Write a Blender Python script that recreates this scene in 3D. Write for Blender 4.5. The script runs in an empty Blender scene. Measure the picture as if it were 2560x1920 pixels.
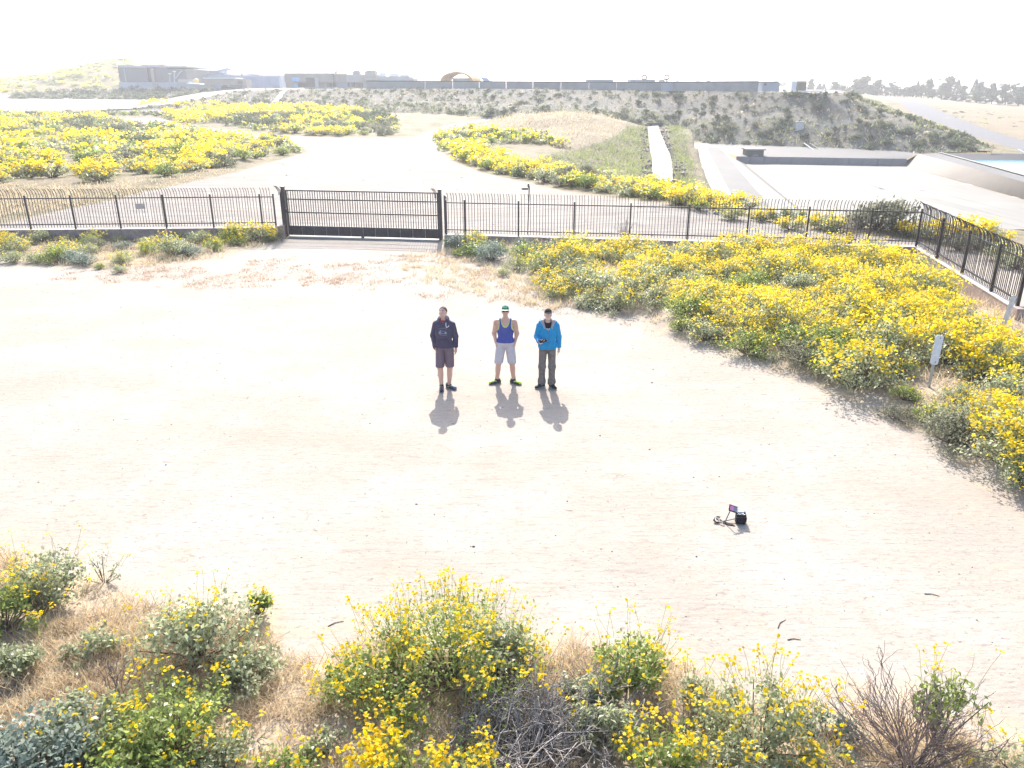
import bpy, math, random
import numpy as np
from mathutils import Matrix, Vector, Euler
R = math.radians
scene = bpy.context.scene
COL = scene.collection

# ------------------------------------------------------------------ camera, sky, sun, exposure
CAM_H, PITCH, FPX = 6.2, R(20.78), 1950.0
cam_d = bpy.data.cameras.new('camera'); cam = bpy.data.objects.new('camera', cam_d); COL.objects.link(cam)
cam.location = (0, 0, CAM_H); cam.rotation_euler = (R(90) - PITCH, 0, 0)
cam_d.sensor_width = 36; cam_d.lens = FPX / 2560 * 36; cam_d.clip_start = .1; cam_d.clip_end = 6000
scene.camera = cam
SUN_EL, SUN_AZ = R(38), R(-3.2)                     # azimuth from +Y, positive to the right
world = bpy.data.worlds.new('World'); scene.world = world; world.use_nodes = True
wn = world.node_tree; wn.nodes.clear()
sky = wn.nodes.new('ShaderNodeTexSky'); sky.sky_type = 'NISHITA'; sky.sun_disc = False
sky.sun_elevation = SUN_EL; sky.sun_rotation = SUN_AZ; sky.dust_density = 2.6; sky.air_density = 1.0; sky.ozone_density = 1.0
bgn = wn.nodes.new('ShaderNodeBackground'); bgn.inputs[1].default_value = .15
wo = wn.nodes.new('ShaderNodeOutputWorld'); wn.links.new(sky.outputs[0], bgn.inputs[0]); wn.links.new(bgn.outputs[0], wo.inputs[0])
sun_d = bpy.data.lights.new('sun', 'SUN'); sun_d.energy = 3.7; sun_d.angle = R(.45); sun_d.color = (1, .95, .87)
sun = bpy.data.objects.new('sun', sun_d); COL.objects.link(sun)
sd_ = Vector((math.sin(SUN_AZ) * math.cos(SUN_EL), math.cos(SUN_AZ) * math.cos(SUN_EL), math.sin(SUN_EL)))
sun.rotation_euler = sd_.to_track_quat('Z', 'Y').to_euler(); sun.location = sd_ * 60
vs = scene.view_settings; vs.view_transform = 'Standard'; vs.look = 'None'; vs.exposure = 1.48; vs.gamma = 1; vs.use_curve_mapping = False
scene.cycles.volume_bounces = 0; scene.cycles.max_bounces = 6; scene.cycles.transparent_max_bounces = 8
scene.cycles.use_denoising = True

# ------------------------------------------------------------------ pixel <-> world
CP, SP = math.cos(PITCH), math.sin(PITCH)
def ray(px, py):
    a, b = px - 1280.0, 960.0 - py
    return np.array([a, CP * FPX + SP * b, -SP * FPX + CP * b])
def atz(px, py, z):
    d = ray(px, py); t = (z - CAM_H) / d[2]; return np.array([0, 0, CAM_H]) + d * t
def aty(px, py, Y):
    d = ray(px, py); return np.array([0, 0, CAM_H]) + d * (Y / d[1])
def topx(P):
    P = np.atleast_2d(np.asarray(P, float)); x, y, z = P[:, 0], P[:, 1], P[:, 2] - CAM_H
    w = y * CP - z * SP; v = y * SP + z * CP
    return np.stack([1280 + FPX * x / w, 960 - FPX * v / w], 1)

# ------------------------------------------------------------------ mesh helpers
def tag(o, label=None, cat=None, group=None, kind=None):
    if label: o['label'] = label
    if cat: o['category'] = cat
    if group: o['group'] = group
    if kind: o['kind'] = kind
    return o
def empty(name, loc=(0, 0, 0), rz=0):
    o = bpy.data.objects.new(name, None); COL.objects.link(o); o.location = loc; o.rotation_euler = (0, 0, rz); o.empty_display_size = .2
    return o
def mesh_np(name, V, F, mat=None, smooth=False):
    """V (n,3); F list of arrays (m,k)"""
    if not isinstance(F, (list, tuple)): F = [F]
    F = [np.asarray(f, np.int32) for f in F if len(f)]
    me = bpy.data.meshes.new(name); V = np.asarray(V, np.float32)
    me.vertices.add(len(V)); me.vertices.foreach_set('co', V.ravel())
    nl = sum(f.size for f in F); npoly = sum(len(f) for f in F)
    me.loops.add(nl); me.polygons.add(npoly)
    me.loops.foreach_set('vertex_index', np.concatenate([f.ravel() for f in F]))
    cnt = np.concatenate([np.full(len(f), f.shape[1], np.int32) for f in F])
    me.polygons.foreach_set('loop_start', np.concatenate([[0], np.cumsum(cnt)[:-1]]).astype(np.int32))
    me.update(calc_edges=True)
    if smooth: me.polygons.foreach_set('use_smooth', np.ones(npoly, bool))
    if mat: me.materials.append(mat)
    return me
def fattr(me, name, vals, domain='POINT'):
    a = me.attributes.new(name, 'FLOAT', domain); a.data.foreach_set('value', np.asarray(vals, np.float32))
def link(name, me, parent=None, loc=None, rot=None):
    o = bpy.data.objects.new(name, me); COL.objects.link(o)
    if parent: o.parent = parent
    if loc is not None: o.location = loc
    if rot is not None: o.rotation_euler = rot
    return o
class MB:
    """collects boxes, tubes and polygons into one mesh"""
    def __init__(s): s.v, s.f = [], []
    def poly(s, pts, faces):
        n = len(s.v); s.v += [tuple(map(float, p)) for p in pts]; s.f += [tuple(n + i for i in f) for f in faces]; return s
    def box(s, lo, hi, M=None):
        x0, y0, z0 = lo; x1, y1, z1 = hi
        p = [(x0, y0, z0), (x1, y0, z0), (x1, y1, z0), (x0, y1, z0), (x0, y0, z1), (x1, y0, z1), (x1, y1, z1), (x0, y1, z1)]
        if M is not None: p = [tuple(M @ Vector(q)) for q in p]
        return s.poly(p, [(3, 2, 1, 0), (4, 5, 6, 7), (0, 1, 5, 4), (1, 2, 6, 5), (2, 3, 7, 6), (3, 0, 4, 7)])
    def bar(s, a, b, w, h=None, up=(0, 0, 1)):
        a, b, up = Vector(a), Vector(b), Vector(up); d = (b - a).normalized(); h = h or w
        x = d.cross(up)
        if x.length < 1e-4: x = d.cross(Vector((0, 1, 0)))
        x.normalize(); y = x.cross(d)
        p = [e + x * sx * w / 2 + y * sy * h / 2 for e in (a, b) for sx, sy in ((-1, -1), (1, -1), (1, 1), (-1, 1))]
        return s.poly(p, [(0, 1, 2, 3), (7, 6, 5, 4), (0, 4, 5, 1), (1, 5, 6, 2), (2, 6, 7, 3), (3, 7, 4, 0)])
    def tube(s, pts, rad, n=8, cap=True):
        pts = [Vector(p) for p in pts]; rad = [rad] * len(pts) if not hasattr(rad, '__len__') else rad
        vs_, prev = [], None
        for i, p in enumerate(pts):
            d = (pts[min(i + 1, len(pts) - 1)] - pts[max(i - 1, 0)]).normalized()
            x = prev - d * prev.dot(d) if prev else d.cross(Vector((0, 0, 1)))
            if x.length < 1e-4: x = d.cross(Vector((0, 1, 0)))
            x.normalize(); prev = x; y = d.cross(x)
            vs_ += [p + (x * math.cos(2 * math.pi * k / n) + y * math.sin(2 * math.pi * k / n)) * rad[i] for k in range(n)]
        f = [(i * n + k, i * n + (k + 1) % n, (i + 1) * n + (k + 1) % n, (i + 1) * n + k) for i in range(len(pts) - 1) for k in range(n)]
        if cap: f += [tuple(range(n - 1, -1, -1)), tuple((len(pts) - 1) * n + k for k in range(n))]
        return s.poly(vs_, f)
    def prism(s, outline, y0, y1, axis='y'):
        n = len(outline)
        g = (lambda u, v, w: (u, w, v)) if axis == 'y' else ((lambda u, v, w: (w, u, v)) if axis == 'x' else (lambda u, v, w: (u, v, w)))
        p = [g(u, v, y0) for u, v in outline] + [g(u, v, y1) for u, v in outline]
        return s.poly(p, [tuple(range(n)), tuple(range(2 * n - 1, n - 1, -1))] + [(i, i + n, (i + 1) % n + n, (i + 1) % n) for i in range(n)])
    def mesh(s, name, mat, smooth=False, bevel=0):
        me = bpy.data.meshes.new(name); me.from_pydata(s.v, [], s.f); me.update()
        import bmesh
        bm = bmesh.new(); bm.from_mesh(me); bmesh.ops.recalc_face_normals(bm, faces=bm.faces)
        if bevel: bmesh.ops.bevel(bm, geom=list(bm.edges), offset=bevel, segments=2, affect='EDGES', profile=.7)
        bm.to_mesh(me); bm.free()
        if smooth: me.polygons.foreach_set('use_smooth', [True] * len(me.polygons))
        if mat: me.materials.append(mat)
        return me
    def build(s, name, mat, parent=None, smooth=False, bevel=0): return link(name, s.mesh(name, mat, smooth, bevel), parent)
def copy_tree(o, parent=None):
    c = o.copy(); COL.objects.link(c)
    if parent: c.parent = parent
    for ch in list(o.children): copy_tree(ch, c)
    return c

# ------------------------------------------------------------------ materials
class NT:
    def __init__(s, name):
        s.m = bpy.data.materials.new(name); s.m.use_nodes = True; s.t = s.m.node_tree; s.t.nodes.clear()
        s.out = s.n('OutputMaterial')
    def n(s, typ, **kw):
        nd = s.t.nodes.new('ShaderNode' + typ)
        for k, v in kw.items(): setattr(nd, k, v)
        return nd
    def put(s, sock, v):
        if hasattr(v, 'is_output') or isinstance(v, bpy.types.NodeSocket): s.t.links.new(v, sock)
        elif isinstance(v, tuple) and len(v) == 3 and sock.type == 'RGBA': sock.default_value = (*v, 1)
        else: sock.default_value = v
    def coord(s, scale=(1, 1, 1), obj=False, rot=(0, 0, 0)):
        if obj: src = s.n('TexCoord').outputs['Object']
        else: src = s.n('NewGeometry').outputs['Position']
        mp = s.n('Mapping'); s.put(mp.inputs[0], src); mp.inputs['Scale'].default_value = scale; mp.inputs['Rotation'].default_value = rot
        return mp.outputs[0]
    def noise(s, vec, scale, detail=4, rough=.6, dist=0):
        t = s.n('TexNoise'); s.put(t.inputs['Vector'], vec); t.inputs['Scale'].default_value = scale; t.inputs['Detail'].default_value = detail
        t.inputs['Roughness'].default_value = rough; t.inputs['Distortion'].default_value = dist
        return t.outputs['Fac']
    def ramp(s, fac, lo, hi, a=0., b=1.):
        m = s.n('MapRange', interpolation_type='SMOOTHSTEP'); s.put(m.inputs[0], fac)
        for i, v in zip((1, 2, 3, 4), (lo, hi, a, b)): m.inputs[i].default_value = v
        return m.outputs[0]
    def math(s, op, a, b=0.):
        m = s.n('Math', operation=op); s.put(m.inputs[0], a); s.put(m.inputs[1], b); return m.outputs[0]
    def mix(s, fac, a, b, mode='MIX'):
        m = s.n('Mix', data_type='RGBA', blend_type=mode); s.put(m.inputs[0], fac); s.put(m.inputs[6], a); s.put(m.inputs[7], b); return m.outputs[2]
    def attr(s, name):
        return s.n('Attribute', attribute_name=name).outputs['Fac']
    def bump(s, h, strength, dist=.02):
        b = s.n('Bump'); s.put(b.inputs['Height'], h); b.inputs['Strength'].default_value = strength; b.inputs['Distance'].default_value = dist; return b.outputs[0]
    def pbr(s, col, rough=.8, spec=.3, normal=None, metal=0., **kw):
        p = s.n('BsdfPrincipled'); s.put(p.inputs['Base Color'], col); s.put(p.inputs['Roughness'], rough)
        p.inputs['Specular IOR Level'].default_value = spec; p.inputs['Metallic'].default_value = metal
        for k, v in kw.items(): s.put(p.inputs[k.replace('_', ' ')], v)
        if normal: s.put(p.inputs['Normal'], normal)
        return p.outputs[0]
    def fin(s, sh):
        s.t.links.new(sh, s.out.inputs[0]); return s.m
def simple(name, col, rough=.7, spec=.3, var=.12, scale=8., bump=0., metal=0., obj=True):
    t = NT(name); c = t.coord(obj=obj); n = t.noise(c, scale, 5)
    lo = tuple(x * (1 - var) for x in col); hi = tuple(min(1, x * (1 + var)) for x in col)
    return t.fin(t.pbr(t.mix(t.ramp(n, .3, .7), lo, hi), rough, spec, t.bump(t.noise(c, scale * 4, 4), bump) if bump else None, metal))
def leafy(name, c0, c1, trans=.35, rough=.42, spec=.55, tcol=None):
    """leaf: diffuse + gloss + light let through; per-leaf tint and per-plant tint"""
    t = NT(name); tint = t.attr('tint'); rnd = t.n('ObjectInfo').outputs['Random']
    f = t.math('ADD', t.math('MULTIPLY', tint, .75), t.math('MULTIPLY', rnd, .25))
    col = t.mix(f, c0, c1)
    p = t.pbr(col, rough, spec); tr = t.n('BsdfTranslucent'); t.put(tr.inputs[0], t.mix(f, *(tcol or (tuple(x * 1.5 for x in c0), tuple(x * 1.5 for x in c1)))))
    mx = t.n('MixShader'); mx.inputs[0].default_value = trans; t.put(mx.inputs[1], p); t.put(mx.inputs[2], tr.outputs[0])
    return t.fin(mx.outputs[0])
M = {}
M['leaf'] = leafy('brittlebush_leaf', (.165, .195, .095), (.37, .39, .26), trans=.5)
M['leaf_green'] = leafy('green_leaf', (.12, .175, .04), (.27, .32, .10), trans=.52)
M['leaf_blue'] = leafy('silver_leaf', (.10, .135, .105), (.24, .285, .245), trans=.45)
M['leaf_grey'] = leafy('grey_shrub_leaf', (.13, .135, .095), (.25, .25, .18), trans=.4, rough=.75, spec=.12)
M['leaf_dark'] = leafy('dark_shrub_leaf', (.075, .10, .058), (.15, .175, .10), trans=.3, rough=.8, spec=.1)
M['leaf_tree'] = leafy('tree_leaf', (.05, .078, .045), (.10, .125, .07), trans=.3, rough=.8, spec=.1)
M['petal'] = leafy('yellow_petal', (.74, .52, .008), (.82, .66, .015), trans=.62, spec=.15, tcol=((.80, .60, .008), (.90, .76, .015)))
M['disc'] = simple('flower_disc', (.62, .30, .02), .8, .1)
M['stalk'] = leafy('green_stalk', (.30, .32, .07), (.46, .46, .13), trans=.25)
M['wood'] = simple('brown_twig', (.15, .11, .085), .85, .2, .3, 30)
M['deadwood'] = simple('grey_dead_wood', (.26, .235, .22), .8, .25, .3, 30)
M['straw'] = leafy('dry_straw', (.55, .44, .29), (.80, .69, .50), trans=.35, tcol=((.5, .39, .24), (.7, .58, .40)))
M['straw_red'] = leafy('reddish_dry_weed', (.36, .23, .15), (.5, .36, .25), trans=.25)
M['grassgreen'] = leafy('green_grass_blade', (.16, .19, .07), (.32, .33, .15), trans=.35)
M['stone'] = simple('pebble', (.22, .19, .175), .8, .3, .5, 3, obj=False)
M['iron'] = simple('black_painted_iron', (.030, .027, .034), .42, .5, .3, 6)
M['steel'] = simple('galvanised_steel', (.42, .43, .45), .4, .5, .15, 9, metal=.6)
M['signwhite'] = simple('white_sign_face', (.62, .63, .68), .45, .5, .08, 12)
M['wallstucco'] = simple('mauve_stucco', (.30, .235, .215), .85, .2, .18, 6, .25)
M['coping'] = simple('pale_coping', (.52, .46, .41), .8, .2, .12, 5)
M['trunk'] = simple('bark', (.12, .09, .07), .9, .1, .3, 5)
def concrete(name, col, streak=0.):
    t = NT(name); c = t.coord(); big = t.noise(c, .12, 4); fine = t.noise(c, 3., 5)
    cc = t.mix(t.ramp(big, .35, .7), tuple(x * .86 for x in col), col); cc = t.mix(t.ramp(fine, .55, .75, 0, .25), cc, tuple(x * .7 for x in col))
    if streak:
        st = t.noise(t.coord((.9, .05, .05)), 1.2, 5); cc = t.mix(t.ramp(st, .52, .66, 0, streak), cc, tuple(x * .55 for x in col))
    return t.fin(t.pbr(cc, .75, .3, t.bump(fine, .15)))
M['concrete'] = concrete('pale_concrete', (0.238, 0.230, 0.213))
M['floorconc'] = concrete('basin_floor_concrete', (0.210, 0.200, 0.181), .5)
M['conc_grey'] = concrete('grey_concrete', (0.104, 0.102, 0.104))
M['conc_pink'] = concrete('stained_pink_concrete', (0.166, 0.144, 0.124), .25)
M['conc_dark'] = concrete('dark_wall_concrete', (.25, .24, .25))
M['asphalt'] = concrete('grey_asphalt', (.17, .17, .18))

# ------------------------------------------------------------------ terrain height
def wpt(px, py, z=None, D=None):
    return atz(px, py, z) if D is None else aty(px, py, D)
ctl = [(x, y, 0.) for y in (-6, 8, 20, 32, 42) for x in (-.9 * (y + 18), -.45 * (y + 18), 0, .4 * (y + 18))] + [(18 + i, 12. + i * .3, 0.) for i in (0, 8)]
ctl += [(24, 32, 0), (36, 34, -.2), (30, 28, 0), (40, 24, 0)]
ctl += [(-50, 60, 0), (-28, 60, 0), (-12, 60, 0), (0, 58, 0), (-75, 95, 0), (-40, 95, 0), (-15, 95, 0), (2, 75, 0), (-8, 118, 0), (10, 62, 0), (12, 46, 0), (19, 39, -.1)]
def C(px, py, z=None, D=None): ctl.append(tuple(wpt(px, py, z, D)))
for a in ((0, 285, 180), (-500, 270, 200), (0, 250, 270), (-600, 250, 270), (0, 235, 330), (300, 285, 180), (300, 262, 225), (640, 300, 155), (640, 262, 219), (200, 240, 300), (400, 300, 158),
          (900, 290, 165), (1280, 300, 158), (1100, 318, 137), (2400, 322, 170), (2300, 285, 215), (2200, 252, 270), (2560, 272, 292), (2440, 259, 346), (2545, 265, 332), (2500, 262, 338), (2400, 254, 352), (2560, 250, 400), (2900, 275, 292), (3000, 262, 380),
          (2300, 246, 400), (2150, 236, 400), (1400, 286, 110), (1500, 289, 108), (1300, 292, 112), (1330, 335, 95), (1450, 345, 90),
          (1600, 316, 115), (1660, 316, 115), (1632, 345, 103), (1672, 350, 100), (1630, 395, 85), (1690, 395, 84), (1645, 470, 61), (1700, 470, 61), (1560, 400, 82), (1500, 440, 66)): C(a[0], a[1], D=a[2])
ZR, ZF = -2.3, -3.8
for a in ((1722, 355), (2000, 366), (2200, 373), (2345, 382), (2490, 377), (2800, 385), (1760, 430), (1790, 500)): C(*a, z=ZR)
ctl += [(16.5, 46, -1.1), (24, 42, -1.1), (31, 41, -1.5), (50, 40, -1.5), (80, 39, -1.4), (110, 39, -1.4), (140, 80, -2), (160, 120, -2)]
for a in ((-900, 600, 3), (-300, 600, 3), (0, 600, 3), (300, 600, 2.5), (700, 600, 1.5), (-1500, 1400, 3), (0, 1400, 3), (1500, 1400, 3), (0, 250, 2.5), (80, 300, 2.5), (-400, 300, 3)): ctl.append(a)
ctl = np.array(ctl, float)
def uv_(x, y): return x / (y + 22) * 3.0, 2.4 * np.log((y + 22))
cu, cv = uv_(ctl[:, 0], ctl[:, 1])
_c2 = .14 ** 2
_A = np.sqrt((cu[:, None] - cu) ** 2 + (cv[:, None] - cv) ** 2 + _c2) + np.eye(len(cu)) * -.004
_n = len(cu); _B = np.zeros((_n + 1, _n + 1)); _B[:_n, :_n] = _A; _B[_n, :_n] = 1; _B[:_n, _n] = 1
_w = np.linalg.solve(_B, np.concatenate([ctl[:, 2], [0]]))
def rbf(x, y):
    u, v = uv_(x, y); o = np.full(u.shape, _w[-1])
    for i in range(_n): o += _w[i] * np.sqrt((u - cu[i]) ** 2 + (v - cv[i]) ** 2 + _c2)
    return o
def vnoise(x, y, s, seed=0):
    """smooth value noise"""
    x = x / s; y = y / s; xi = np.floor(x).astype(np.int64); yi = np.floor(y).astype(np.int64); fx = x - xi; fy = y - yi
    fx = fx * fx * (3 - 2 * fx); fy = fy * fy * (3 - 2 * fy)
    h = lambda a, b: ((np.sin(a * 127.1 + b * 311.7 + seed * 74.7) * 43758.5453) % 1.0)
    return (h(xi, yi) * (1 - fx) + h(xi + 1, yi) * fx) * (1 - fy) + (h(xi, yi + 1) * (1 - fx) + h(xi + 1, yi + 1) * fx) * fy
NR, NC, RAT = 372, 480, 1.0135
ri = np.arange(NR); GY = 12 * RAT ** ri - 18.0
gc = np.linspace(-1, 1, NC) * .92
GX2 = gc[None, :] * (GY[:, None] + 20); GY2 = np.repeat(GY[:, None], NC, 1)
HF = rbf(GX2, GY2)
nearw = np.clip((GY2 - 30) / 20, 0, 1)
HF = np.where(GY2 < 34, HF * 0.0, HF * np.clip((GY2 - 33) / 8, 0, 1))
def hf(x, y):
    x = np.asarray(x, float); y = np.asarray(y, float)
    r = np.clip(np.log((y + 18) / 12) / math.log(RAT), 0, NR - 1.001); c = np.clip((x / (y + 20) / .92 + 1) / 2 * (NC - 1), 0, NC - 1.001)
    i = r.astype(int); j = c.astype(int); fr = r - i; fc = c - j
    return (HF[i, j] * (1 - fc) + HF[i, j + 1] * fc) * (1 - fr) + (HF[i + 1, j] * (1 - fc) + HF[i + 1, j + 1] * fc) * fr
_T = np.geomspace(3, 1300, 2600)
def gp(px, py):
    """where the pixel's ray meets the terrain"""
    d = ray(px, py); x = d[0] / d[1] * _T; z = CAM_H + d[2] / d[1] * _T; h = hf(x, _T); k = np.argmax(z < h)
    if not (z < h).any(): k = len(_T) - 1
    k = max(k, 1); a, b = z[k - 1] - h[k - 1], z[k] - h[k]; t = a / (a - b) if a != b else 0
    Y = _T[k - 1] + (_T[k] - _T[k - 1]) * np.clip(t, 0, 1)
    X = d[0] / d[1] * Y; return np.array([X, Y, float(hf(X, Y))])
def gpoly(pts): return np.array([gp(*p)[:2] for p in pts])
def sdist(P, x, y):
    """signed distance to polygon P, positive inside"""
    d = np.full(x.shape, 1e9); ins = np.zeros(x.shape, bool); n = len(P)
    for i in range(n):
        a, b = P[i], P[(i + 1) % n]; e = b - a; L = e @ e + 1e-12
        t = np.clip(((x - a[0]) * e[0] + (y - a[1]) * e[1]) / L, 0, 1)
        d = np.minimum(d, np.hypot(x - a[0] - t * e[0], y - a[1] - t * e[1]))
        c = (a[1] > y) != (b[1] > y)
        with np.errstate(divide='ignore', invalid='ignore'):
            ins ^= c & (x < (b[0] - a[0]) * (y - a[1]) / (b[1] - a[1] + 1e-30) + a[0])
    return np.where(ins, d, -d)
# areas, traced as pixel outlines and laid on the terrain
PX_ROAD = [(-900, 585), (-300, 588), (0, 565), (150, 528), (320, 492), (470, 458), (560, 440), (640, 418), (735, 392), (778, 380), (762, 366), (700, 352), (600, 346), (535, 338), (480, 330), (420, 316), (310, 310), (302, 300),
           (318, 295), (405, 296), (442, 311), (470, 320), (560, 324), (700, 339), (850, 345), (960, 346), (1020, 346), (1060, 334), (1110, 316), (1180, 302), (1250, 296), (1262, 300), (1180, 309), (1125, 325), (1100, 342),
           (1094, 362), (1100, 382), (1130, 405), (1190, 428), (1290, 452), (1400, 478), (1560, 500), (1700, 515), (1800, 533), (1900, 552), (2020, 575), (2150, 590), (2250, 600), (2330, 612), (2450, 640), (2560, 655), (2900, 690), (2900, 740), (2600, 700), (2290, 622), (2290, 640), (1106, 602), (720, 592), (0, 605), (-900, 620)]
P_ROAD = gpoly(PX_ROAD)
P_YARD = gpoly([(-700, 290), (-700, 232), (0, 231), (110, 228), (125, 233), (60, 240), (140, 246), (270, 246), (392, 248), (400, 253), (300, 269), (180, 277), (0, 285)])
P_BED = gpoly([(1120, 615), (1290, 645), (1330, 700), (1440, 750), (1600, 775), (1640, 832), (1800, 862), (1950, 930), (2080, 965), (2200, 1040), (2330, 1092), (2440, 1150), (2560, 1235), (2700, 1330), (3000, 1300), (3000, 900), (2440, 760), (2340, 690), (2290, 640), (1106, 602)])
P_BEDL = gpoly([(-900, 640), (0, 645), (120, 662), (300, 672), (480, 655), (560, 640), (700, 600), (700, 593), (0, 600), (-900, 615)])
P_FRONT = gpoly([(-900, 1300), (0, 1350), (120, 1420), (270, 1470), (420, 1500), (640, 1510), (720, 1640), (840, 1620), (920, 1570), (1200, 1620), (1400, 1580), (1500, 1610), (1720, 1640), (1800, 1740), (2000, 1770), (2150, 1710), (2400, 1770), (2560, 1850), (3200, 2100), (3200, 4800), (-900, 4800)])
P_ASPH = gpoly([(2195, 238), (2215, 238), (2330, 268), (2420, 305), (2560, 352), (2900, 460), (2900, 500), (2560, 378), (2470, 352), (2370, 315), (2270, 275)])
P_GRAVEL = gpoly([(225, 279), (300, 274), (400, 274), (520, 275), (560, 277), (420, 282), (280, 283)])
P_DRYF = gpoly([(1225, 300), (1330, 288), (1450, 286), (1520, 292), (1560, 320), (1530, 355), (1450, 370), (1350, 350), (1260, 335), (1150, 325)])
P_RFIELD = gpoly([(2150, 232), (2300, 232), (2700, 232), (3200, 240), (3200, 400), (2560, 348), (2420, 300), (2330, 262)])
P_MGREEN = gpoly([(1560, 320), (1620, 320), (1630, 470), (1560, 490), (1400, 460), (1330, 410), (1430, 380), (1530, 355)])
P_CGREEN = gpoly([(1660, 318), (1720, 355), (1797, 512), (1690, 490), (1680, 420)])
x_, y_ = GX2, GY2
wob = (vnoise(x_, y_, 1.7, 1) - .5) * 1.2 + (vnoise(x_, y_, .6, 2) - .5) * .5
S_ROAD = sdist(P_ROAD, x_, y_); S_BED = sdist(P_BED, x_, y_); S_BEDL = sdist(P_BEDL, x_, y_); S_FRONT = sdist(P_FRONT, x_, y_)
S_YARD = sdist(P_YARD, x_, y_); S_ASPH = sdist(P_ASPH, x_, y_); S_GRAV = sdist(P_GRAVEL, x_, y_)
sm = lambda v, a, b: (lambda t: t * t * (3 - 2 * t))(np.clip((v - a) / (b - a), 0, 1))
# relief: bed bank, foreground bank, gentle unevenness, road ruts
HF = HF + .24 * sm(S_BED + wob * .4, -.1, .9) * sm(S_ROAD, .5, -1.0) + .10 * sm(S_FRONT + wob * .3, -.2, 1.0)
HF = HF + (vnoise(x_, y_, 2.5, 5) - .5) * .05 + (vnoise(x_, y_, .7, 6) - .5) * .025
off = sm(-S_ROAD, 0.3, 3) * sm(y_, 44, 60) * (1 - sm(S_YARD, -1, 1)) * (1 - sm(S_ASPH, -2, 0))
HF = HF + off * ((vnoise(x_, y_, 6, 7) - .5) * .5 + .18 + (vnoise(x_, y_, 2.2, 8) - .5) * .2)
# basin hole
A0, A1 = atz(1722, 355, ZR), atz(1797, 512, ZR)
B0 = A0 + (A1 - A0) * ((45.5 - A0[1]) / (A1[1] - A0[1]))
FR = [atz(1722, 356, ZR), atz(2000, 366, ZR), atz(2200, 373.5, ZR), atz(2345, 382, ZR), atz(2560, 383, ZR), atz(2900, 384, ZR)]
P_BASIN = np.array([p[:2] for p in FR] + [(125, 41), (60, 42.5), tuple(B0[:2])])
S_BASIN = sdist(P_BASIN, x_, y_)
HF = np.where(S_BASIN > -.2, np.minimum(HF, ZR - .05), HF)
reg = np.zeros(HF.shape, int)                       # 0 ground, 1 field, 2 dirt_road, 3 yard, 4 road, 5 hole
fence_line_y = np.interp(x_, [-60, -22, -10.3, -3.2, 15.7, 22, 30], [36, 36, 34.4, 33.8, 30.6, 24, 12])
reg[(y_ > fence_line_y)] = 1
reg[(S_ROAD > 0)] = 2; reg[S_YARD > 0] = 3; reg[(S_ASPH > 0) | (S_GRAV > 0)] = 4; reg[S_BASIN > .9] = 5

# terrain material: what lies on the ground (sand, litter, dry grass, green growth, asphalt), edges broken by noise
t = NT('terrain'); c = t.coord()
nb = t.noise(c, .35, 5); nm = t.noise(c, 2.2, 5); nf = t.noise(c, 14., 5, .7); nx = t.noise(t.coord((.5, 4., 1)), 1.6, 6, .65); npz = t.noise(t.coord((.12, .5, 1)), 1., 4)
sand = t.mix(t.ramp(nb, .35, .7), (0.304, 0.267, 0.226), (0.354, 0.323, 0.287))
sand = t.mix(t.ramp(npz, .5, .72, 0, .42), sand, (0.312, 0.235, 0.185))
sand = t.mix(t.ramp(nx, .56, .74, 0, .5), sand, (0.212, 0.175, 0.147))
sand = t.mix(t.ramp(nf, .60, .78, 0, .45), sand, (0.175, 0.150, 0.129))
pk = t.noise(c, .9, 5, .7); sand = t.mix(t.ramp(pk, .52, .68, 0, .55), sand, (0.370, 0.281, 0.222)); st2 = t.noise(t.coord((2.2, 8., 1)), 2.2, 6, .7); sand = t.mix(t.ramp(st2, .52, .66, 0, .65), sand, (0.210, 0.172, 0.151)); sp = t.noise(c, 16., 4, .8); sand = t.mix(t.ramp(sp, .58, .68, 0, .8), sand, (0.168, 0.139, 0.126)); mott = t.noise(t.coord((1, 1.6, 1)), 5.5, 6, .75); sand = t.mix(t.ramp(mott, .50, .72, 0, .38), sand, (0.235, 0.196, 0.162))
tracks = t.noise(t.coord((.25, 1.9, 1), rot=(0, 0, R(18))), 1.5, 6, .7, .8)
road = t.mix(t.ramp(nb, .3, .7), (0.230, 0.204, 0.179), (0.277, 0.260, 0.235)); road = t.mix(t.ramp(tracks, .44, .60, 0, .95), road, (0.171, 0.157, 0.153)); road = t.mix(t.ramp(npz, .52, .7, 0, .7), road, (0.230, 0.171, 0.133))
litter = t.mix(t.ramp(nm, .35, .65), (0.258, 0.192, 0.129), (0.408, 0.329, 0.227)); litter = t.mix(t.ramp(nf, .5, .68), litter, (0.156, 0.118, 0.086))
dry = t.mix(t.ramp(nm, .3, .7), (0.168, 0.131, 0.084), (0.219, 0.181, 0.127))
green = t.mix(t.ramp(nm, .3, .7), (0.071, 0.076, 0.036), (0.127, 0.118, 0.063))
def edge(name, lo=-.35, hi=.35, k=.9):
    return t.ramp(t.math('ADD', t.attr(name), t.math('MULTIPLY', t.math('SUBTRACT', nm, .5), k * 2)), lo, hi)
tr2 = t.noise(t.coord((.10, 1.5, 1), rot=(0, 0, R(66))), 1.6, 5, .65, .6); tr3 = t.noise(t.coord((.08, 1.3, 1), rot=(0, 0, R(112))), 1.7, 5, .65, .6); road = t.mix(t.ramp(tr2, .52, .64, 0, .75), road, (.17, .16, .165)); road = t.mix(t.ramp(tr3, .54, .66, 0, .6), road, (.20, .155, .125))
col = t.mix(edge('a_field', -.6, .6), sand, t.mix(t.ramp(t.math('ADD', nb, t.math('MULTIPLY', t.attr('a_green'), .5)), .45, .75), dry, green))
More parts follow.
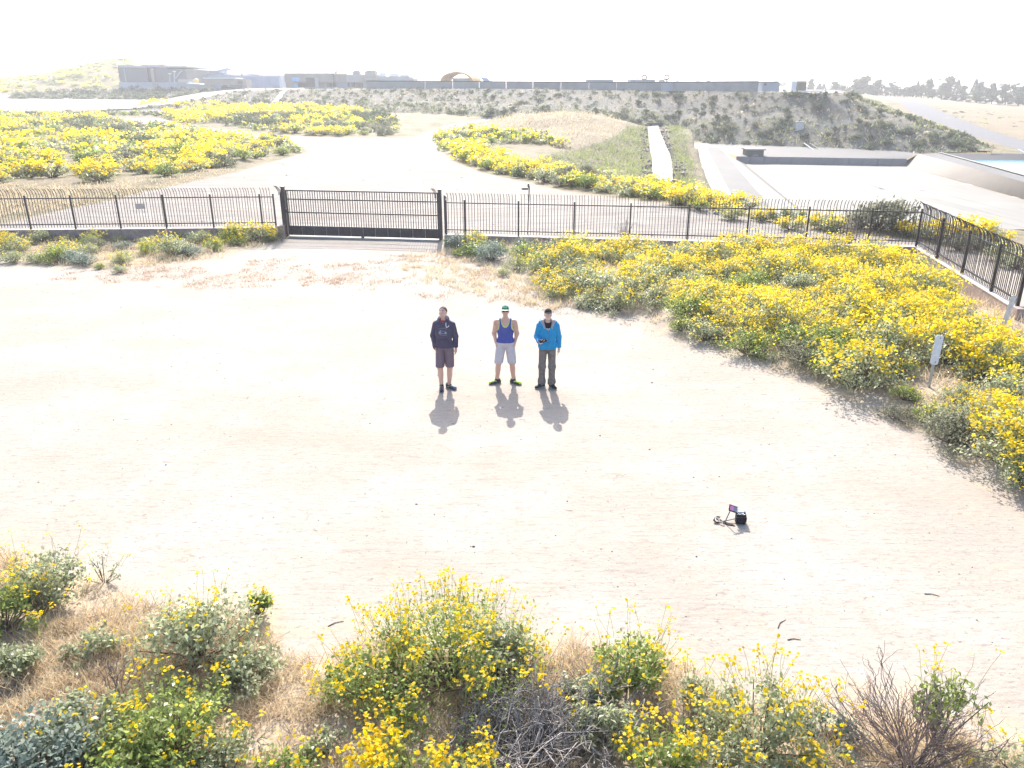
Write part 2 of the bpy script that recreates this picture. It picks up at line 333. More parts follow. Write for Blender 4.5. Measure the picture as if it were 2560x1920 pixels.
col = t.mix(t.math('MULTIPLY', edge('a_front', -.5, .6, 1.6), t.ramp(nb, .25, .55, .55, 1)), col, litter)
col = t.mix(edge('a_road'), col, road)
col = t.mix(edge('a_asph', -.3, .3, .3), col, t.mix(t.ramp(nm, .3, .7), (.11, .11, .12), (.15, .148, .155)))
h = t.math('ADD', t.math('MULTIPLY', nf, .5), t.math('ADD', t.math('MULTIPLY', nm, 1.), t.math('MULTIPLY', nx, .6)))
M['terrain'] = t.fin(t.pbr(col, .85, .12, t.bump(h, .55, .035)))
def split_terrain():
    V = np.stack([GX2, GY2, HF], -1).reshape(-1, 3)
    gx = np.gradient(HF, axis=1) / np.gradient(GX2, axis=1); gy = np.gradient(HF, axis=0) / np.gradient(GY2, axis=0)
    N = np.stack([-gx, -gy, np.ones_like(gx)], -1).reshape(-1, 3); N /= np.linalg.norm(N, axis=1)[:, None]
    i, j = np.meshgrid(np.arange(NR - 1), np.arange(NC - 1), indexing='ij'); a = (i * NC + j).ravel()
    Q = np.stack([a, a + 1, a + NC + 1, a + NC], 1); q = reg[:-1, :-1].ravel()
    fieldm = np.where(y_ > fence_line_y, np.maximum(-S_ROAD, -3), -3.); fieldm = np.minimum(fieldm, -S_YARD)
    S_DRY = sdist(P_DRYF, x_, y_); S_RF = sdist(P_RFIELD, x_, y_)
    greenm = np.where((S_DRY > 0) | (S_RF > 0), -.4, .1) + np.where((sdist(P_MGREEN, x_, y_) > 0) | (sdist(P_CGREEN, x_, y_) > 0), .3, 0)
    att = dict(a_field=fieldm, a_green=greenm, a_road=np.maximum(np.where(y_ > fence_line_y - 1, S_ROAD, -3), S_YARD), a_asph=np.maximum(S_ASPH, S_GRAV),
               a_front=np.maximum.reduce([S_FRONT, S_BED * .9, S_BEDL]))
    for k, nm_ in enumerate(('ground', 'field', 'dirt_road', 'dirt_yard', 'road')):
        f = Q[q == k]
        if not len(f): continue
        used = np.unique(f); mp = np.zeros(len(V), np.int32); mp[used] = np.arange(len(used))
        me = mesh_np(nm_, V[used], mp[f], M['terrain'], True)
        for an, av in att.items(): fattr(me, an, np.clip(av.ravel()[used], -4, 4))
        me.normals_split_custom_set_from_vertices(N[used].astype(np.float32))
        tag(link(nm_, me), kind='structure')
split_terrain()
rng = np.random.default_rng(11); rnd = random.Random(4)

# ------------------------------------------------------------------ lofted sheets: basin, embankment, hill
def resample(P, n):
    P = np.asarray(P, float); s = np.concatenate([[0], np.cumsum(np.linalg.norm(np.diff(P, axis=0), axis=1))]); u = np.linspace(0, s[-1], n)
    return np.stack([np.interp(u, s, P[:, k]) for k in range(3)], 1)
def loft(name, lines, mat, n=40, sub=1, noise=0., smooth=True, by_len=True, up=True):
    L = [resample(l, n) if by_len else np.stack([np.interp(np.linspace(0, 1, n), np.linspace(0, 1, len(l)), np.asarray(l, float)[:, k]) for k in range(3)], 1) for l in lines]
    rows = [L[0]]
    for a, b in zip(L[:-1], L[1:]): rows += [a + (b - a) * (k / sub) for k in range(1, sub + 1)]
    G = np.array(rows); m = len(rows)
    if noise:
        w = np.ones((m, n)); w[0] = .2; w[-1] = .1
        G[..., 2] += noise * w * ((vnoise(G[..., 0], G[..., 1], 5, 3) - .5) + .5 * (vnoise(G[..., 0], G[..., 1], 2, 4) - .5))
    i, j = np.meshgrid(np.arange(m - 1), np.arange(n - 1), indexing='ij'); a = (i * n + j).ravel()
    F = np.stack([a, a + 1, a + n + 1, a + n], 1)
    v = G.reshape(-1, 3); nz = np.cross(v[F[:, 1]] - v[F[:, 0]], v[F[:, 3]] - v[F[:, 0]])[:, 2].sum()
    if (nz < 0) == up: F = F[:, ::-1]
    return link(name, mesh_np(name, v, F, mat, smooth)), G
S = lambda o: tag(o, kind='structure')
# left lining of the basin: crest walk, sloped apron, inner slopes
L0 = [A0, B0]; nb_ = 45.5
def lineto(p, q, Y): p, q = np.array(p), np.array(q); return p + (q - p) * ((Y - p[1]) / (q[1] - p[1]))
l1a, l1b = atz(1766, 368, ZR + .02), atz(1838, 505, ZR + .02); L1 = [l1a, lineto(l1a, l1b, nb_)]
l2a, l2b = atz(1800, 371, ZR - .25), atz(1913, 502, ZR - .25); L2 = [l2a, lineto(l2a, l2b, nb_ + 1)]
l3a, l3b = atz(1842, 400, ZF + .75), atz(1950, 488, ZF + .75); L3 = [l3a, lineto(l3a, l3b, nb_ + 2)]
l4a, l4b = atz(1862, 409, ZF), atz(1978, 505, ZF); L4 = [l4a, lineto(l4a, l4b, nb_ + 3.5)]
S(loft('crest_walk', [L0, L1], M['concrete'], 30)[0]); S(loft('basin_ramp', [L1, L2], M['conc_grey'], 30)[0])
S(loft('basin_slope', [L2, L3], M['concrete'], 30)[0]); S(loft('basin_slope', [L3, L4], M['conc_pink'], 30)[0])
# far side: sloped lining, then a low upright wall
RIM = [atz(1722, 356, ZR), atz(1800, 359, ZR), atz(2000, 366, ZR), atz(2200, 373.5, ZR), atz(2297, 384, ZR)]
ZW = ZF + .95
SLB = [l2a * [1, 1, 0] + [0, 0, ZW], atz(1842, 391, ZW), atz(2000, 393, ZW), atz(2150, 395.5, ZW), atz(2268, 397, ZW)]
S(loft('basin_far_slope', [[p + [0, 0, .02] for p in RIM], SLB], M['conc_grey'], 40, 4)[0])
WB = [p * [1, 1, 0] + [0, .05, ZF - .1] for p in SLB[1:]]
mb = MB(); pts = resample(SLB[1:], 13)
wall = empty('basin_wall', tuple(pts[0] * [1, 1, 0] + [0, 0, ZF])); tag(wall, 'low dark upright concrete wall along the far side of the dry basin', 'wall')
for a, b in zip(pts[:-1], pts[1:]):
    d = (b - a) / np.linalg.norm(b - a) * .03
    m = MB()
    a2, b2 = a + d, b - d; o0 = np.array(wall.location)
    q = [a2 * [1, 1, 0] + [0, 0, ZF - .2], b2 * [1, 1, 0] + [0, 0, ZF - .2], b2 - [0, 0, .01], a2 - [0, 0, .01]]
    q = [p - o0 for p in q]; m.poly(q + [p + np.array([0, .3, 0]) for p in q], [(0, 1, 2, 3), (7, 6, 5, 4), (0, 4, 5, 1), (1, 5, 6, 2), (2, 6, 7, 3), (3, 7, 4, 0)])
    m.build('wall_panel', M['conc_dark'], wall)
# right side: pink stained slope up to the dividing crest, then the pool
R4 = [atz(2247, 411.5, ZF), atz(2400, 453, ZF), atz(2560, 498, ZF)]; R4.append(lineto(R4[1], R4[2], 49.))
R3 = [atz(2297, 384.5, ZR), atz(2430, 419, ZR), atz(2560, 455, ZR)]; R3.append(lineto(R3[1], R3[2], 44.))
R2 = [atz(2345, 382.3, ZR), atz(2415, 401, ZR), atz(2560, 441, ZR)]; R2.append(lineto(R2[1], R2[2], 41.))
S(loft('basin_slope', [R4, R3], M['conc_pink'], 40, 3)[0]); S(loft('crest_walk', [R3, R2], M['conc_grey'], 40)[0])
R2b = [np.array(p) + [.45, 0, .0] for p in R2]
S(loft('pool_kerb', [[p + [0, 0, .10] for p in R2], [p + [0, 0, .10] for p in R2b]], M['concrete'], 30)[0])
ZWAT = ZR - .75
WL = [atz(2400, 400.5, ZWAT)] + [np.array(p) + [2.6, 0, ZWAT - ZR] for p in R2[1:]]
S(loft('pool_slope', [R2b, WL], M['concrete'], 30, 2)[0])
pr = [atz(2345, 382.3, ZR), atz(2560, 384, ZR), atz(2900, 386, ZR)]; pb = [WL[0], atz(2560, 401, ZWAT), atz(2900, 403, ZWAT)]
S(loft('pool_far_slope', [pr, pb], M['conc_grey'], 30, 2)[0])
t = NT('pool_water'); c = t.coord(); tex = t.noise(t.coord((1, 1.5, 1)), 2.2, 4)
M['water'] = t.fin(t.pbr((.10, .36, .50), .12, .5, t.bump(tex, .35, .05)))
wr = [pb[0], pb[1], pb[2], np.array([130, 41, ZWAT])]
S(loft('water', [[WL[0], WL[1], WL[2], WL[3]], [pb[0] + [.1, 0, 0], pb[1], pb[2], np.array([130, 41, ZWAT])]], M['water'], 20)[0])
# floor and hidden near slope
NE = [L4[1], R4[-1]]
fl = [l4a, *[p * [1, 1, 0] + [0, 0, ZF] for p in SLB[1:-1]], R4[0]]
S(loft('basin_floor', [[L4[1], R4[-1]], [l4a, R4[0]]], M['floorconc'], 30, 20)[0])
nr = [np.array([B0[0] - 1, nb_ - .5, -1.25]), np.array([60, 42, -1.15]), np.array([125, 40.5, -1.15])]
S(loft('basin_near_slope', [nr, [np.array([L4[1][0] - 3, L4[1][1], ZF - .02]), np.array([60, 49.5, ZF - .02]), np.array([125, 46, ZF - .02])]], M['concrete'], 20)[0])
# stains, puddle marks and the crack line on the basin floor: thin sheets 4 mm above it
def blot(name, px, py, w, h, mat, z=ZF + .004):
    k = 22; c0 = atz(px, py, ZF); sx = w / FPX * c0[1] / 2; sy = abs(atz(px, py - h / 2, ZF)[1] - atz(px, py + h / 2, ZF)[1]) / 2
    pts = [(c0[0] + sx * math.cos(a) * (1 + .35 * math.sin(5 * a + px)), c0[1] + sy * math.sin(a) * (1 + .3 * math.sin(3 * a + py)), z) for a in np.linspace(0, 2 * math.pi, k, endpoint=False)]
    S(MB().poly(pts, [tuple(range(k))]).build(name, mat))
M['stain'] = concrete('dry_mud_stain', (.30, .25, .23), .4)
for s_ in ((2182, 442.5, 80, 4), (2050, 471.5, 60, 4), (2320, 444, 40, 5), (2340, 479, 70, 5), (2260, 478, 120, 4), (2085, 437, 40, 3), (1932, 437, 22, 4), (2300, 462, 24, 3), (2560, 493, 70, 5), (2430, 461, 60, 3), (2270, 416, 60, 4)): blot('mud_stain', *s_, M['stain'])
cr = resample([atz(2165, 456, ZF + .01), atz(2200, 470, ZF + .01), atz(2265, 501, ZF + .01)], 24); cr[:, 0] += rng.normal(0, .12, 24)
S(MB().tube(cr, .06, 4).build('floor_crack', M['stain']))
for i in range(36):                                    # dried silt along the foot of the lining
    tt = rng.uniform(0, .8); p = l4a + (L4[1] - l4a) * tt + [rng.uniform(0, .7), 0, .004]
    S(MB().poly([(p[0] + rng.uniform(.3, .9) * math.cos(a) * .8, p[1] + rng.uniform(.4, 1.4) * math.sin(a), p[2] + .0005 * i) for a in np.linspace(0, 6.28, 9, endpoint=False)], [tuple(range(9))]).build('silt_patch', M['stain']))
# little intake house on the far wall, ladders, boxes
ih = empty('intake_house', tuple(atz(1884, 407, ZF))); tag(ih, 'small pale concrete intake box with arched opening on the basin wall', 'concrete box')
MB().box((-1.15, -.5, 0), (1.15, 2, 1.75)).build('wall', M['conc_grey'], ih, bevel=.03)
MB().box((-1.35, -.7, 1.753), (1.35, 2.2, 1.93)).build('roof', M['concrete'], ih)
MB().prism([(-.5, .5), (.5, .5), (.5, .95), (.3, 1.2), (-.3, 1.2), (-.5, .95)], -.53, -.505).build('opening', M['conc_dark'], ih)
def ladder(px, pyt, pyb, Y, ztop):
    a, b = np.array(aty(px, pyt, Y)), None
    o = empty('basin_ladder', tuple(a)); tag(o, 'steel rail ladder down the far basin slope' if px < 2200 else 'steel rail ladder down the far slope of the blue pool', 'ladder')
    for s_ in (-.45, .45): MB().bar((s_, -.3, .45), (s_, -6, -.45), .12).build('rail', M['signwhite' if s_ < 0 else 'concrete'], o)
    for k in range(7): MB().bar((-.45, -.5 - k * .8, .3 - k * .12), (.45, -.5 - k * .8, .3 - k * .12), .08).build('rung', M['conc_dark'], o)
    return o
ladder(2014, 365, 392, float(RIM[2][1]) - .1, ZR); ladder(2548, 382, 400, float(pr[1][1]) - .1, ZR)
def cbox(px, py, w, h, label, mat='concrete', D=None, lid=True, name='concrete_box'):
    p = gp(px, py) if D is None else aty(px, py, D); s_ = math.hypot(p[1], CAM_H - p[2]) / FPX
    o = empty(name, tuple(p)); tag(o, label, 'concrete box'); W, H = w * s_, h * s_
    MB().box((-W / 2, 0, -.3), (W / 2, W * .8, H * .86)).build('wall', M[mat], o, bevel=.02)
    if lid: MB().box((-W / 2 - .06, -.06, H * .863), (W / 2 + .06, W * .8 + .06, H)).build('lid', M['concrete'], o, bevel=.02)
    return o
cbox(416, 326, 28, 13, 'squat grey concrete box beside the sandy fork left of the dirt road', 'conc_grey')
cbox(1776, 354, 14, 8, 'small pale concrete box on the rim at the left end of the basin')
# embankment
EM = [((235, 277), (236, 275.5), .5), ((345, 274.5), (350, 271), 1), ((450, 271), (430, 259), 4), ((530, 267.5), (489, 250), 8), ((590, 265.5), (540, 238), 14), ((640, 263), (600, 228), 20), ((700, 264.5), (680, 224.5), 22), ((760, 268), (760, 223), 22),
      ((900, 276), (900, 222), 22), ((1050, 286), (1060, 221.8), 21), ((1180, 296), (1180, 222), 21), ((1300, 301), (1300, 223), 20), ((1450, 309), (1450, 225), 20), ((1600, 315), (1600, 227), 20), ((1700, 350), (1690, 228), 20), ((1800, 360), (1780, 229), 20),
      ((2000, 367), (1890, 230), 20), ((2150, 372.5), (1980, 231), 21), ((2300, 380.5), (2050, 232), 22), ((2420, 379), (2095, 233.5), 24), ((2490, 377), (2112, 236), 28), ((2405, 346), (2115, 237), 45), ((2310, 310), (2112, 237.5), 45), ((2230, 275), (2105, 237.5), 30), ((2180, 250), (2090, 237), 10)]
toe, top = [], []
for (a, b, run) in EM:
    D_ = {1050: 172, 1180: 160, 1300: 152, 1450: 147, 1600: 144}.get(a[0])
    p = np.array(aty(*a, D_)) if D_ else (gp(*a) if not (1690 < a[0] < 2330 and a[1] > 345) else atz(a[0], a[1], ZR))
    toe.append(p + np.array([0, 0, -.15])); top.append(np.array(aty(b[0], b[1], p[1] + run)))
toe, top = np.array(toe), np.array(top)
t = NT('embankment_soil'); c = t.coord(); n1 = t.noise(c, .25, 5); n2 = t.noise(c, 1.3, 5, .7)
ec = t.mix(t.ramp(n1, .35, .65), (0.115, 0.116, 0.107), (0.149, 0.126, 0.098)); ec = t.mix(t.ramp(n2, .5, .66, 0, .8), ec, (0.074, 0.081, 0.046)); ec = t.mix(t.ramp(n2, .28, .40, .6, 0), ec, (0.163, 0.163, 0.144))
M['embank'] = t.fin(t.pbr(ec, .85, .2, t.bump(n2, .6, .3)))
EMO, EMG = loft('embankment', [toe, toe + (top - toe) * .47, toe + (top - toe) * .55 + [0, 0, -.2], top], M['embank'], 240, 6, .5, by_len=False)
S(EMO)
# gravel bench road is part of the bank; concrete gutter running down its left half
def empt(u, v):
    """point on the embankment: u along (0..1), v up (0..1)"""
    m, n, _ = EMG.shape; r = v * (m - 1.001); c_ = u * (n - 1.001); i, j = int(r), int(c_); fr, fc = r - i, c_ - j
    return (EMG[i, j] * (1 - fc) + EMG[i, j + 1] * fc) * (1 - fr) + (EMG[i + 1, j] * (1 - fc) + EMG[i + 1, j + 1] * fc) * fr
def em_at(px, py):
    uv = topx(EMG.reshape(-1, 3)); k = np.argmin((uv[:, 0] - px) ** 2 + ((uv[:, 1] - py) * 2) ** 2); m, n, _ = EMG.shape
    return EMG.reshape(-1, 3)[k]
dg = [em_at(686, 261), em_at(696, 250), em_at(706, 238), em_at(714, 227)]
S(loft('drain_gutter', [[p + [-.7, -.1, .22] for p in dg], [p + [.7, -.1, .22] for p in dg]], M['concrete'], 12)[0])
# road climbing the bank on the left, plant yard behind the top edge
rd_lo = np.array([p + [0, 0, .05] for p in top[:8]])
hi_px = [(236, 273.5), (345, 264), (440, 243), (505, 232), (560, 226), (610, 222), (680, 220.5), (760, 220)]
rd_hi = np.array([np.array(aty(h_[0], h_[1], q[1] + (1 if i == 0 else 9))) for i, (h_, q) in enumerate(zip(hi_px, rd_lo))])
S(loft('paved_road', [rd_lo, rd_hi], M['concrete'], 60)[0])
back = np.array([np.array([q[0] * (520 / q[1]), 520, 6.0]) for q in top[5:]])
S(loft('plant_yard', [top[5:], top[5:] * .8 + back * .2 + [0, 0, .02], back], M['conc_grey'], 60)[0])
# slope under the screened building, left of the climbing road
g_toe = [gp(20, 246), gp(140, 247), gp(270, 247.5), gp(392, 249), np.array(aty(440, 245, 262)), np.array(aty(505, 233, 262)), np.array(aty(545, 226.5, 268))]
g_top = [np.array(aty(p, q, 298)) for p, q in ((60, 232), (170, 228), (300, 218.5), (400, 219), (450, 220), (505, 222), (545, 223.5))]
GSO, GSG = loft('planted_slope', [[p - [0, 0, .3] for p in g_toe], g_top, [p + [0, 200, -.5] for p in g_top]], M['embank'], 60, 5, .5); S(GSO)
# hill on the left
hx = [(-500, 232), (-300, 222), (-120, 212), (0, 203), (100, 186), (200, 168), (240, 160), (280, 152), (330, 151), (370, 153), (395, 150.5), (425, 151), (455, 158), (480, 166), (520, 176), (570, 188), (640, 205), (720, 225)]
n_, m_ = 120, 44; HX = np.linspace(-500, 720, n_); HY = np.interp(HX, [p[0] for p in hx], [p[1] for p in hx]) + (vnoise(HX, HX * 0, 26, 3) - .5) * 4 + (vnoise(HX, HX * 0, 9, 4) - .5) * 3
HG = np.zeros((m_, n_, 3)); crest = np.array([aty(x, y, 420) for x, y in zip(HX, HY)])
for k in range(m_):
    s_ = k / (m_ - 1) * 1.6; prof = math.sin(min(s_, 1) * math.pi / 2) if s_ <= 1 else math.cos((s_ - 1) / .6 * math.pi / 2)
    Y = 315 + 105 * s_; HG[k, :, 0] = crest[:, 0] * (Y / 420); HG[k, :, 1] = Y; HG[k, :, 2] = 2.6 + (crest[:, 2] - 2.6) * prof
HG[..., 2] += ((vnoise(HG[..., 0], HG[..., 1], 18, 9) - .5) * 2.4 + (vnoise(HG[..., 0], HG[..., 1], 6, 10) - .5) * 1.0) * np.clip((HG[..., 2] - 3) / 6, 0, 1)
i, j = np.meshgrid(np.arange(m_ - 1), np.arange(n_ - 1), indexing='ij'); a = (i * n_ + j).ravel()
t = NT('hill_soil'); c = t.coord(); n1 = t.noise(c, .05, 6, .6); n2 = t.noise(c, .3, 6, .7)
hc = t.mix(t.ramp(n1, .42, .58), (.22, .165, .125), (.16, .15, .065)); hc = t.mix(t.ramp(n2, .55, .66, 0, .9), hc, (.32, .26, .04)); hc = t.mix(t.ramp(n2, .30, .42, .8, 0), hc, (.10, .11, .065))
M['hill'] = t.fin(t.pbr(hc, .9, .1, t.bump(n2, .5, .5)))
S(link('hill', mesh_np('hill', HG.reshape(-1, 3), np.stack([a, a + 1, a + n_ + 1, a + n_], 1), M['hill'], True)))
# concrete spillway strip on the mound
cl = [(1619, 319), (1622, 360), (1630, 405), (1632, 440), (1630, 474)]; crr = [(1645, 318), (1656, 350), (1672, 392), (1680, 415), (1680, 474)]
SPL = [gp(*p) + [0, 0, .06] for p in cl]; SPR = [gp(*p) + [0, 0, .06] for p in crr]
SPO, SPG = loft('spillway', [SPL, SPR], M['concrete'], 90, 4); S(SPO); _z = np.max([hf(SPG[k][:, 0], SPG[k][:, 1]) for k in range(len(SPG))], axis=0); _z = np.convolve(np.pad(_z, 5, 'edge'), np.ones(11) / 11, 'valid') + .22
for k in range(len(SPG)): SPG[k][:, 2] = _z
SPO.data.vertices.foreach_set('co', SPG.reshape(-1, 3).astype(np.float32).ravel()); SPO.data.update()
sw = tag(empty('spillway_headwall', tuple(gp(1628, 316))), 'low grey concrete headwall at the top end of the concrete spillway', 'concrete wall')
MB().box((-.6, 0, -.3), (1.6, .35, .45)).build('wall', M['conc_grey'], sw); MB().box((-1.0, -.6, -.3), (-.65, .6, .35)).build('side_wall', M['conc_grey'], sw)
cbox(1672, 314, 16, 4, 'thin white concrete slab beside the top of the spillway', lid=False)
pe = em_at(1999, 318); bo = tag(empty('utility_box', tuple(pe)), 'small grey utility box standing on the planted embankment slope', 'utility box')
MB().box((-.65, -.5, -.4), (.65, .5, .9)).build('cabinet', M['steel'], bo, bevel=.03); MB().box((-.7, -.55, .903), (.7, .55, 1.0)).build('lid', M['conc_dark'], bo)

# ------------------------------------------------------------------ plant buildings (a Y-plane box from a pixel outline)
def rectw(x0, y0, x1, y1, D):
    ym = (y0 + y1) / 2; return aty(x0, ym, D)[0], aty(x1, y1, D)[2], aty(x1, ym, D)[0], aty(x0, y0, D)[2]        # X0, Zbottom, X1, Ztop
class Bld:
    def __init__(s, name, label, cat, px, py, D):
        s.D = D; p = aty(px, py, D); s.o = np.array(p); s.e = tag(empty(name, tuple(p)), label, cat)
    def part(s, name, x0, y0, x1, y1, mat, d0=0., d1=1., parent=None, bevel=0, drop=0.):
        X0, Z0, X1, Z1 = rectw(x0, y0, x1, y1, s.D); m = MB(); o = s.o
        m.box((X0 - o[0], d0, Z0 - o[2] - drop), (X1 - o[0], d1, Z1 - o[2])); return m.build(name, M[mat] if isinstance(mat, str) else mat, parent or s.e, bevel=bevel)
    def line(s, name, pts, w, mat, dy=0., parent=None):
        q = [np.array(aty(x, y, s.D)) - s.o + [0, dy, 0] for x, y in pts]; m = MB()
        for a, b in zip(q[:-1], q[1:]): m.bar(a, b, w)
        return m.build(name, M[mat], parent or s.e)
M['screen'] = simple('dark_grey_siding', (.17, .165, .17), .6, .3, .05, .06); M['palewall'] = simple('pale_blue_grey_wall', (.36, .38, .43), .7, .3, .08, .3)
M['tan'] = simple('tan_stucco', (.36, .31, .265), .85, .2, .08, .4); M['tan2'] = simple('light_tan_stucco', (.44, .40, .37), .85, .2, .08, .4)
M['bluegrey'] = simple('blue_grey_steel', (.26, .30, .40), .6, .3, .1, .4); M['darkopen'] = simple('dark_opening', (.10, .08, .07), .8, .2, .2, 1)
M['whitemetal'] = simple('white_metal_roof', (.72, .72, .74), .4, .4, .06, .6); M['bluepatch'] = simple('blue_painted_panel', (.28, .48, .72), .6, .3, .08, 1)
M['yellow'] = simple('yellow_plastic', (.75, .52, .06), .5, .4, .08, 2); M['wallgrey'] = simple('grey_block_wall', (.29, .285, .29), .8, .2, .08, .5); M['orange'] = simple('orange_shell', (.58, .30, .10), .7, .3, .12, .5)
M['rooforange'] = simple('terracotta_roof', (.55, .25, .14), .8, .2, .15, 1); M['brown'] = simple('brown_panel', (.25, .19, .14), .8, .2, .1, 1)
M['rubber'] = simple('dark_rubber', (.045, .045, .05), .7, .3, .2, 4)
b = Bld('screened_building', 'long dark grey sided building on a pale base below the hill', 'building', 380, 219, 292)
b.part('wall', 297, 205.5, 467, 219, 'palewall', 0, 24, drop=1.5)
xs = np.linspace(297, 421, 13)
for a, c_ in zip(xs[:-1], xs[1:]):
    if not (374 < (a + c_) / 2 < 388): b.part('siding_panel', a + .06, 169, c_ - .06, 205, 'screen', -.06, .8)
xs = np.linspace(421, 466, 6)
for a, c_ in zip(xs[:-1], xs[1:]): b.part('siding_panel', a + .06, 172, c_ - .06, 205, 'screen', .2, 1.0)
b.part('wall', 298, 172, 465, 205.3, 'screen', 1.05, 23.5); b.part('roof', 295, 165.5, 467, 168.7, 'palewall', -.2, 24); b.part('pier', 381, 171, 387.5, 218.5, 'tan', -.7, -.08)
b.part('pier', 312, 171, 314, 205, 'bluegrey', -.2, -.08)
for x0 in (295, 316, 354, 374, 394): b.part('parapet_block', x0, 162.5, x0 + 17, 165.4, 'tan2', -.1, 2)
b.line('stair', [(440, 197), (455, 176)], .35, 'palewall', -.4); b.part('stair_tower', 452, 199, 500, 206, 'tan2', -2.4, -1.2); b.line('handrail', [(452, 198), (500, 199)], .12, 'palewall', -2.5)
for x0, yt in ((436, 178.5), (424.5, 184)):
    l = Bld('lamp_post', 'tall yard lamp with a flat white head by the screened building' if x0 > 430 else 'shorter pale yard lamp left of the tall one by the screened building', 'lamp post', x0, 220, 284)
    l.line('pole', [(x0, 219.5), (x0, yt + 1)], .3, 'palewall'); l.part('lamp_head', x0 - 3, yt - .6, x0 + 3, yt + 1.2, 'whitemetal', -.5, .5)
b = Bld('ramp', 'bright sloping concrete loading ramp between the screened building and the tan hut', 'ramp', 500, 221, 280)
q = [np.array(aty(x, y, 280)) - b.o for x, y in ((465, 221), (534, 221), (522, 216.5), (506, 210.5), (466, 207.8))]
MB().poly([p for p in q] + [p + [1, 6, .1] for p in q], [(0, 1, 2, 3, 4), (9, 8, 7, 6, 5), (0, 5, 6, 1), (1, 6, 7, 2), (2, 7, 8, 3), (3, 8, 9, 4), (4, 9, 5, 0)]).build('side_wall', M['palewall'], b.e)
mb = MB(); MB().poly([q[4] + [0, -.3, .05], q[3] + [0, -.3, .05], q[2] + [0, -.3, .05], q[1] + [0, -3, .05], q[0] + [26 * .9, -6, -.2], q[0] + [14, -3, .6]], [(0, 5, 4, 3, 2, 1)]).build('deck', M['concrete'], b.e)
tk = Bld('yellow_tank', 'rounded yellow tank standing behind the loading ramp', 'tank', 491, 206.5, 284)
mb = MB(); rr = 6.3 / FPX * 284
mb.tube([(0, 0, z_) for z_ in (0, .1, rr * .9, rr * 1.25, rr * 1.4)], [rr * .85, rr * .9, rr * .9, rr * .6, .05], 14); mb.build('tank_shell', M['yellow'], tk.e, True); MB().box((-2.6, -.2, -.1), (-.9, .4, .35)).build('pipe', M['whitemetal'], tk.e)
b = Bld('pump_building', 'long pale blue building with a railing on its roof behind the tan hut', 'building', 590, 221, 312)
b.part('wall', 467, 187.5, 702, 221, 'palewall', 0, 18, drop=1); b.part('wall', 612, 193, 704, 221, 'bluegrey', -3, -.05, drop=1)
for x0 in range(468, 640, 9): b.part('railing_post', x0, 184.5, x0 + .8, 187.3, 'bluegrey', .2, .35)
b.line('railing', [(467, 184.6), (640, 190)], .18, 'bluegrey', .2)
for x0, y0 in ((600, 183), (640, 185), (668, 189)): b.part('roof_pipe', x0, y0, x0 + 3, y0 + 9, 'bluegrey', 1, 2)
b.line('roof_pipe', [(600, 184.5), (640, 186.5), (645, 187)], .4, 'bluegrey', 1.2); b.part('roof_box', 664, 190, 700, 192.8, 'palewall', 1, 4)
b = Bld('roof_canopy', 'open shed with a white metal gable roof above the pale blue building', 'shed', 535, 187, 318)
b.part('wall', 497, 175, 552, 187, 'bluegrey', .4, 7.5)
q = lambda x, y, dy: np.array(aty(x, y, 318)) - b.o + [0, dy, 0]
MB().poly([q(493, 175.5, -.6), q(546, 175.5, -.6), q(553, 173.5, 3), q(499, 168.5, 4), q(557, 168.3, 4), q(576, 176, 7.5), q(545, 175.2, 7.5), q(493, 176, 8)], [(0, 1, 4, 3), (3, 4, 5, 7)]).build('roof', M['whitemetal'], b.e)
MB().poly([q(548, 175.6, -.4), q(574, 175.6, 7), q(560, 168.9, 3.9)], [(0, 1, 2)]).build('gable', M['bluegrey'], b.e)
for x0 in (549, 575): b.part('post', x0, 175.8, x0 + 1.2, 187.5, 'palewall', -.2, .3)
b.part('awning', 556, 179.3, 597, 181.2, 'whitemetal', -1, 3)
for x0 in (562, 572, 582, 592): b.part('post', x0, 181.3, x0 + 1, 188, 'palewall', 0, .3)
b = Bld('service_hut', 'low tan hut with a flat white roof and a square vent beside the ramp', 'hut', 550, 221, 278)
b.part('wall', 510, 197, 589, 221, 'tan', 0, 7, drop=1); b.part('wall', 589, 199, 615, 221, 'tan', .4, 6.5, drop=1); b.part('roof', 508.5, 194.2, 590, 196.8, 'whitemetal', -.4, 7.4)
b.part('vent', 593, 201.5, 605.5, 210.5, 'brown', .3, .39); b.part('door', 558, 213, 569.5, 221, 'darkopen', -.06, -.01); b.part('fence_screen', 575, 212, 608, 220.5, 'screen', -.8, -.6)
b.part('electric_cabinet', 541, 213, 556, 222, 'bluegrey', -1.6, -.6)
b = Bld('main_building', 'wide tan industrial building with a big dark doorway and blue patch', 'building', 800, 221, 268)
b.part('wall', 711, 184.5, 834, 206, 'tan', 0, 18); b.part('wall', 834, 184.8, 866, 206, 'tan', .1, 18); b.part('wall', 866, 186.5, 910, 206, 'tan2', -.1, 18); b.part('lower_wall', 712, 206.1, 911, 221, 'tan', 1.2, 18, drop=1)
b.part('parapet', 710, 182.6, 867, 184.4, 'tan', -.15, .5); b.part('downpipe', 832.5, 184, 835.5, 206, 'screen', -.4, -.05)
b.part('door', 765.5, 194.5, 795, 220.5, 'darkopen', -.12, 1.1); b.part('sign_panel', 730.5, 193.5, 748, 203.5, 'bluepatch', -.12, -.01)
for x0, x1, y0, m_ in ((743, 764, 208, 'darkopen'), (733, 743, 207, 'bluepatch'), (815, 828, 208, 'darkopen'), (830, 838, 207.5, 'darkopen'), (868, 872, 207.5, 'darkopen'), (877, 886, 207.5, 'darkopen'), (889, 900, 208, 'brown'), (903, 909, 207.5, 'darkopen')): b.part('window', x0, y0, x1, 218, m_, 1.05, 1.19)
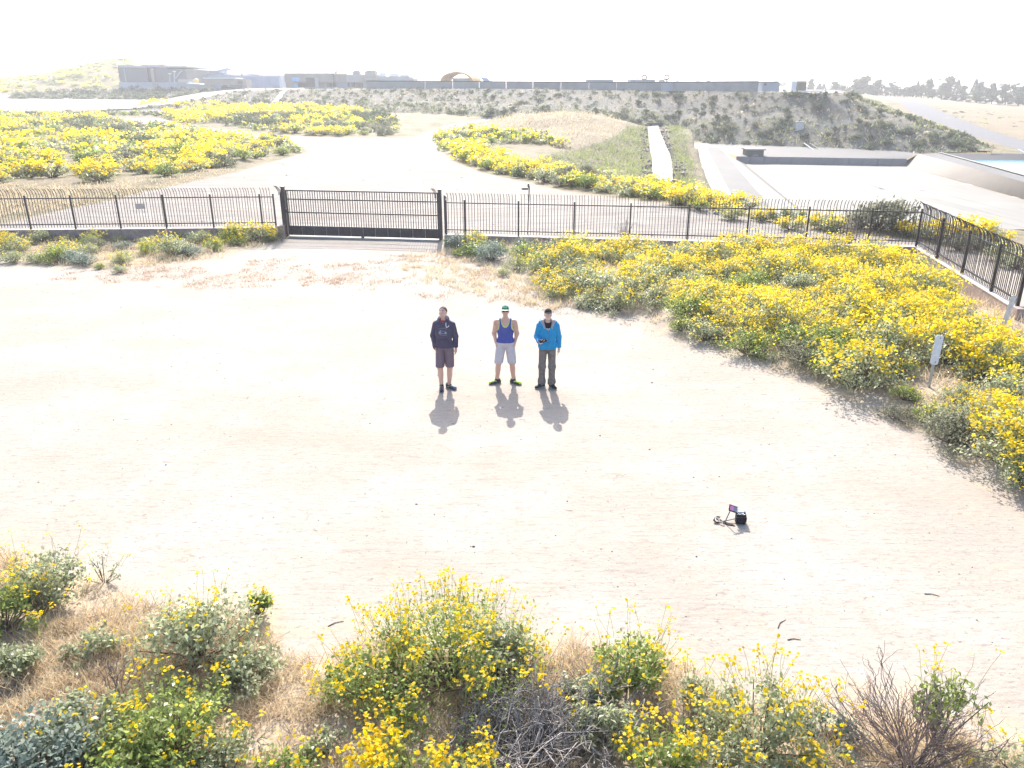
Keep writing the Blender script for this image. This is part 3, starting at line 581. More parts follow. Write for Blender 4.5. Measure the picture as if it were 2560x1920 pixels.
b.part('column', 788, 194.2, 797, 220.8, 'tan2', -.3, -.13); b.part('stucco_panel', 840, 207.5, 866, 218.5, 'palewall', 1.08, 1.19); b.part('loading_dock', 766, 217.5, 912, 221, 'bluegrey', -2.5, 1.0)
b.line('roof_cable', [(834, 178), (850, 179.5), (862, 180), (880, 180.5)], .3, 'wallgrey', 3); b.part('roof_vent', 833, 177.5, 836, 183, 'wallgrey', 2, 4); b.part('roof_vent', 852, 178, 862, 181, 'wallgrey', 3, 4)
b = Bld('roof_equipment', 'pair of tall grey rooftop units between the tan building and the low wing', 'rooftop unit', 905, 190, 272)
b.part('housing', 882, 178, 897, 192, 'wallgrey', 0, 4); b.part('cap', 884, 175.5, 895, 177.8, 'wallgrey', .5, 3); b.part('housing', 912, 177.5, 938, 192, 'wallgrey', 0, 5); b.part('cap', 916, 175.2, 934, 177.3, 'screen', 1, 4)
b = Bld('low_wing', 'low tan wing with a stepped roof running behind the long grey wall', 'building', 965, 206, 262)
b.part('wall', 906, 186, 941, 222, 'tan', 0, 12); b.part('wall', 941, 190.5, 1023, 222, 'tan2', .1, 12); b.part('wall', 1023, 195.5, 1034, 222, 'tan2', .2, 12)
b.part('roof', 916, 196, 945, 200.5, 'tan2', -2.5, -.05); b.part('roof', 945, 198.5, 1015, 201.5, 'palewall', -2.5, -.05)
for i, (x0, x1, y0) in enumerate(((948, 963, 181), (973, 995, 182.5), (1000, 1021, 184.5))):
    b = Bld('roof_chiller', ('leftmost', 'middle', 'rightmost')[i] + ' of the three pale rooftop chillers on the low wing', 'rooftop unit', (x0 + x1) / 2, 191, 264); b.e['group'] = 'pale rooftop chillers'
    b.part('housing', x0, y0 + 2.2, x1, 193.5, 'whitemetal', 0, 3); n_f = 3 if x1 - x0 > 18 else 2
    for k in range(n_f): w_ = (x1 - x0) / n_f; b.part('fan', x0 + k * w_ + .6, y0, x0 + (k + 1) * w_ - .6, y0 + 2.1, 'whitemetal', .5, 2.5)
# arched shell, solar rack
b = Bld('arched_shelter', 'orange arched shelter rising behind the long grey wall', 'shelter', 1141, 205, 255)
cx, cz = 0, 0; ra = 38.5 / FPX * 255; rb_ = 22.5 / FPX * 255; m = MB()
an = np.linspace(0, math.pi, 21); out = [(ra * math.cos(a), rb_ * math.sin(a)) for a in an]; inn = [(ra * .86 * math.cos(a), rb_ * .84 * math.sin(a)) for a in an]
for k in range(20):
    o1, o2, i1, i2 = out[k], out[k + 1], inn[k], inn[k + 1]
    m.poly([(p[0] + dx, y, p[1]) for y, dx in ((0, 0), (9, 2.2)) for p in (o1, o2, i2, i1)], [(0, 1, 2, 3), (7, 6, 5, 4), (0, 4, 5, 1), (2, 6, 7, 3)])
m.build('arch', M['orange'], b.e)
MB().prism([(ra * .86 * math.cos(a) , rb_ * .84 * math.sin(a)) for a in an[9:]], 5, 5.3).build('end_wall', M['orange'], b.e); MB().box((-1.2, 1, 0), (4.2, 4, 1.15)).build('roof_box', M['wallgrey'], b.e); b.line('pole', [(1146, 180.5), (1156, 179.8)], .15, 'wallgrey', .5)
for k in range(6): MB().tube([(ra * .93 * math.cos(a) + k * .36, k * 1.5 + .2, rb_ * .92 * math.sin(a)) for a in an[::2]], .06, 5).build('rib', M['wallgrey'], b.e)
b = Bld('solar_panel', 'tilted grey panel rack behind the wall right of the orange shelter', 'solar panel', 1212, 203, 250)
q = lambda x, y, dy: np.array(aty(x, y, 250)) - b.o + [0, dy, 0]
P4 = [q(1200, 193.5, 1), q(1217, 194, 1), q(1226, 202.5, 0), q(1210, 202.5, 0)]; MB().poly(P4 + [p + [0, .1, -.08] for p in P4], [(0, 1, 2, 3), (7, 6, 5, 4), (0, 4, 5, 1), (1, 5, 6, 2), (2, 6, 7, 3), (3, 7, 4, 0)]).build('panel', M['bluegrey'], b.e)
b.line('strut', [(1203, 194), (1209, 203)], .18, 'wallgrey', 1.2); b.line('strut', [(1217, 195), (1226, 203)], .18, 'wallgrey', 1.2)
# long wall on the embankment top
wl = empty('long_wall'); tag(wl, 'long low grey wall with pale coping along the top of the embankment', 'wall')
tl = resample(top[8:19], 400); uv = topx(tl); ytop = np.interp(uv[:, 0], [900, 960, 1280, 1600, 1905, 2010], [204, 203.2, 205, 206.5, 205, 205])
sel = [(912, 1012), (1012, 1060), (1060, 1130), (1130, 1197), (1197, 1265), (1265, 1333), (1333, 1404), (1404, 1475), (1475, 1545), (1545, 1618), (1618, 1659), (1659, 1688), (1688, 1760), (1760, 1830), (1830, 1864), (1864, 1905)]
for k, (x0, x1) in enumerate(sel):
    def wp(x): p = np.array([np.interp(x, uv[:, 0], tl[:, i]) for i in range(3)]); return p + [0, 2.5, 0]
    a, b_ = wp(x0 + .4), wp(x1 - .4); za, zb = (np.array(aty(x, np.interp(x, uv[:, 0], ytop), p[1]))[2] for x, p in ((x0, a), (x1, b_)))
    m = MB().poly([a - [0, 0, .3], b_ - [0, 0, .3], (b_[0], b_[1], zb), (a[0], a[1], za)] + [np.array(p) + [0, .4, 0] for p in (a - [0, 0, .3], b_ - [0, 0, .3], (b_[0], b_[1], zb), (a[0], a[1], za))], [(0, 1, 2, 3), (7, 6, 5, 4), (0, 4, 5, 1), (1, 5, 6, 2), (2, 6, 7, 3), (3, 7, 4, 0)])
    m.build('wall_panel', M['palewall' if k == 11 else 'wallgrey'], wl)
    MB().poly([(a[0], a[1] - .15, za), (b_[0], b_[1] - .15, zb), (b_[0], b_[1] + .55, zb), (a[0], a[1] + .55, za)] + [(a[0], a[1] - .15, za + .16), (b_[0], b_[1] - .15, zb + .16), (b_[0], b_[1] + .55, zb + .16), (a[0], a[1] + .55, za + .16)], [(3, 2, 1, 0), (4, 5, 6, 7), (0, 1, 5, 4), (1, 2, 6, 5), (2, 3, 7, 6), (3, 0, 4, 7)]).build('coping', M['conc_grey'], wl)
    if k in (0, 12): MB().bar(a + [.5, -.25, 1.9 if k else 1.4], a + [4 if k else 1.2, -.25, .2], .18).build('stair_rail', M['palewall'], wl)
S(loft('kerb_strip', [tl[:] + [0, .25, .03], tl[:] + [0, 1.3, .05]], M['concrete'], 60)[0])
for x0, x1, y0, lb in ((1470, 1533, 198.5, 'left one of two low pale roof blocks seen above the long wall'), (1578, 1638, 198.8, 'low pale roof block above the long wall below the first wheel')):
    b = Bld('roof_block', lb, 'roof structure', (x0 + x1) / 2, 207, 196); b.part('housing', x0, y0 + 1.4, x1, 207, 'palewall', 0, 6); b.part('roof', x0 - .8, y0, x1 + .8, y0 + 1.3, 'wallgrey', -.1, 6.1)
for x0, y0, x1, wx, wy, lb in ((1593, 190.5, 1606, 1611.5, 194, 'left wheel drive frame with a dark ring on the roof block'), (1648.5, 186, 1662, 1668, 193.5, 'right wheel drive frame with a dark ring beside a taller steel frame')):
    b = Bld('drive_frame', lb, 'machine', wx, 206, 190)
    for x in (x0, x1 - 1.4): b.part('post', x, y0, x + 1.5, 206.5, 'tan2', 0, .3)
    b.part('beam', x0 + 1.55, y0, x1 - 1.45, y0 + 1.6, 'tan2', .02, .28); b.part('beam', x0 + 1.55, 199, x1 - 1.45, 203, 'tan2', .02, .28); b.part('base', x0 - 2, 203.2, wx + 7, 206.8, 'tan2', -.3, 1.2)
    r0 = 5.1 / FPX * 190; c0 = np.array(aty(wx, wy, 190)) - b.o; m = MB(); k = 20
    m.tube([c0 + [r0 * math.cos(a), .4, r0 * math.sin(a)] for a in np.linspace(0, 2 * math.pi, k + 1)], .155, 6, False); m.build('wheel', M['rubber'], b.e, True); b.line('strut', [(wx, wy), (wx, 203)], .25, 'tan2', .4)
b = Bld('end_building', 'pale block building with one small window at the right end of the long wall', 'building', 1928, 230, 160)
b.part('wall', 1906, 206.5, 1944, 231, 'palewall', 0, 6, drop=.5); b.part('roof', 1904.5, 204.2, 1944.5, 206.3, 'screen', -.2, 6.2); b.part('window', 1911, 209, 1915.5, 213.5, 'darkopen', -.06, -.01); b.part('wall', 1944.2, 206.8, 1950, 230.5, 'tan2', .3, 5, drop=.5)
b = Bld('control_hut', 'brown and white hut standing alone past the end of the wall', 'hut', 2000, 231, 165)
b.part('wall', 1993, 206, 2016, 230, 'brown', 0, 4, drop=.5); b.part('side_tower', 1980.5, 202.5, 1992.8, 230, 'whitemetal', .3, 4, drop=.5); b.part('roof', 1996, 202.5, 2016.5, 205.8, 'wallgrey', -.1, 4.1)
b = Bld('parked_trailer', 'low white flat trailer roof lying right of the brown hut', 'trailer', 2030, 232, 158); b.part('deck', 1993, 227, 2052, 229.6, 'whitemetal', -1, 2)
for x0 in (1998, 2010, 2036, 2046): b.part('wheel', x0, 229.7, x0 + 3.4, 232.6, 'rubber', -.9, -.5)
# far houses among the trees
for px, py, w, h, mt, lb in ((2361, 231, 22, 10, 'rooforange', 'house with a terracotta roof among the distant trees'), (2214, 236, 14, 8, 'rooforange', 'small house with a dull red roof left of the distant conifers'), (2412, 232, 16, 9, 'brown', 'brown roofed house half hidden right of the terracotta house'), (2492, 258, 18, 5, 'whitemetal', 'white flat roof showing low among the right distant trees'), (2545, 259, 14, 5, 'whitemetal', 'white roof at the far right edge below the trees')):
    b = Bld('house', lb, 'house', px, py + 4, 430 if py < 250 else 345); b.part('wall', px - w * .45, py, px + w * .45, py + h, 'tan2', 0, 8, drop=2)
    q = lambda x, y, dy: np.array(aty(x, y, b.D)) - b.o + [0, dy, 0]
    A = [q(px - w * .55, py, -.5), q(px + w * .55, py, -.5), q(px + w * .55, py, 8.5), q(px - w * .55, py, 8.5), q(px - w * .3, py - h * .35, 4), q(px + w * .3, py - h * .35, 4)]
    MB().poly(A, [(0, 1, 5, 4), (1, 2, 5), (2, 3, 4, 5), (3, 0, 4), (3, 2, 1, 0)]).build('roof', M[mt], b.e); b.part('window', px - w * .2, py + 1.5, px, py + 3.6, 'darkopen', -.08, -.01)
#@@PART3
# ------------------------------------------------------------------ fence, gate, low walls
WZ = .5
def wtop(px, py): return atz(px, py, WZ)[:2]
fL0, fL1 = wtop(0, 574), wtop(694, 567.5)
fL0 = fL1 + (fL0 - fL1) * 1.9
gL, gR = atz(720, 591, 0)[:2], atz(1101, 601, 0)[:2]
fR0, fR1 = wtop(1112, 585.5), wtop(2291, 616)
fS1 = wtop(2547, 771); fS1 = fR1 + (fS1 - fR1) * 1.0
def ang(a, b): d = b - a; return math.atan2(d[1], d[0])
def picket_mesh(z0=.56, zt=1.86, reach=.30, rise=.40, bend=True, w=.019):
    """square picket along +Z whose top bends to local -Y (outward)"""
    m = MB(); pts = [(0, 0, z0), (0, 0, zt)]
    if bend: pts += [(0, -reach * (1 - math.cos(a)), zt + rise * math.sin(a) * .92) for a in (.25, .5, .75, 1.0, 1.25)]
    for a, b in zip(pts[:-1], pts[1:]): m.bar(a, b, w, w, up=(1, 0, 0))
    return m.mesh('picket', M['iron'])
PK = picket_mesh(); PKG = picket_mesh(.46, 2.0, bend=False, w=.027)
def fence(name, label, a, b, posts, npick, postw=.062):
    L = float(np.linalg.norm(b - a)); e = tag(empty(name, (a[0], a[1], 0), ang(a, b)), label, 'fence')
    for d in posts: MB().box((d - postw / 2, -postw / 2, .5), (d + postw / 2, postw / 2, 1.93)).build('post', M['iron'], e)
    ps = sorted(set([0.] + list(posts) + [L]))
    for p0, p1 in zip(ps[:-1], ps[1:]):
        if p1 - p0 < .2: continue
        for z in (.70, 1.80): MB().bar((p0 + .035, 0, z), (p1 - .035, 0, z), .038, .045).build('rail', M['iron'], e)
    for k in range(npick):
        x = (k + .5) * L / npick
        if min(abs(x - p) for p in posts) < .045: continue
        link('picket', PK, e, (x, 0, rnd.uniform(-.004, .004)), (rnd.gauss(0, .006), rnd.gauss(0, .005), rnd.gauss(0, .03)))
    return e
def on_line(a, b, px, z=WZ):
    """distance along a-b of the point seen at column px"""
    u = (b - a) / np.linalg.norm(b - a); best = min(np.linspace(-2, np.linalg.norm(b - a) + 2, 6000), key=lambda s_: abs(topx(np.array([*(a + u * s_), z]))[0, 0] - px)); return float(best)
LL = float(np.linalg.norm(fL1 - fL0)); LR = float(np.linalg.norm(fR1 - fR0)); LS = float(np.linalg.norm(fS1 - fR1))
pl = [on_line(fL0, fL1, x) for x in (78, 190, 303, 417, 535, 657)]; st = pl[1] - pl[0]
q0 = pl[0] - st
while q0 > 0: pl.insert(0, q0); q0 -= st
fence('iron_fence', 'black iron picket fence with curved tops on the low wall left of the gate', fL0, fL1, pl + [LL - .06], int(LL / .122))
pr_ = [on_line(fR0, fR1, x) for x in (1163, 1296, 1434, 1573, 1717, 1865, 2013, 2168)]
FENR = fence('iron_fence', 'long black iron picket fence with curved tops running right of the gate to the corner', fR0, fR1, [.08] + pr_ + [LR - .03], int(LR / .122))
ps_ = [on_line(fR1, fS1, x) for x in (2341, 2404, 2477)]
fence('iron_fence', 'black iron picket fence coming forward at the right edge beside the flower bed', fR1, fS1, ps_ + [LS - .12], int(LS / .122), .08)
def lowwall(label, a, b, n, pillar=None, ext=0.):
    L = float(np.linalg.norm(b - a)); e = tag(empty('low_wall', (a[0], a[1], 0), ang(a, b)), label, 'wall')
    for k in range(n):
        x0, x1 = k * L / n + .006, (k + 1) * L / n - .006; MB().box((x0, -.10, -.25), (x1, .10, .462)).build('wall_panel', M['wallstucco'], e, bevel=.004)
        MB().box((x0, -.115, .465), (x1, .115, .5)).build('coping', M['coping'], e, bevel=.005)
    if pillar is not None: MB().box((pillar - .16, -.17, -.3), (pillar + .16, .17, .56)).build('pillar', M['wallstucco'], e, bevel=.01)
    return e
lowwall('low mauve stucco wall under the fence left of the gate', fL0, fL1, 10, LL + .12)
lowwall('long low mauve stucco wall under the fence right of the gate', fR0, fR1, 7)
lowwall('low wall with pale top and end pillar under the right side fence', fR1 + (fS1 - fR1) / LS * .2, fS1, 4, LS - .05)
# gate
GLn = float(np.linalg.norm(gR - gL)); ge = tag(empty('iron_gate', (gL[0], gL[1], 0), ang(gL, gR)), 'wide black iron sliding gate with a solid kick plate between two posts', 'gate')
for z in (.47, 1.08, 1.65, 2.02): MB().bar((.13, -.02, z), (GLn - .06, -.02, z), .05, .055).build('rail', M['iron'], ge)
for x in (.12, GLn - .06): MB().box((x - .03, -.05, .08), (x + .03, .01, 2.04)).build('stile', M['iron'], ge)
npk = 60
for k in range(npk): link('picket', PKG, ge, (.15 + (k + .5) * (GLn - .25) / npk, -.02, 0), (0, rnd.gauss(0, .003), 0))
for k in range(12):
    x0 = .15 + k * (GLn - .24) / 12; MB().box((x0 + .008, -.035, .08), (x0 + (GLn - .24) / 12 - .008, -.015, .445)).build('kick_plate', M['iron'], ge)
MB().box((.15, -.012, .1), (GLn - .1, .004, .44)).build('backing_plate', M['steel'], ge)
MB().tube([(GLn * .5, -.06, .03), (GLn * .5, -.01, .03)], .07, 12).build('roller', M['rubber'], ge); MB().box((-.02, -.1, 1.05), (.13, .03, 1.22)).build('latch', M['iron'], ge, bevel=.008)
for i, (p, s_) in enumerate(((gL, -.03), (gR, .03))):
    e = tag(empty('gate_post', (p[0], p[1], 0), ang(gL, gR)), ('thick black square gate post at the left end of the gate', 'thick black square gate post at the right end of the gate')[i], 'gate post')
    MB().box((s_ - .07, -.07, -.2), (s_ + .07, .07, 2.14)).build('post', M['iron'], e, bevel=.006); MB().box((s_ - .085, -.085, 2.143), (s_ + .085, .085, 2.18)).build('cap', M['iron'], e, bevel=.006)
    for k in range(3): MB().box((s_ * 7 - .035 if i else s_ * 7 - .03, .1 + .11 * k, -.2), (s_ * 7 + .035, .16 + .11 * k, 1.92 - .05 * k)).build('guide_bar', M['iron'], e)
    for k in range(3):
        m = MB(); x = s_ + (-.13 - .05 * k) * (1 if i == 0 else 1); pts = [(x, .05, 1.8), (x, .05, 1.95), (x - .03, -.05, 2.1), (x - .09, -.18, 2.22)]
        for a, b in zip(pts[:-1], pts[1:]): m.bar(a, b, .018)
        m.build('picket', M['iron'], e)
u = (gR - gL) / GLn; nrm = np.array([u[1], -u[0]])
th = [np.array([*(gL + u * .1 + nrm * d), z]) for d, z in ((-.25, .03), (.42, .03))], [np.array([*(gR - u * .05 + nrm * d), z]) for d, z in ((-.25, .03), (.42, .03))]
mb = MB(); a, b = th[0]; c_, d_ = th[1]; mb.poly([a - [0, 0, .2], c_ - [0, 0, .2], d_ - [0, 0, .2], b - [0, 0, .2], a, c_, d_, b], [(3, 2, 1, 0), (4, 5, 6, 7), (0, 1, 5, 4), (1, 2, 6, 5), (2, 3, 7, 6), (3, 0, 4, 7)]).build('gate_threshold', M['concrete'], bevel=.01)['kind'] = 'structure'
# camera pole behind the right run, small plate on the left run
cp = gp(1319, 585); cp = np.array([cp[0], cp[1], 0]); s_ = cp[1] / 35
ce = tag(empty('camera_pole', tuple(cp)), 'slim dark pole with a small security camera behind the fence right of the gate', 'camera pole')
MB().tube([(0, 0, -.1), (.06, 0, 2.12)], .025, 10).build('pole', M['iron'], ce, True)
cm = MB().box((-.26, -.16, 1.98), (.02, -.02, 2.07)).box((-.02, -.1, 2.07), (.06, 0, 2.24)).build('camera_housing', M['iron'], ce, bevel=.01); MB().tube([(-.265, -.09, 2.025), (-.285, -.09, 2.025)], .03, 12).build('lens', M['rubber'], cm)
dL = on_line(fL0, fL1, 352, 1.4); up_ = (fL1 - fL0) / LL
pp = fL0 + up_ * dL; tag(MB().box((-.19, -.035, 1.33), (.19, -.02, 1.56)).build('fence_plate', M['tan2']), 'small faded tan plate wired to the left fence', 'sign'); bpy.data.objects['fence_plate'].location = (pp[0], pp[1], 0); bpy.data.objects['fence_plate'].rotation_euler = (0, 0, ang(fL0, fL1))
# white marker boards leaning in the flower bed
def marker(pxb, pyb, pxt, pyt, boardf, w, label, mat, stake='steel'):
    base = gp(pxb, pyb); d = ray(pxt, pyt); Lg = None
    top_ = np.array([0, 0, CAM_H]) + d * ((base[1] + .05) / d[1])
    e = tag(empty('marker_post', tuple(base)), label, 'marker post'); v = top_ - base; L = np.linalg.norm(v); v = v / L
    xa = np.array([.97, -.25, 0]); xa -= v * (xa @ v); xa /= np.linalg.norm(xa); ya = np.cross(v, xa)
    def P(x, y, z): return tuple(xa * x + ya * y + v * z)
    def slab(m, x0, x1, y0, y1, z0, z1): return m.poly([P(*p) for p in ((x0, y0, z0), (x1, y0, z0), (x1, y1, z0), (x0, y1, z0), (x0, y0, z1), (x1, y0, z1), (x1, y1, z1), (x0, y1, z1))], [(3, 2, 1, 0), (4, 5, 6, 7), (0, 1, 5, 4), (1, 2, 6, 5), (2, 3, 7, 6), (3, 0, 4, 7)])
    if boardf > 0: slab(MB(), -.028, .028, .004, .03, -.4, L * .97).build('stake', M[stake], e)
    c_ = w * .22; z0 = L * boardf
    out = [(-w / 2 + c_, z0), (w / 2 - c_, z0), (w / 2, z0 + c_), (w / 2, L - c_), (w / 2 - c_, L), (-w / 2 + c_, L), (-w / 2, L - c_), (-w / 2, z0 + c_)]
    n = len(out); MB().poly([P(x, 0, z) for x, z in out] + [P(x, -.012, z) for x, z in out], [tuple(range(n)), tuple(range(2 * n - 1, n - 1, -1))] + [(i, i + n, (i + 1) % n + n, (i + 1) % n) for i in range(n)]).build('board', M[mat], e)
    for z in ((z0 + .06, L - .06) if boardf > 0 else ()): MB().poly([P(.012 * math.cos(a) + w * .12, -.0135, z + .012 * math.sin(a)) for a in np.linspace(0, 6.28, 8, endpoint=False)], [tuple(range(8))]).build('bolt', M['rubber'], e)
    return e
marker(2322, 968, 2350, 838, .44, .155, 'white narrow marker board leaning on a steel stake in the flower bed', 'signwhite')
marker(2508, 815, 2536, 738, 0, .13, 'bare grey metal stake leaning by the end pillar of the side fence', 'steel')
# pale rocks and rubble behind the right fence
def rock(name, px, py, w, label, mat, seed, flat=.6, grp=None, cat='rock'):
    r_ = np.random.default_rng(seed); p = gp(px, py); s_ = w * math.hypot(p[1], CAM_H) / FPX / 2
    import bmesh
    bm = bmesh.new(); bmesh.ops.create_icosphere(bm, subdivisions=2, radius=1); dirs = [Vector(r_.normal(size=3)).normalized() for _ in range(9)]; cuts = [r_.uniform(.6, .9) for _ in dirs]
    for v in bm.verts:
        for d, c_ in zip(dirs, cuts):
            k = v.co.dot(d)
            if k > c_: v.co -= d * (k - c_)
        v.co = Vector((v.co.x * s_, v.co.y * s_ * .8, v.co.z * s_ * flat))
    me = bpy.data.meshes.new(name); bm.to_mesh(me); bm.free(); me.materials.append(M[mat])
    o = link(name, me, None, (p[0], p[1], p[2] + s_ * flat * .45), (0, 0, r_.uniform(0, 6))); return tag(o, label, cat, grp)
M['rockpale'] = simple('pale_rock', (.5, .5, .52), .85, .2, .2, 3, .3); M['rockgrey'] = simple('grey_rock', (.33, .31, .30), .85, .2, .25, 3, .3)
rock('rock', 1885, 547, 26, 'pale bluish white boulder at the road edge behind the right fence', 'rockpale', 1)
rock('rock', 1764, 528, 12, 'small white rock by the bushes behind the right fence', 'rockpale', 2)
rock('rock', 1790, 535, 18, 'dull grey rock just right of the small white rock', 'rockgrey', 3)
rock('rock', 2001, 562, 18, 'grey rock between yellow bushes near the fence corner', 'rockgrey', 4)
rock('rock', 2115, 572, 20, 'flat grey rock left of the big grey shrub behind the fence', 'rockgrey', 5, .45)
rock('rock', 2290, 608, 16, 'brown rock lying just outside the fence corner', 'rockgrey', 6, .5)

# ------------------------------------------------------------------ the open bag on the sand
bb = gp(1850, 1306); be = tag(empty('shoulder_bag', tuple(bb), R(-6)), 'small open black padded shoulder bag standing on the pale sand', 'bag')
be.scale = (.7,) * 3
M['nylon'] = simple('black_nylon', (.018, .015, .02), .75, .3, .3, 20, .2); M['webbing'] = simple('grey_webbing', (.24, .21, .21), .8, .2, .15, 40, .3); M['pinkmesh'] = simple('pink_pocket_lining', (.62, .22, .42), .6, .3, .15, 10); M['greylining'] = simple('grey_lining', (.22, .22, .26), .7, .2, .15, 10)
M['whiteplastic'] = simple('white_plastic', (.78, .78, .78), .35, .5, .04, 5); M['greyplastic'] = simple('grey_plastic', (.2, .2, .22), .4, .5, .1, 5)
import bmesh
def hollow(name, w, d, h, tk, mat, parent, loc=(0, 0, 0), r=.012):
    m = MB(); m.box((-w / 2, -d / 2, 0), (w / 2, -d / 2 + tk, h)); m.box((-w / 2, d / 2 - tk, 0), (w / 2, d / 2, h)); m.box((-w / 2, -d / 2 + tk + .001, 0), (-w / 2 + tk, d / 2 - tk - .001, h)); m.box((w / 2 - tk, -d / 2 + tk + .001, 0), (w / 2, d / 2 - tk - .001, h)); m.box((-w / 2 + tk + .001, -d / 2 + tk + .001, 0), (w / 2 - tk - .001, d / 2 - tk - .001, tk))
    o = m.build(name, mat, parent, bevel=.006); o.location = loc; return o
bd = hollow('body', .205, .17, .235, .018, M['nylon'], be)
MB().box((-.075, -.108, .03), (.075, -.088, .165)).build('front_pocket', M['nylon'], be, bevel=.01); MB().box((.104, -.06, .04), (.124, .06, .16)).build('side_pocket', M['nylon'], be, bevel=.008)
MB().box((-.08, -.09, .168), (.08, -.0865, .174)).build('zip', M['greyplastic'], be)
# lid folded open to the left
lid = link('lid', None, be)
def lidp(m, x0, x1, y0, y1, z0, z1, Mx): m.box((x0, y0, z0), (x1, y1, z1), Mx); return m
ML = Matrix.Translation((-.175, -.02, .335)) @ Euler((R(42), R(20), R(4))).to_matrix().to_4x4()
lid_m = MB().box((-.105, -.075, -.012), (.105, .075, .012), ML).mesh('lid', M['nylon'], False, .011); lo = link('lid', lid_m, be)
bpy.data.objects.remove(lid)
MB().box((-.085, -.055, .0125), (.0, .055, .0145), ML).build('pocket', M['pinkmesh'], lo, bevel=.0008); MB().box((.003, -.055, .0125), (.085, .055, .0145), ML).build('lining', M['greylining'], lo, bevel=.0008)
MB().box((.078, -.06, .015), (.098, .06, .022), ML).build('label_patch', M['whiteplastic'], lo)
MB().bar((-.105, .0, .235), (-.115, .01, .30), .10, .006, up=(0, 1, 0)).build('hinge_flap', M['nylon'], lo)
def ribbon(name, pts, w, parent, mat, up=(0, 0, 1), th=.004):
    P = resample(np.array(pts, float), 26); m = MB()
    for a, b in zip(P[:-1], P[1:]): m.bar(a, b, w, th, up)
    return m.build(name, mat, parent)
ribbon('strap', [(-.245, -.05, .30), (-.28, -.06, .20), (-.315, -.07, .09), (-.33, -.075, .015)], .026, be, M['webbing'], (0, 1, 0)); ribbon('strap', [(-.105, .03, .07), (-.2, .0, .055), (-.3, -.02, .035), (-.40, -.03, .02)], .026, be, M['webbing'], (0, 1, .3))
pts = [(-.40, -.02, .03), (-.46, .03, .05), (-.53, .02, .06), (-.57, -.05, .05), (-.53, -.1, .03), (-.46, -.09, .03)]; ribbon('strap_coil', pts, .035, be, M['nylon'], (0, .3, 1), .02); ribbon('strap_coil', [(-.42, .06, .07), (-.5, .06, .08), (-.53, -.02, .075), (-.45, -.04, .05)], .04, be, M['webbing'], (0, 1, .2), .006)
MB().poly([(-.38, -.10, .006), (-.36, -.03, .03), (-.16, -.14, .022), (-.13, -.19, .006), (-.26, -.15, .02), (-.38, -.10, .0), (-.13, -.19, .0), (-.26, -.17, .0)], [(0, 1, 2, 4), (4, 2, 3), (1, 0, 5), (0, 4, 7, 5), (4, 3, 6, 7), (5, 7, 6, 3, 2, 1)]).build('shoulder_pad', M['nylon'], be)
ribbon('buckle', [(-.44, -.14, .015), (-.40, -.19, .012), (-.36, -.18, .012), (-.37, -.14, .015)], .02, be, M['webbing'], (0, 0, 1), .006); ribbon('strap_keeper', [(-.54, -.04, .07), (-.49, -.02, .075), (-.45, -.05, .07)], .02, be, M['whiteplastic'], (0, 0, 1), .004)
gd = tag(empty('white_gadget', tuple(bb + np.array([0, 0, .015])), R(-6)), 'white and grey gadget packed inside the open black bag', 'gadget'); gd.scale = (.7,) * 3
MB().box((-.075, -.06, 0), (.075, .06, .17)).build('shell', M['whiteplastic'], gd, bevel=.012); MB().box((-.05, .02, .1705), (.07, .055, .235)).build('frame_bar', M['whiteplastic'], gd, bevel=.006); MB().box((-.06, -.05, .1705), (-.0, -.005, .20)).build('grip', M['greyplastic'], gd, bevel=.006)
MB().tube([(.03, -.02, .1705), (.03, -.02, .215)], .026, 14).build('knob', M['greyplastic'], gd); MB().bar((-.07, -.055, .18), (.07, -.055, .205), .012).build('rod', M['whiteplastic'], gd)

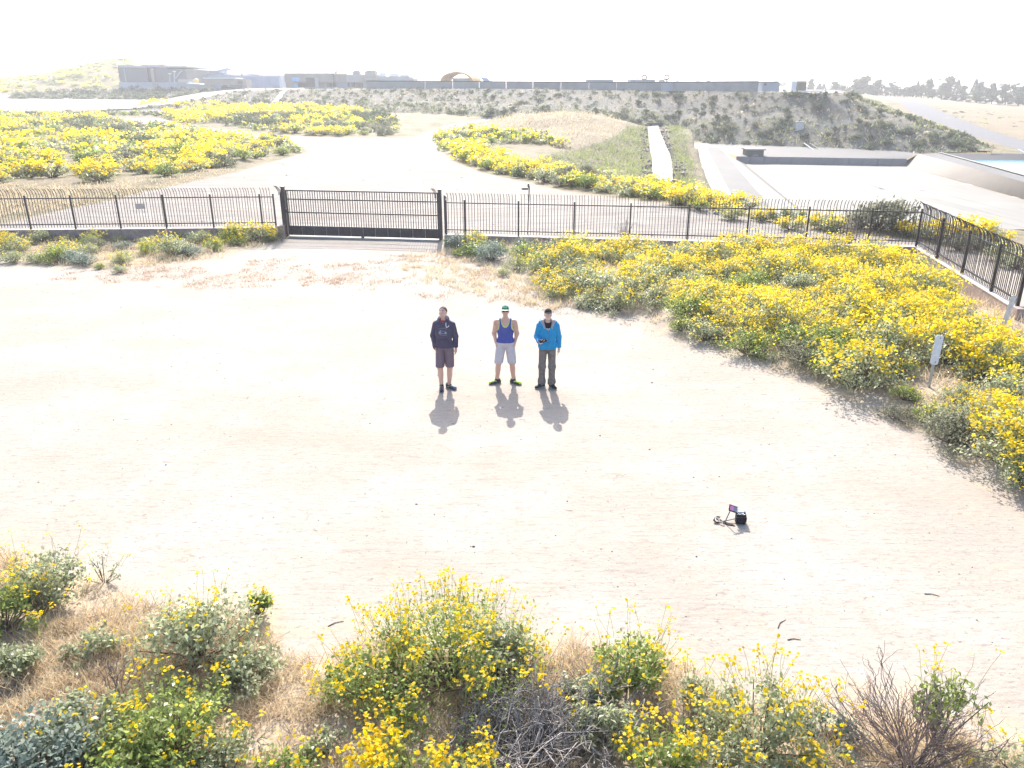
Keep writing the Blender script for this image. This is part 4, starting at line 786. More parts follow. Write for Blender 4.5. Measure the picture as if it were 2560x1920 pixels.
# ------------------------------------------------------------------ people: bodies and clothes grown from smooth-blended distance fields
class Field:
    def __init__(s, lo, hi, h):
        s.lo = np.array(lo, float); s.h = h; s.n = np.ceil((np.array(hi) - s.lo) / h).astype(int) + 1
        s.ax = [s.lo[k] + h * np.arange(s.n[k]) for k in range(3)]; s.F = np.full(s.n, .25, np.float32)
    def reg(s, lo, hi):
        sl = tuple(slice(max(0, int((lo[k] - s.lo[k]) / s.h)), min(s.n[k], int((hi[k] - s.lo[k]) / s.h) + 2)) for k in range(3))
        return sl, np.meshgrid(*[s.ax[k][sl[k]] for k in range(3)], indexing='ij', sparse=True)
    def add(s, prim, k=.03):
        f, lo, hi = prim; m = .06 + k; sl, g = s.reg(lo - m, hi + m); d = f(*g); a = s.F[sl]
        if k <= 0: s.F[sl] = np.minimum(a, d)
        else: h_ = np.maximum(k - np.abs(a - d), 0) / k; s.F[sl] = np.minimum(a, d) - h_ * h_ * k * .25
        return s
    def cut(s, f, k=.0):
        g = np.meshgrid(*s.ax, indexing='ij', sparse=True); s.F = np.maximum(s.F, -f(*g)).astype(np.float32); return s
    def keep(s, f):
        g = np.meshgrid(*s.ax, indexing='ij', sparse=True); s.F = np.maximum(s.F, f(*g)).astype(np.float32); return s
    def sub(s, prim, k=.01):
        f, lo, hi = prim; sl, g = s.reg(lo - .03, hi + .03); s.F[sl] = np.maximum(s.F[sl], -f(*g)); return s
    def mesh(s, name, mat, parent=None, smooth=True):
        F = s.F; n = np.array(F.shape); S_ = F < 0; nc = tuple(n - 1)
        acc = np.zeros(nc + (3,)); cnt = np.zeros(nc)
        base = np.stack(np.meshgrid(*[np.arange(k) for k in nc], indexing='ij'), -1)
        for ax in range(3):
            o1, o2 = [k for k in range(3) if k != ax]
            for i in (0, 1):
                for j in (0, 1):
                    a = [slice(0, -1)] * 3; a[o1] = slice(i, n[o1] - 1 + i); a[o2] = slice(j, n[o2] - 1 + j); b = list(a); b[ax] = slice(1, None); a[ax] = slice(0, -1)
                    fa, fb = F[tuple(a)], F[tuple(b)]; x = (fa < 0) != (fb < 0); t_ = np.where(x, fa / np.where(x, fa - fb, 1), 0)
                    acc[..., ax] += t_ * x; acc[..., o1] += i * x; acc[..., o2] += j * x; cnt += x
        on = cnt > 0; idx = np.full(nc, -1); idx[on] = np.arange(on.sum()); V = s.lo + (base[on] + acc[on] / cnt[on][:, None]) * s.h; Q = []
        for ax in range(3):
            o1, o2 = [(1, 2), (2, 0), (0, 1)][ax]; a = [slice(1, -1)] * 3; a[ax] = slice(0, -1); b = list(a); b[ax] = slice(1, None)
            A, B = S_[tuple(a)], S_[tuple(b)]; w = np.argwhere(A != B); w_ = w.copy()
            for k in range(3):
                if k != ax: w_[:, k] += 1
            e1 = np.zeros(3, int); e1[o1] = 1; e2 = np.zeros(3, int); e2[o2] = 1; g = lambda q: idx[q[:, 0], q[:, 1], q[:, 2]]
            q = np.stack([g(w_ - e1 - e2), g(w_ - e2), g(w_), g(w_ - e1)], 1); fl_ = ~A[tuple(w.T)]; q[fl_] = q[fl_][:, ::-1]; Q.append(q[(q >= 0).all(1)])
        me = mesh_np(name, V, np.concatenate(Q), M[mat] if isinstance(mat, str) else mat, smooth); return link(name, me, parent)
A3 = lambda *v: np.array(v, float)
def cap(a, b, ra, rb=None, sc=(1, 1, 1)):
    rb = ra if rb is None else rb; a, b, sc = np.array(a, float), np.array(b, float), np.array(sc, float); r = max(ra, rb)
    def f(X, Y, Z):
        px, py, pz = (X - a[0]) / sc[0], (Y - a[1]) / sc[1], (Z - a[2]) / sc[2]; d = (b - a) / sc; L = d @ d + 1e-12
        t_ = np.clip((px * d[0] + py * d[1] + pz * d[2]) / L, 0, 1)
        return ((np.sqrt((px - t_ * d[0]) ** 2 + (py - t_ * d[1]) ** 2 + (pz - t_ * d[2]) ** 2) - (ra + (rb - ra) * t_)) * sc.min()).astype(np.float32)
    return f, np.minimum(a, b) - r * sc, np.maximum(a, b) + r * sc
def ell(c_, r, rot=None):
    c_, r = np.array(c_, float), np.array(r, float); Rm = np.array(Euler(rot).to_matrix()).T if rot else np.eye(3); mx = r.max()
    def f(X, Y, Z):
        x, y, z = X - c_[0], Y - c_[1], Z - c_[2]; q = [(Rm[k, 0] * x + Rm[k, 1] * y + Rm[k, 2] * z) / r[k] for k in range(3)]
        k0 = np.sqrt(q[0] ** 2 + q[1] ** 2 + q[2] ** 2); k1 = np.sqrt((q[0] / r[0]) ** 2 + (q[1] / r[1]) ** 2 + (q[2] / r[2]) ** 2); return (k0 * (k0 - 1) / np.maximum(k1, 1e-6)).astype(np.float32)
    return f, c_ - mx, c_ + mx
def skin(name, col): 
    t = NT(name); c = t.coord(obj=True); return t.fin(t.pbr(t.mix(t.ramp(t.noise(c, 9, 4), .3, .7), tuple(x * .9 for x in col), col), .5, .4, Subsurface_Weight=.12, Subsurface_Radius=(.012, .005, .003)))
def cloth(name, col, var=.1, fold=.5):
    t = NT(name); c = t.coord(obj=True); f1 = t.noise(t.coord((1, 1, .5), obj=True), 9, 4, .55, 1.2); return t.fin(t.pbr(t.mix(t.ramp(t.noise(c, 14, 4), .3, .7), tuple(x * (1 - var) for x in col), col), .85, .2, t.bump(t.math('ADD', f1, t.math('MULTIPLY', t.noise(c, 300, 2), .03)), fold, .05)))
def fingers(F, w, d, n, s_, curl, r=.0085):
    """palm and five fingers from wrist w along d; n = palm normal (fingers curl towards it), s_ = towards the thumb"""
    w, d, n, s_ = (np.array(v, float) for v in (w, d, n, s_)); d, n, s_ = (v / np.linalg.norm(v) for v in (d, n, s_))
    k0 = w + d * .085; 
    for q, sp in ((.030, .026), (.010, .009), (-.010, -.009), (-.028, -.025)): F.add(cap(w + d * .01 + s_ * sp * .6, k0 + s_ * q * .95, .016, .0125), .012)
    F.add(ell(w + d * .045, (.04 * abs(s_[0]) + .042 * abs(d[0]) + .016, .04 * abs(s_[1]) + .042 * abs(d[1]) + .016, .04 * abs(s_[2]) + .042 * abs(d[2]) + .016)), .01)
    for q, L, i in ((.031, .072, 0), (.0105, .080, 1), (-.0105, .074, 2), (-.030, .058, 3)):
        p = k0 + s_ * q; c1, c2 = curl * .45 + .08 * i * curl, curl * 1.1
        p1 = p + (d * math.cos(c1) + n * math.sin(c1)) * L * .5; p2 = p1 + (d * math.cos(c2) + n * math.sin(c2)) * L * .5
        F.add(cap(p, p1, r, r * .95), .004); F.add(cap(p1, p2, r * .95, r * .8), .004)
    t0 = w + d * .025 + s_ * .03; t1 = t0 + (d * .6 + s_ * .6 + n * .4 * curl) / 1.0 * .042; t2 = t1 + (d * .85 + s_ * .1 + n * .5 * curl) * .034
    F.add(cap(w + d * .015 + s_ * .012, t0, .017, .013), .012); F.add(cap(t0, t1, .0115, .0105), .006); F.add(cap(t1, t2, .0105, .0085), .004)
def head(F, c_, tilt, yaw, roll=0.):
    """head whose face looks to -Y before tilt (back) / yaw"""
    Rm = Euler((-tilt, roll, yaw)).to_matrix(); T = lambda x, y, z: np.array(Rm @ Vector((x, y, z))) + c_; E = (-tilt, roll, yaw)
    F.add(ell(T(0, .012, .03), (.076, .096, .095), E), .02); F.add(ell(T(0, -.02, -.045), (.060, .070, .075), E), .03); F.add(ell(T(0, -.062, -.085), (.032, .026, .026), E), .03)
    for s_ in (-1, 1):
        F.add(ell(T(.045 * s_, -.05, -.02), (.026, .028, .028), E), .02); F.add(ell(T(.078 * s_, .012, -.008), (.010, .020, .032), E), .008); F.sub(ell(T(.032 * s_, -.093, .018), (.018, .016, .011), E))
        F.add(ell(T(.032 * s_, -.082, .038), (.022, .012, .008), E), .012)
    F.add(cap(T(0, -.086, .02), T(0, -.112, -.018), .010, .014), .012); 
    for s_ in (-1, 1): F.add(ell(T(.012 * s_, -.100, -.022), (.010, .012, .008), E), .008)
    F.add(ell(T(0, -.088, -.050), (.024, .012, .0065), E), .006); F.add(ell(T(0, -.086, -.061), (.022, .012, .007), E), .006)
    return T, E
def shoe(parent, ank, yaw, mats, pitch=0., k=1.):
    """trainer: upper and sole, toe pointing to -Y turned by yaw; ank = ankle (x,y)"""
    h = .007; F = Field((-.07, -.22, -.01), (.07, .11, .15), h)
    F.add(cap((0, .045, .05), (0, .03, .105), .042, .040, (1, 1.1, 1)), .02).add(cap((0, .045, .035), (0, -.15, .032), .040, .040, (1, 1, .95)), .03).add(cap((.004, -.06, .04), (.004, -.16, .03), .046, .040, (1, 1, .7)), .03).add(cap((0, 0, .09), (0, -.08, .05), .03, .03), .03)
    F.keep(lambda X, Y, Z: (.020 - Z) + 0 * X + 0 * Y).keep(lambda X, Y, Z: (Z - .118) + 0 * X + 0 * Y)
    G = Field((-.07, -.23, -.01), (.07, .12, .05), h); G.add(cap((0, .048, .03), (0, -.155, .03), .047, .046), .02).add(cap((.004, -.06, .03), (.004, -.15, .03), .052, .046), .02); G.keep(lambda X, Y, Z: np.abs(Z - .0125) - .0125 + 0 * X + 0 * Y)
    e = F.mesh('shoe', mats[0], parent); e.location = (ank[0], ank[1], ank[2] if len(ank) > 2 else 0); e.rotation_euler = (pitch, 0, yaw)
    G.mesh('sole', mats[1], e)
    if len(mats) > 2:
        T_ = Field((-.07, -.22, -.01), (.07, .11, .15), h); T_.add(cap((0, -.045, .052), (0, -.165, .036), .047, .043, (1, 1, .95)), .02).add(cap((0, .05, .03), (0, .06, .06), .043, .040), .02); T_.keep(lambda X, Y, Z: (.024 - Z) + 0 * X + 0 * Y).keep(lambda X, Y, Z: np.maximum(Z - .085, -Y * 0 - .5)); T_.mesh('overlay', mats[2], e)
    m = MB()
    for q in range(4): m.tube([(-.028 + .002 * q, -.035 - .022 * q, .088 - .011 * q), (0, -.043 - .022 * q, .100 - .0125 * q), (.028 - .002 * q, -.035 - .022 * q, .088 - .011 * q)], .0045, 5)
    m.build('lace', M[mats[3]] if len(mats) > 3 else M['whiteplastic'], e)
    return e
def eyes(parent, T, E, glasses=False):
    if glasses:
        for s_ in (-1, 1): G = Field(T(.034 * s_, -.098, .014) - .05, T(.034 * s_, -.098, .014) + .05, .004); G.add(ell(T(.034 * s_, -.094, .014), (.028, .012, .020), E), 0); G.mesh('lens', 'lensdark', parent)
        m = MB(); m.tube([T(-.010, -.106, .018), T(.010, -.106, .018)], .004, 6)
        for s_ in (-1, 1): m.tube([T(.060 * s_, -.088, .018), T(.078 * s_, -.03, .016), T(.080 * s_, .02, .012)], .004, 6)
        return m.build('glasses_frame', M['rubber'], parent)
    for s_ in (-1, 1):
        G = Field(T(.032 * s_, -.083, .018) - .03, T(.032 * s_, -.083, .018) + .03, .003); G.add(ell(T(.032 * s_, -.080, .018), (.013, .012, .009), E), 0); e = G.mesh('eye', 'eyewhite', parent)
        G = Field(T(.032 * s_, -.09, .018) - .02, T(.032 * s_, -.09, .018) + .02, .0025); G.add(ell(T(.032 * s_, -.0895, .017), (.006, .004, .006), E), 0); G.mesh('iris', 'rubber', e)
        MB().tube([T(.016 * s_, -.098, .036), T(.034 * s_, -.097, .042), T(.052 * s_, -.084, .036)], .0045, 5).build('eyebrow', M['hair'], parent)
M['skin1'] = skin('tanned_skin', (.60, .37, .29)); M['skin2'] = skin('skin', (.60, .36, .28)); M['skin3'] = skin('fair_skin', (.66, .43, .35))
M['hair'] = simple('short_brown_hair', (.075, .048, .035), .7, .3, .3, 60, .6); M['eyewhite'] = simple('eye_white', (.7, .68, .66), .3, .5, .03, 5); M['lensdark'] = simple('dark_lens', (.02, .018, .02), .15, .5, .1, 3)
M['hoodie'] = cloth('charcoal_hoodie', (.075, .064, .105)); M['hoodieprint'] = simple('pale_print', (.36, .36, .42), .8, .2, .1, 10); M['shorts1'] = cloth('plum_grey_shorts', (.17, .125, .155)); M['redshirt'] = cloth('red_collar', (.4, .03, .04))
M['tank'] = cloth('blue_tank', (.075, .095, .34), .15); M['lime'] = simple('lime_trim', (.55, .66, .12), .7, .2, .08, 20); M['shorts2'] = cloth('pale_grey_shorts', (.52, .48, .51)); M['sock'] = cloth('black_sock', (.02, .016, .018))
M['limeshoe'] = simple('lime_shoe', (.45, .60, .05), .6, .3, .15, 30); M['darkshoe'] = simple('dark_blue_shoe', (.03, .035, .06), .6, .3, .4, 40); M['greysole'] = simple('grey_sole', (.14, .13, .14), .8, .2, .2, 20); M['blueshoe'] = simple('blue_grey_shoe', (.10, .14, .20), .6, .3, .4, 40)
M['jacket'] = cloth('cyan_jacket', (.015, .26, .52)); M['hoodlining'] = cloth('grey_lining_cloth', (.33, .31, .34)); M['blacktee'] = cloth('black_tee', (.018, .014, .022)); M['jeans'] = cloth('grey_washed_jeans', (.20, .175, .165), .3, .8); M['blackshoe'] = simple('black_canvas_shoe', (.02, .018, .022), .7, .3, .3, 40); M['capblack'] = cloth('black_cap', (.03, .024, .022)); M['capgreen'] = cloth('green_cap', (.02, .20, .11)); M['capwhite'] = cloth('white_cap_panel', (.62, .60, .57)); M['capgrey'] = cloth('grey_cap_top', (.32, .30, .29)); M['zipgrey'] = simple('dull_zip', (.10, .12, .16), .5, .4, .1, 20)
HB = .0085                                              # body grid
def torso(F, g=0., lean=0., belly=0.):
    """chest, waist, pelvis; g grows it for clothes; lean shifts the upper body sideways"""
    F.add(cap((-.055, .0, 1.0), (.055, .0, 1.0), .105 + g, None, (1, .95, 1)), .05); F.add(cap((lean * .4, -belly * .5, 1.05), (lean * .7, -belly * .3, 1.20), .118 + g, .125 + g, (1.12, .84, 1)), .06)
    F.add(cap((lean * .7, 0, 1.22), (lean, .005, 1.38), .128 + g, .125 + g, (1.22, .84, 1)), .06); F.add(cap((lean - .12, .012, 1.435), (lean + .12, .012, 1.435), .062 + g, None, (1, 1, 1)), .07); F.add(cap((lean, .02, 1.43), (lean, .01, 1.57), .075 + g * .6, .055 + g * .3), .05)
def limb(F, pts, rad, k=.03, g=0.):
    for a, b, ra, rb in zip(pts[:-1], pts[1:], rad[:-1], rad[1:]): F.add(cap(a, b, ra + g, rb + g), k)
def front(F, x, z):
    """front surface (smallest Y) of a field at x,z"""
    i = int(round((x - F.lo[0]) / F.h)); k = int(round((z - F.lo[2]) / F.h)); col_ = F.F[i, :, k]; j = np.argmax(col_ < 0); return F.lo[1] + F.h * (j - (col_[j] / (col_[j] - col_[j - 1]) if j and col_[j] != col_[j - 1] else 0)) if (col_ < 0).any() else 0.
def strokes(F, lines, r, name, mat, parent, off=.001):
    m = MB()
    for L in lines: m.tube([(x, front(F, x, z) - off, z) for x, z in L], r, 5)
    return m.build(name, M[mat], parent)
def person(px, py, label, hgt, rz):
    p = gp(px, py); e = tag(empty('person', (p[0], p[1], p[2]), rz), label, 'person'); e.scale = (hgt / 1.8,) * 3; return e
def foothold(e): return math.atan2(e.location.x, e.location.y)
circ = lambda cx, cz, r, n=16, a0=0, a1=6.2832: [(cx + r * math.cos(a), cz + r * math.sin(a)) for a in np.linspace(a0, a1, n)]

# --- left man: charcoal hoodie, plum shorts, head tilted back, right hand in the pocket
e = person(1115, 972, 'man in charcoal hoodie with scooter print and plum shorts, head tilted back', 1.86, -.06)
legsL = [(-.092, .01, .94), (-.108, -.02, .50), (-.085, -.06, .09)]; legsR = [(.092, .0, .94), (.094, .02, .50), (.065, .055, .09)]
armL = [(-.178, .015, 1.43), (-.245, .06, 1.17), (-.192, -.03, .965)]; armR = [(.178, .01, 1.425), (.228, .05, 1.16), (.238, -.02, .93)]; ln = -.012
B = Field((-.42, -.26, .0), (.42, .22, 1.86), HB); torso(B, -.012, ln); 
for L_ in (legsL, legsR): limb(B, L_, (.085, .062, .041), .03); B.add(ell(np.array(L_[1]) * .62 + np.array(L_[2]) * .38 + [0, .022, 0], (.048, .05, .10)), .04)
for A_ in (armL, armR): limb(B, A_, (.050, .041, .028), .03)
fingers(B, armL[2], (.10, -.05, -1), (1, 0, 0), (0, -1, 0), .5); fingers(B, armR[2], (.02, -.06, -1), (-.8, .4, 0), (-.35, -.9, 0), .55)
T, E = head(B, np.array([.0 + ln, -.012, 1.685]), R(24), R(-12), R(-4)); B.mesh('body', 'skin1', e)
Hh = Field((-.13, -.14, 1.6), (.13, .2, 1.86), .0065); Hh.add(ell(T(0, .018, .038), (.083, .101, .094), E), 0); nf_ = np.array(Euler(E).to_matrix() @ Vector((0, -.72, -.70))); pc = T(0, -.062, .075); Hh.cut(lambda X, Y, Z: -((X - pc[0]) * nf_[0] + (Y - pc[1]) * nf_[1] + (Z - pc[2]) * nf_[2])); Hh.mesh('hair', 'hair', e); eyes(e, T, E)
K = Field((-.42, -.26, .82), (.42, .26, 1.66), .0085); torso(K, .012, ln, .03); K.add(cap((-.07, -.005, .97), (.07, -.005, .97), .125, None, (1.05, .95, .7)), .05)
limb(K, armL, (.056, .054, .046), .022, .008); limb(K, armR, (.056, .053, .043), .022, .008); K.add(cap(np.array(armL[2]) + [0, 0, .01], np.array(armL[2]) + [.01, -.01, -.05], .052, .045), .03)
for q in np.linspace(0, 2 * math.pi, 15)[:-1]: K.add(ell((ln + .082 * math.cos(q), .035 + .075 * math.sin(q), 1.535 + .035 * math.sin(q)), (.042, .042, .035)), .03)
K.sub(cap((ln, -.03, 1.52), (ln, -.09, 1.70), .060, .075)); K.cut(lambda X, Y, Z: np.maximum(Z - .945, np.abs(X) - .205) + 0 * Y); K.cut(lambda X, Y, Z: (Z - .945) + 0 * Y + 2.0 * (X < 0)); hd = K.mesh('hoodie', 'hoodie', e)
KP = Field((-.16, -.2, .99), (.16, 0., 1.16), .008); torso(KP, .030, ln, .03); KP.keep(lambda X, Y, Z: np.maximum(np.maximum(np.abs(Z - 1.07) - .065 + 0 * X + 0 * Y, np.abs(X - ln) - .125 + .35 * np.maximum(Z - 1.04, 0) + 0 * Y), Y + .02 + 0 * X + 0 * Z)); KP.mesh('pouch_pocket', 'hoodie', hd)
sx, sz, q = ln + .0, 1.305, .0016
strokes(K, [circ(sx - .062, sz - .028, .024), circ(sx - .062, sz - .028, .012), circ(sx + .062, sz - .024, .020), circ(sx + .062, sz - .024, .009), [(sx - .035, sz + .012), (sx + .05, sz + .014), (sx + .056, sz - .012)], [(sx - .035, sz - .032), (sx + .045, sz - .032)], [(sx - .062, sz - .004), (sx - .05, sz + .03), (sx - .028, sz + .036)], [(sx - .05, sz + .03), (sx - .035, sz - .03)], [(sx - .08, sz + .002), (sx - .062, sz + .004), (sx - .044, sz - .008)]], .0045, 'scooter_print', 'hoodieprint', hd)
strokes(K, [[(sx + .10 * math.sin(a), sz + .002 + .075 * math.cos(a)), (sx + .10 * math.sin(a + .07), sz + .002 + .075 * math.cos(a + .07))] for a in np.linspace(-1.0, .9, 13)] + [[(sx - .055 + .017 * k, sz - .068 + .003 * (k % 2)), (sx - .044 + .017 * k, sz - .068 + .002 * (k % 3))] for k in range(8)], .0042, 'print_lettering', 'hoodieprint', hd)
MB().tube([(ln + .07, -.108, 1.50), (ln + .072, -.130, 1.44), (ln + .085, -.142, 1.40), (ln + .11, -.130, 1.415), (ln + .135, -.115, 1.44)], .0065, 6).build('drawstring', M['whiteplastic'], hd)
N_ = Field((-.1, -.14, 1.45), (.1, .1, 1.6), .006); N_.add(cap((ln, .0, 1.50), (ln, -.01, 1.545), .077, .064), 0); N_.keep(lambda X, Y, Z: np.abs(Z - 1.51 + .3 * (Y + .05)) - .02 + 0 * X); N_.mesh('shirt_collar', 'redshirt', e)
def shorts(e, legs, mat, top_z, hem_z, r0, r1, flare=0.):
    F = Field((-.32, -.26, hem_z - .03), (.32, .26, top_z + .05), .009); F.add(cap((-.07, .005, 1.0), (.07, .005, 1.0), .128, None, (1, .97, 1)), .04)
    for L_ in legs:
        h_, k_ = np.array(L_[0]), np.array(L_[1]); t_ = (h_[2] - hem_z + .05) / (h_[2] - k_[2]); en = h_ + (k_ - h_) * t_; F.add(cap(h_ + [0, 0, .02], en, r0, r1, (1, 1.05, 1)), .018)
    F.keep(lambda X, Y, Z: np.maximum(hem_z - Z, Z - top_z) + 0 * X + 0 * Y); return F.mesh('shorts', mat, e)
shorts(e, (legsL, legsR), 'shorts1', 1.02, .505, .100, .094)
shoe(e, (-.085, -.045), R(6), ('blueshoe', 'greysole', 'darkshoe', 'darkshoe')); shoe(e, (.065, .062), R(52), ('darkshoe', 'greysole', 'blueshoe', 'limeshoe')); 
lo_ = Field((-.07, -.12, .01), (.07, .11, .1), .007); lo_.add(cap((0, .05, .035), (0, -.05, .035), .046, .045, (1, 1, .9)), 0); lo_.keep(lambda X, Y, Z: np.maximum(.026 - Z, Z - .075) + 0 * X + 0 * Y); o_ = lo_.mesh('heel_panel', 'limeshoe', e); o_.location = (.065, .062, 0); o_.rotation_euler = (0, 0, R(52))
for L_, ya in ((legsL, 0), (legsR, 0)): MB().tube([(L_[2][0], L_[2][1] + .005, .075), (L_[2][0], L_[2][1], .135)], [.044, .043], 14).build('sock', M['sock'], e, True)

# --- middle man: green cap, sunglasses, blue tank top, both hands in the pockets, legs apart
e = person(1264, 959, 'man in blue tank top with lime trim, green cap and sunglasses, legs apart', 1.80, -.02)
legsL = [(-.09, .01, .94), (-.155, -.015, .50), (-.19, .02, .09)]; legsR = [(.09, .01, .94), (.145, -.015, .50), (.18, .02, .09)]
armL = [(-.185, .015, 1.42), (-.252, .06, 1.16), (-.208, -.005, .965)]; armR = [(.185, .015, 1.42), (.252, .06, 1.16), (.208, -.005, .965)]
B = Field((-.42, -.26, .0), (.42, .22, 1.84), HB); torso(B, .0)
for L_ in (legsL, legsR): limb(B, L_, (.086, .063, .041), .03); B.add(ell(np.array(L_[1]) * .62 + np.array(L_[2]) * .38 + [0, .022, 0], (.052, .052, .10)), .04)
for A_ in (armL, armR): limb(B, A_, (.062, .048, .031), .035); B.add(ell(np.array(A_[0]) * .55 + np.array(A_[1]) * .45 + [0, -.006, 0], (.054, .056, .09)), .04); B.add(ell(A_[0], (.072, .068, .072)), .04)
fingers(B, armL[2], (.35, -.12, -1), (1, 0, 0), (0, -1, 0), .4); fingers(B, armR[2], (-.35, -.12, -1), (-1, 0, 0), (0, -1, 0), .4)
for s_ in (-1, 1): B.add(ell((.075 * s_, -.085, 1.335), (.085, .04, .065)), .04)
T, E = head(B, np.array([0, -.012, 1.675]), R(10), R(0)); B.mesh('body', 'skin2', e); gl = eyes(e, T, E, True)
def capx(e, T, E, crown, bill, panel=None, flat=False):
    Fc = Field((-.13, -.14, 1.6), (.13, .16, 1.84), .0065); Fc.add(ell(T(0, .012, .045), (.090, .106, .092), E), 0); n3 = np.array(Euler(E).to_matrix() @ Vector((0, .12, -1))); p0 = T(0, 0, .048); pl_ = lambda X, Y, Z, o=0.: (X - p0[0]) * n3[0] + (Y - p0[1]) * n3[1] + (Z - p0[2]) * n3[2] - o
    Fc.keep(lambda X, Y, Z: pl_(X, Y, Z)); cm_ = Fc.mesh('cap', crown, e)
    Gb = Field((-.14, -.30, 1.58), (.14, .05, 1.84), .006); Gb.add(ell(T(0, -.105, .046), (.082, .088, .030), E), 0); p1 = T(0, 0, .048); 
    Gb.keep(lambda X, Y, Z: np.abs((X - p1[0]) * n3[0] + (Y - p1[1]) * n3[1] + (Z - p1[2]) * n3[2] + .006 - .5 * np.maximum(0, np.abs(X) - .03) * .4) - .006); Gb.mesh('bill', bill, cm_)
    bt = T(0, .012, .138); MB().tube([bt - [0, 0, .004], bt + [0, 0, .006]], .008, 10).build('button', M[crown], cm_)
    if panel:
        Fp = Field((-.13, -.14, 1.6), (.13, .16, 1.84), .0065); Fp.add(ell(T(0, .012, .045), (.092, .1075, .0935), E), 0); n4 = np.array(Euler(E).to_matrix() @ Vector((0, -.75, .1)))
        Fp.keep(lambda X, Y, Z: pl_(X, Y, Z)); q0 = T(0, -.01, .06); Fp.keep(lambda X, Y, Z: -((X - q0[0]) * n4[0] + (Y - q0[1]) * n4[1] + (Z - q0[2]) * n4[2])); Fp.keep(lambda X, Y, Z: (np.abs(X) - .074) + 0 * Y + 0 * Z); Fp.mesh('front_panel', panel, cm_)
    return cm_
cm_ = capx(e, T, E, 'capwhite', 'capwhite', 'capgreen')
m = MB()
for x0, sh in ((-.040, [(0, -1), (0, 1), (.6, 0), (1.2, 1), (1.2, -1)]), (-.010, [(0, -1), (.5, 1), (1, -1)]), (.018, [(1, 1), (0, 1), (0, -1), (1, -1), (1, 0)])): m.tube([T(x0 + .017 * a, -.098 - .004 * (1 - abs(x0) * 10) + .014 * b - .004, .098 + .014 * b) for a, b in sh], .0032, 5)
m.build('cap_lettering', M['capwhite'], cm_)
def scoop(X, Y, Z):       # neck hole and arm holes (negative = removed)
    nk = np.sqrt((X / .088) ** 2 + ((Z - 1.53) / .165) ** 2) * .088 - .088 + .25 * np.maximum(0, Y - .02); r_ = nk + 0 * Y
    for s_ in (-1, 1): ar = np.sqrt(((X - s_ * .228) / .092) ** 2 + ((Z - 1.42) / .175) ** 2) * .092 - .092; r_ = np.minimum(r_, ar + 0 * Y)
    return r_
K = Field((-.30, -.24, .93), (.30, .24, 1.60), .0075); torso(K, .012)
for s_ in (-1, 1): K.add(ell((.075 * s_, -.085, 1.335), (.095, .048, .075)), .04)
K.add(cap((-.07, -.002, 1.0), (.07, -.002, 1.0), .122, None, (1.02, .97, .8)), .04); K.cut(lambda X, Y, Z: Z - .985 + 0 * X + 0 * Y); K0 = K.F.copy(); K.cut(scoop); tk_ = K.mesh('tank_top', 'tank', e)
K.F = K0 - .004; K.cut(scoop).keep(lambda X, Y, Z: scoop(X, Y, Z) - .013); K.mesh('trim', 'lime', tk_)
shorts(e, (legsL, legsR), 'shorts2', 1.02, .50, .110, .098)
for L_, ya in ((legsL, -62), (legsR, 58)):
    shoe(e, (L_[2][0], L_[2][1]), R(ya), ('darkshoe', 'greysole', 'limeshoe', 'darkshoe')); MB().tube([(L_[2][0], L_[2][1], .08), (L_[2][0] * .985, L_[2][1], .19)], [.045, .044], 14).build('sock', M['sock'], e, True)

# --- right man: cyan zip jacket, grey jeans, black cap, holding a black controller in his right hand
e = person(1367, 967, 'man in bright cyan zip jacket and grey jeans, black cap, holding a black device', 1.78, .03)
legsL = [(-.09, .01, .94), (-.115, -.01, .50), (-.115, .0, .09)]; legsR = [(.09, .01, .94), (.105, -.015, .50), (.105, -.02, .09)]
armL = [(-.182, .015, 1.43), (-.232, .04, 1.17), (-.200, -.21, 1.13)]; armR = [(.19, .015, 1.43), (.245, .05, 1.16), (.252, -.015, .915)]
B = Field((-.42, -.40, .0), (.42, .22, 1.84), HB); torso(B, -.012)
for L_ in (legsL, legsR): limb(B, L_, (.08, .055, .037), .03)
for A_ in (armL, armR): limb(B, A_, (.048, .042, .029), .03)
fingers(B, armL[2], (.62, -.62, .10), (.25, .15, 1), (.15, -.5, .5), .9); fingers(B, armR[2], (.0, -.08, -1), (-.85, .3, 0), (-.3, -.9, 0), .7)
T, E = head(B, np.array([0, -.012, 1.675]), R(14), R(3)); B.mesh('body', 'skin3', e); eyes(e, T, E); cm_ = capx(e, T, E, 'capgrey', 'capblack', 'capblack')
Hb = Field((-.12, -.1, 1.58), (.12, .16, 1.75), .0065); Hb.add(ell(T(0, .018, .02), (.081, .098, .09), E), 0); p2 = T(0, .03, 0); Hb.keep(lambda X, Y, Z: np.maximum(p2[1] - Y - .0, np.maximum(Z - 1.735, 1.62 - Z)) + 0 * X); Hb.mesh('hair', 'hair', e)
K = Field((-.42, -.34, .85), (.42, .28, 1.62), .0085); torso(K, .016); K.add(cap((-.075, 0, .97), (.075, 0, .97), .128, None, (1.05, .98, .9)), .05); limb(K, armL, (.058, .056, .045), .024, .009); limb(K, armR, (.058, .056, .043), .024, .009)
K.cut(lambda X, Y, Z: np.maximum(Z - .905, np.abs(X) - .215) + 0 * Y); vee = lambda X, Y, Z: np.maximum(np.abs(X) - .105 * (Z - 1.335) / .16, Y - .02 + 0 * X) + 0 * Z
K.cut(lambda X, Y, Z: (Z - .93) + 0 * Y + 2. * (X < .2)); Kf = K.F.copy(); K.cut(vee); K.sub(cap((0, 0, 1.50), (0, -.02, 1.66), .078, .085)); jk = K.mesh('jacket', 'jacket', e); 
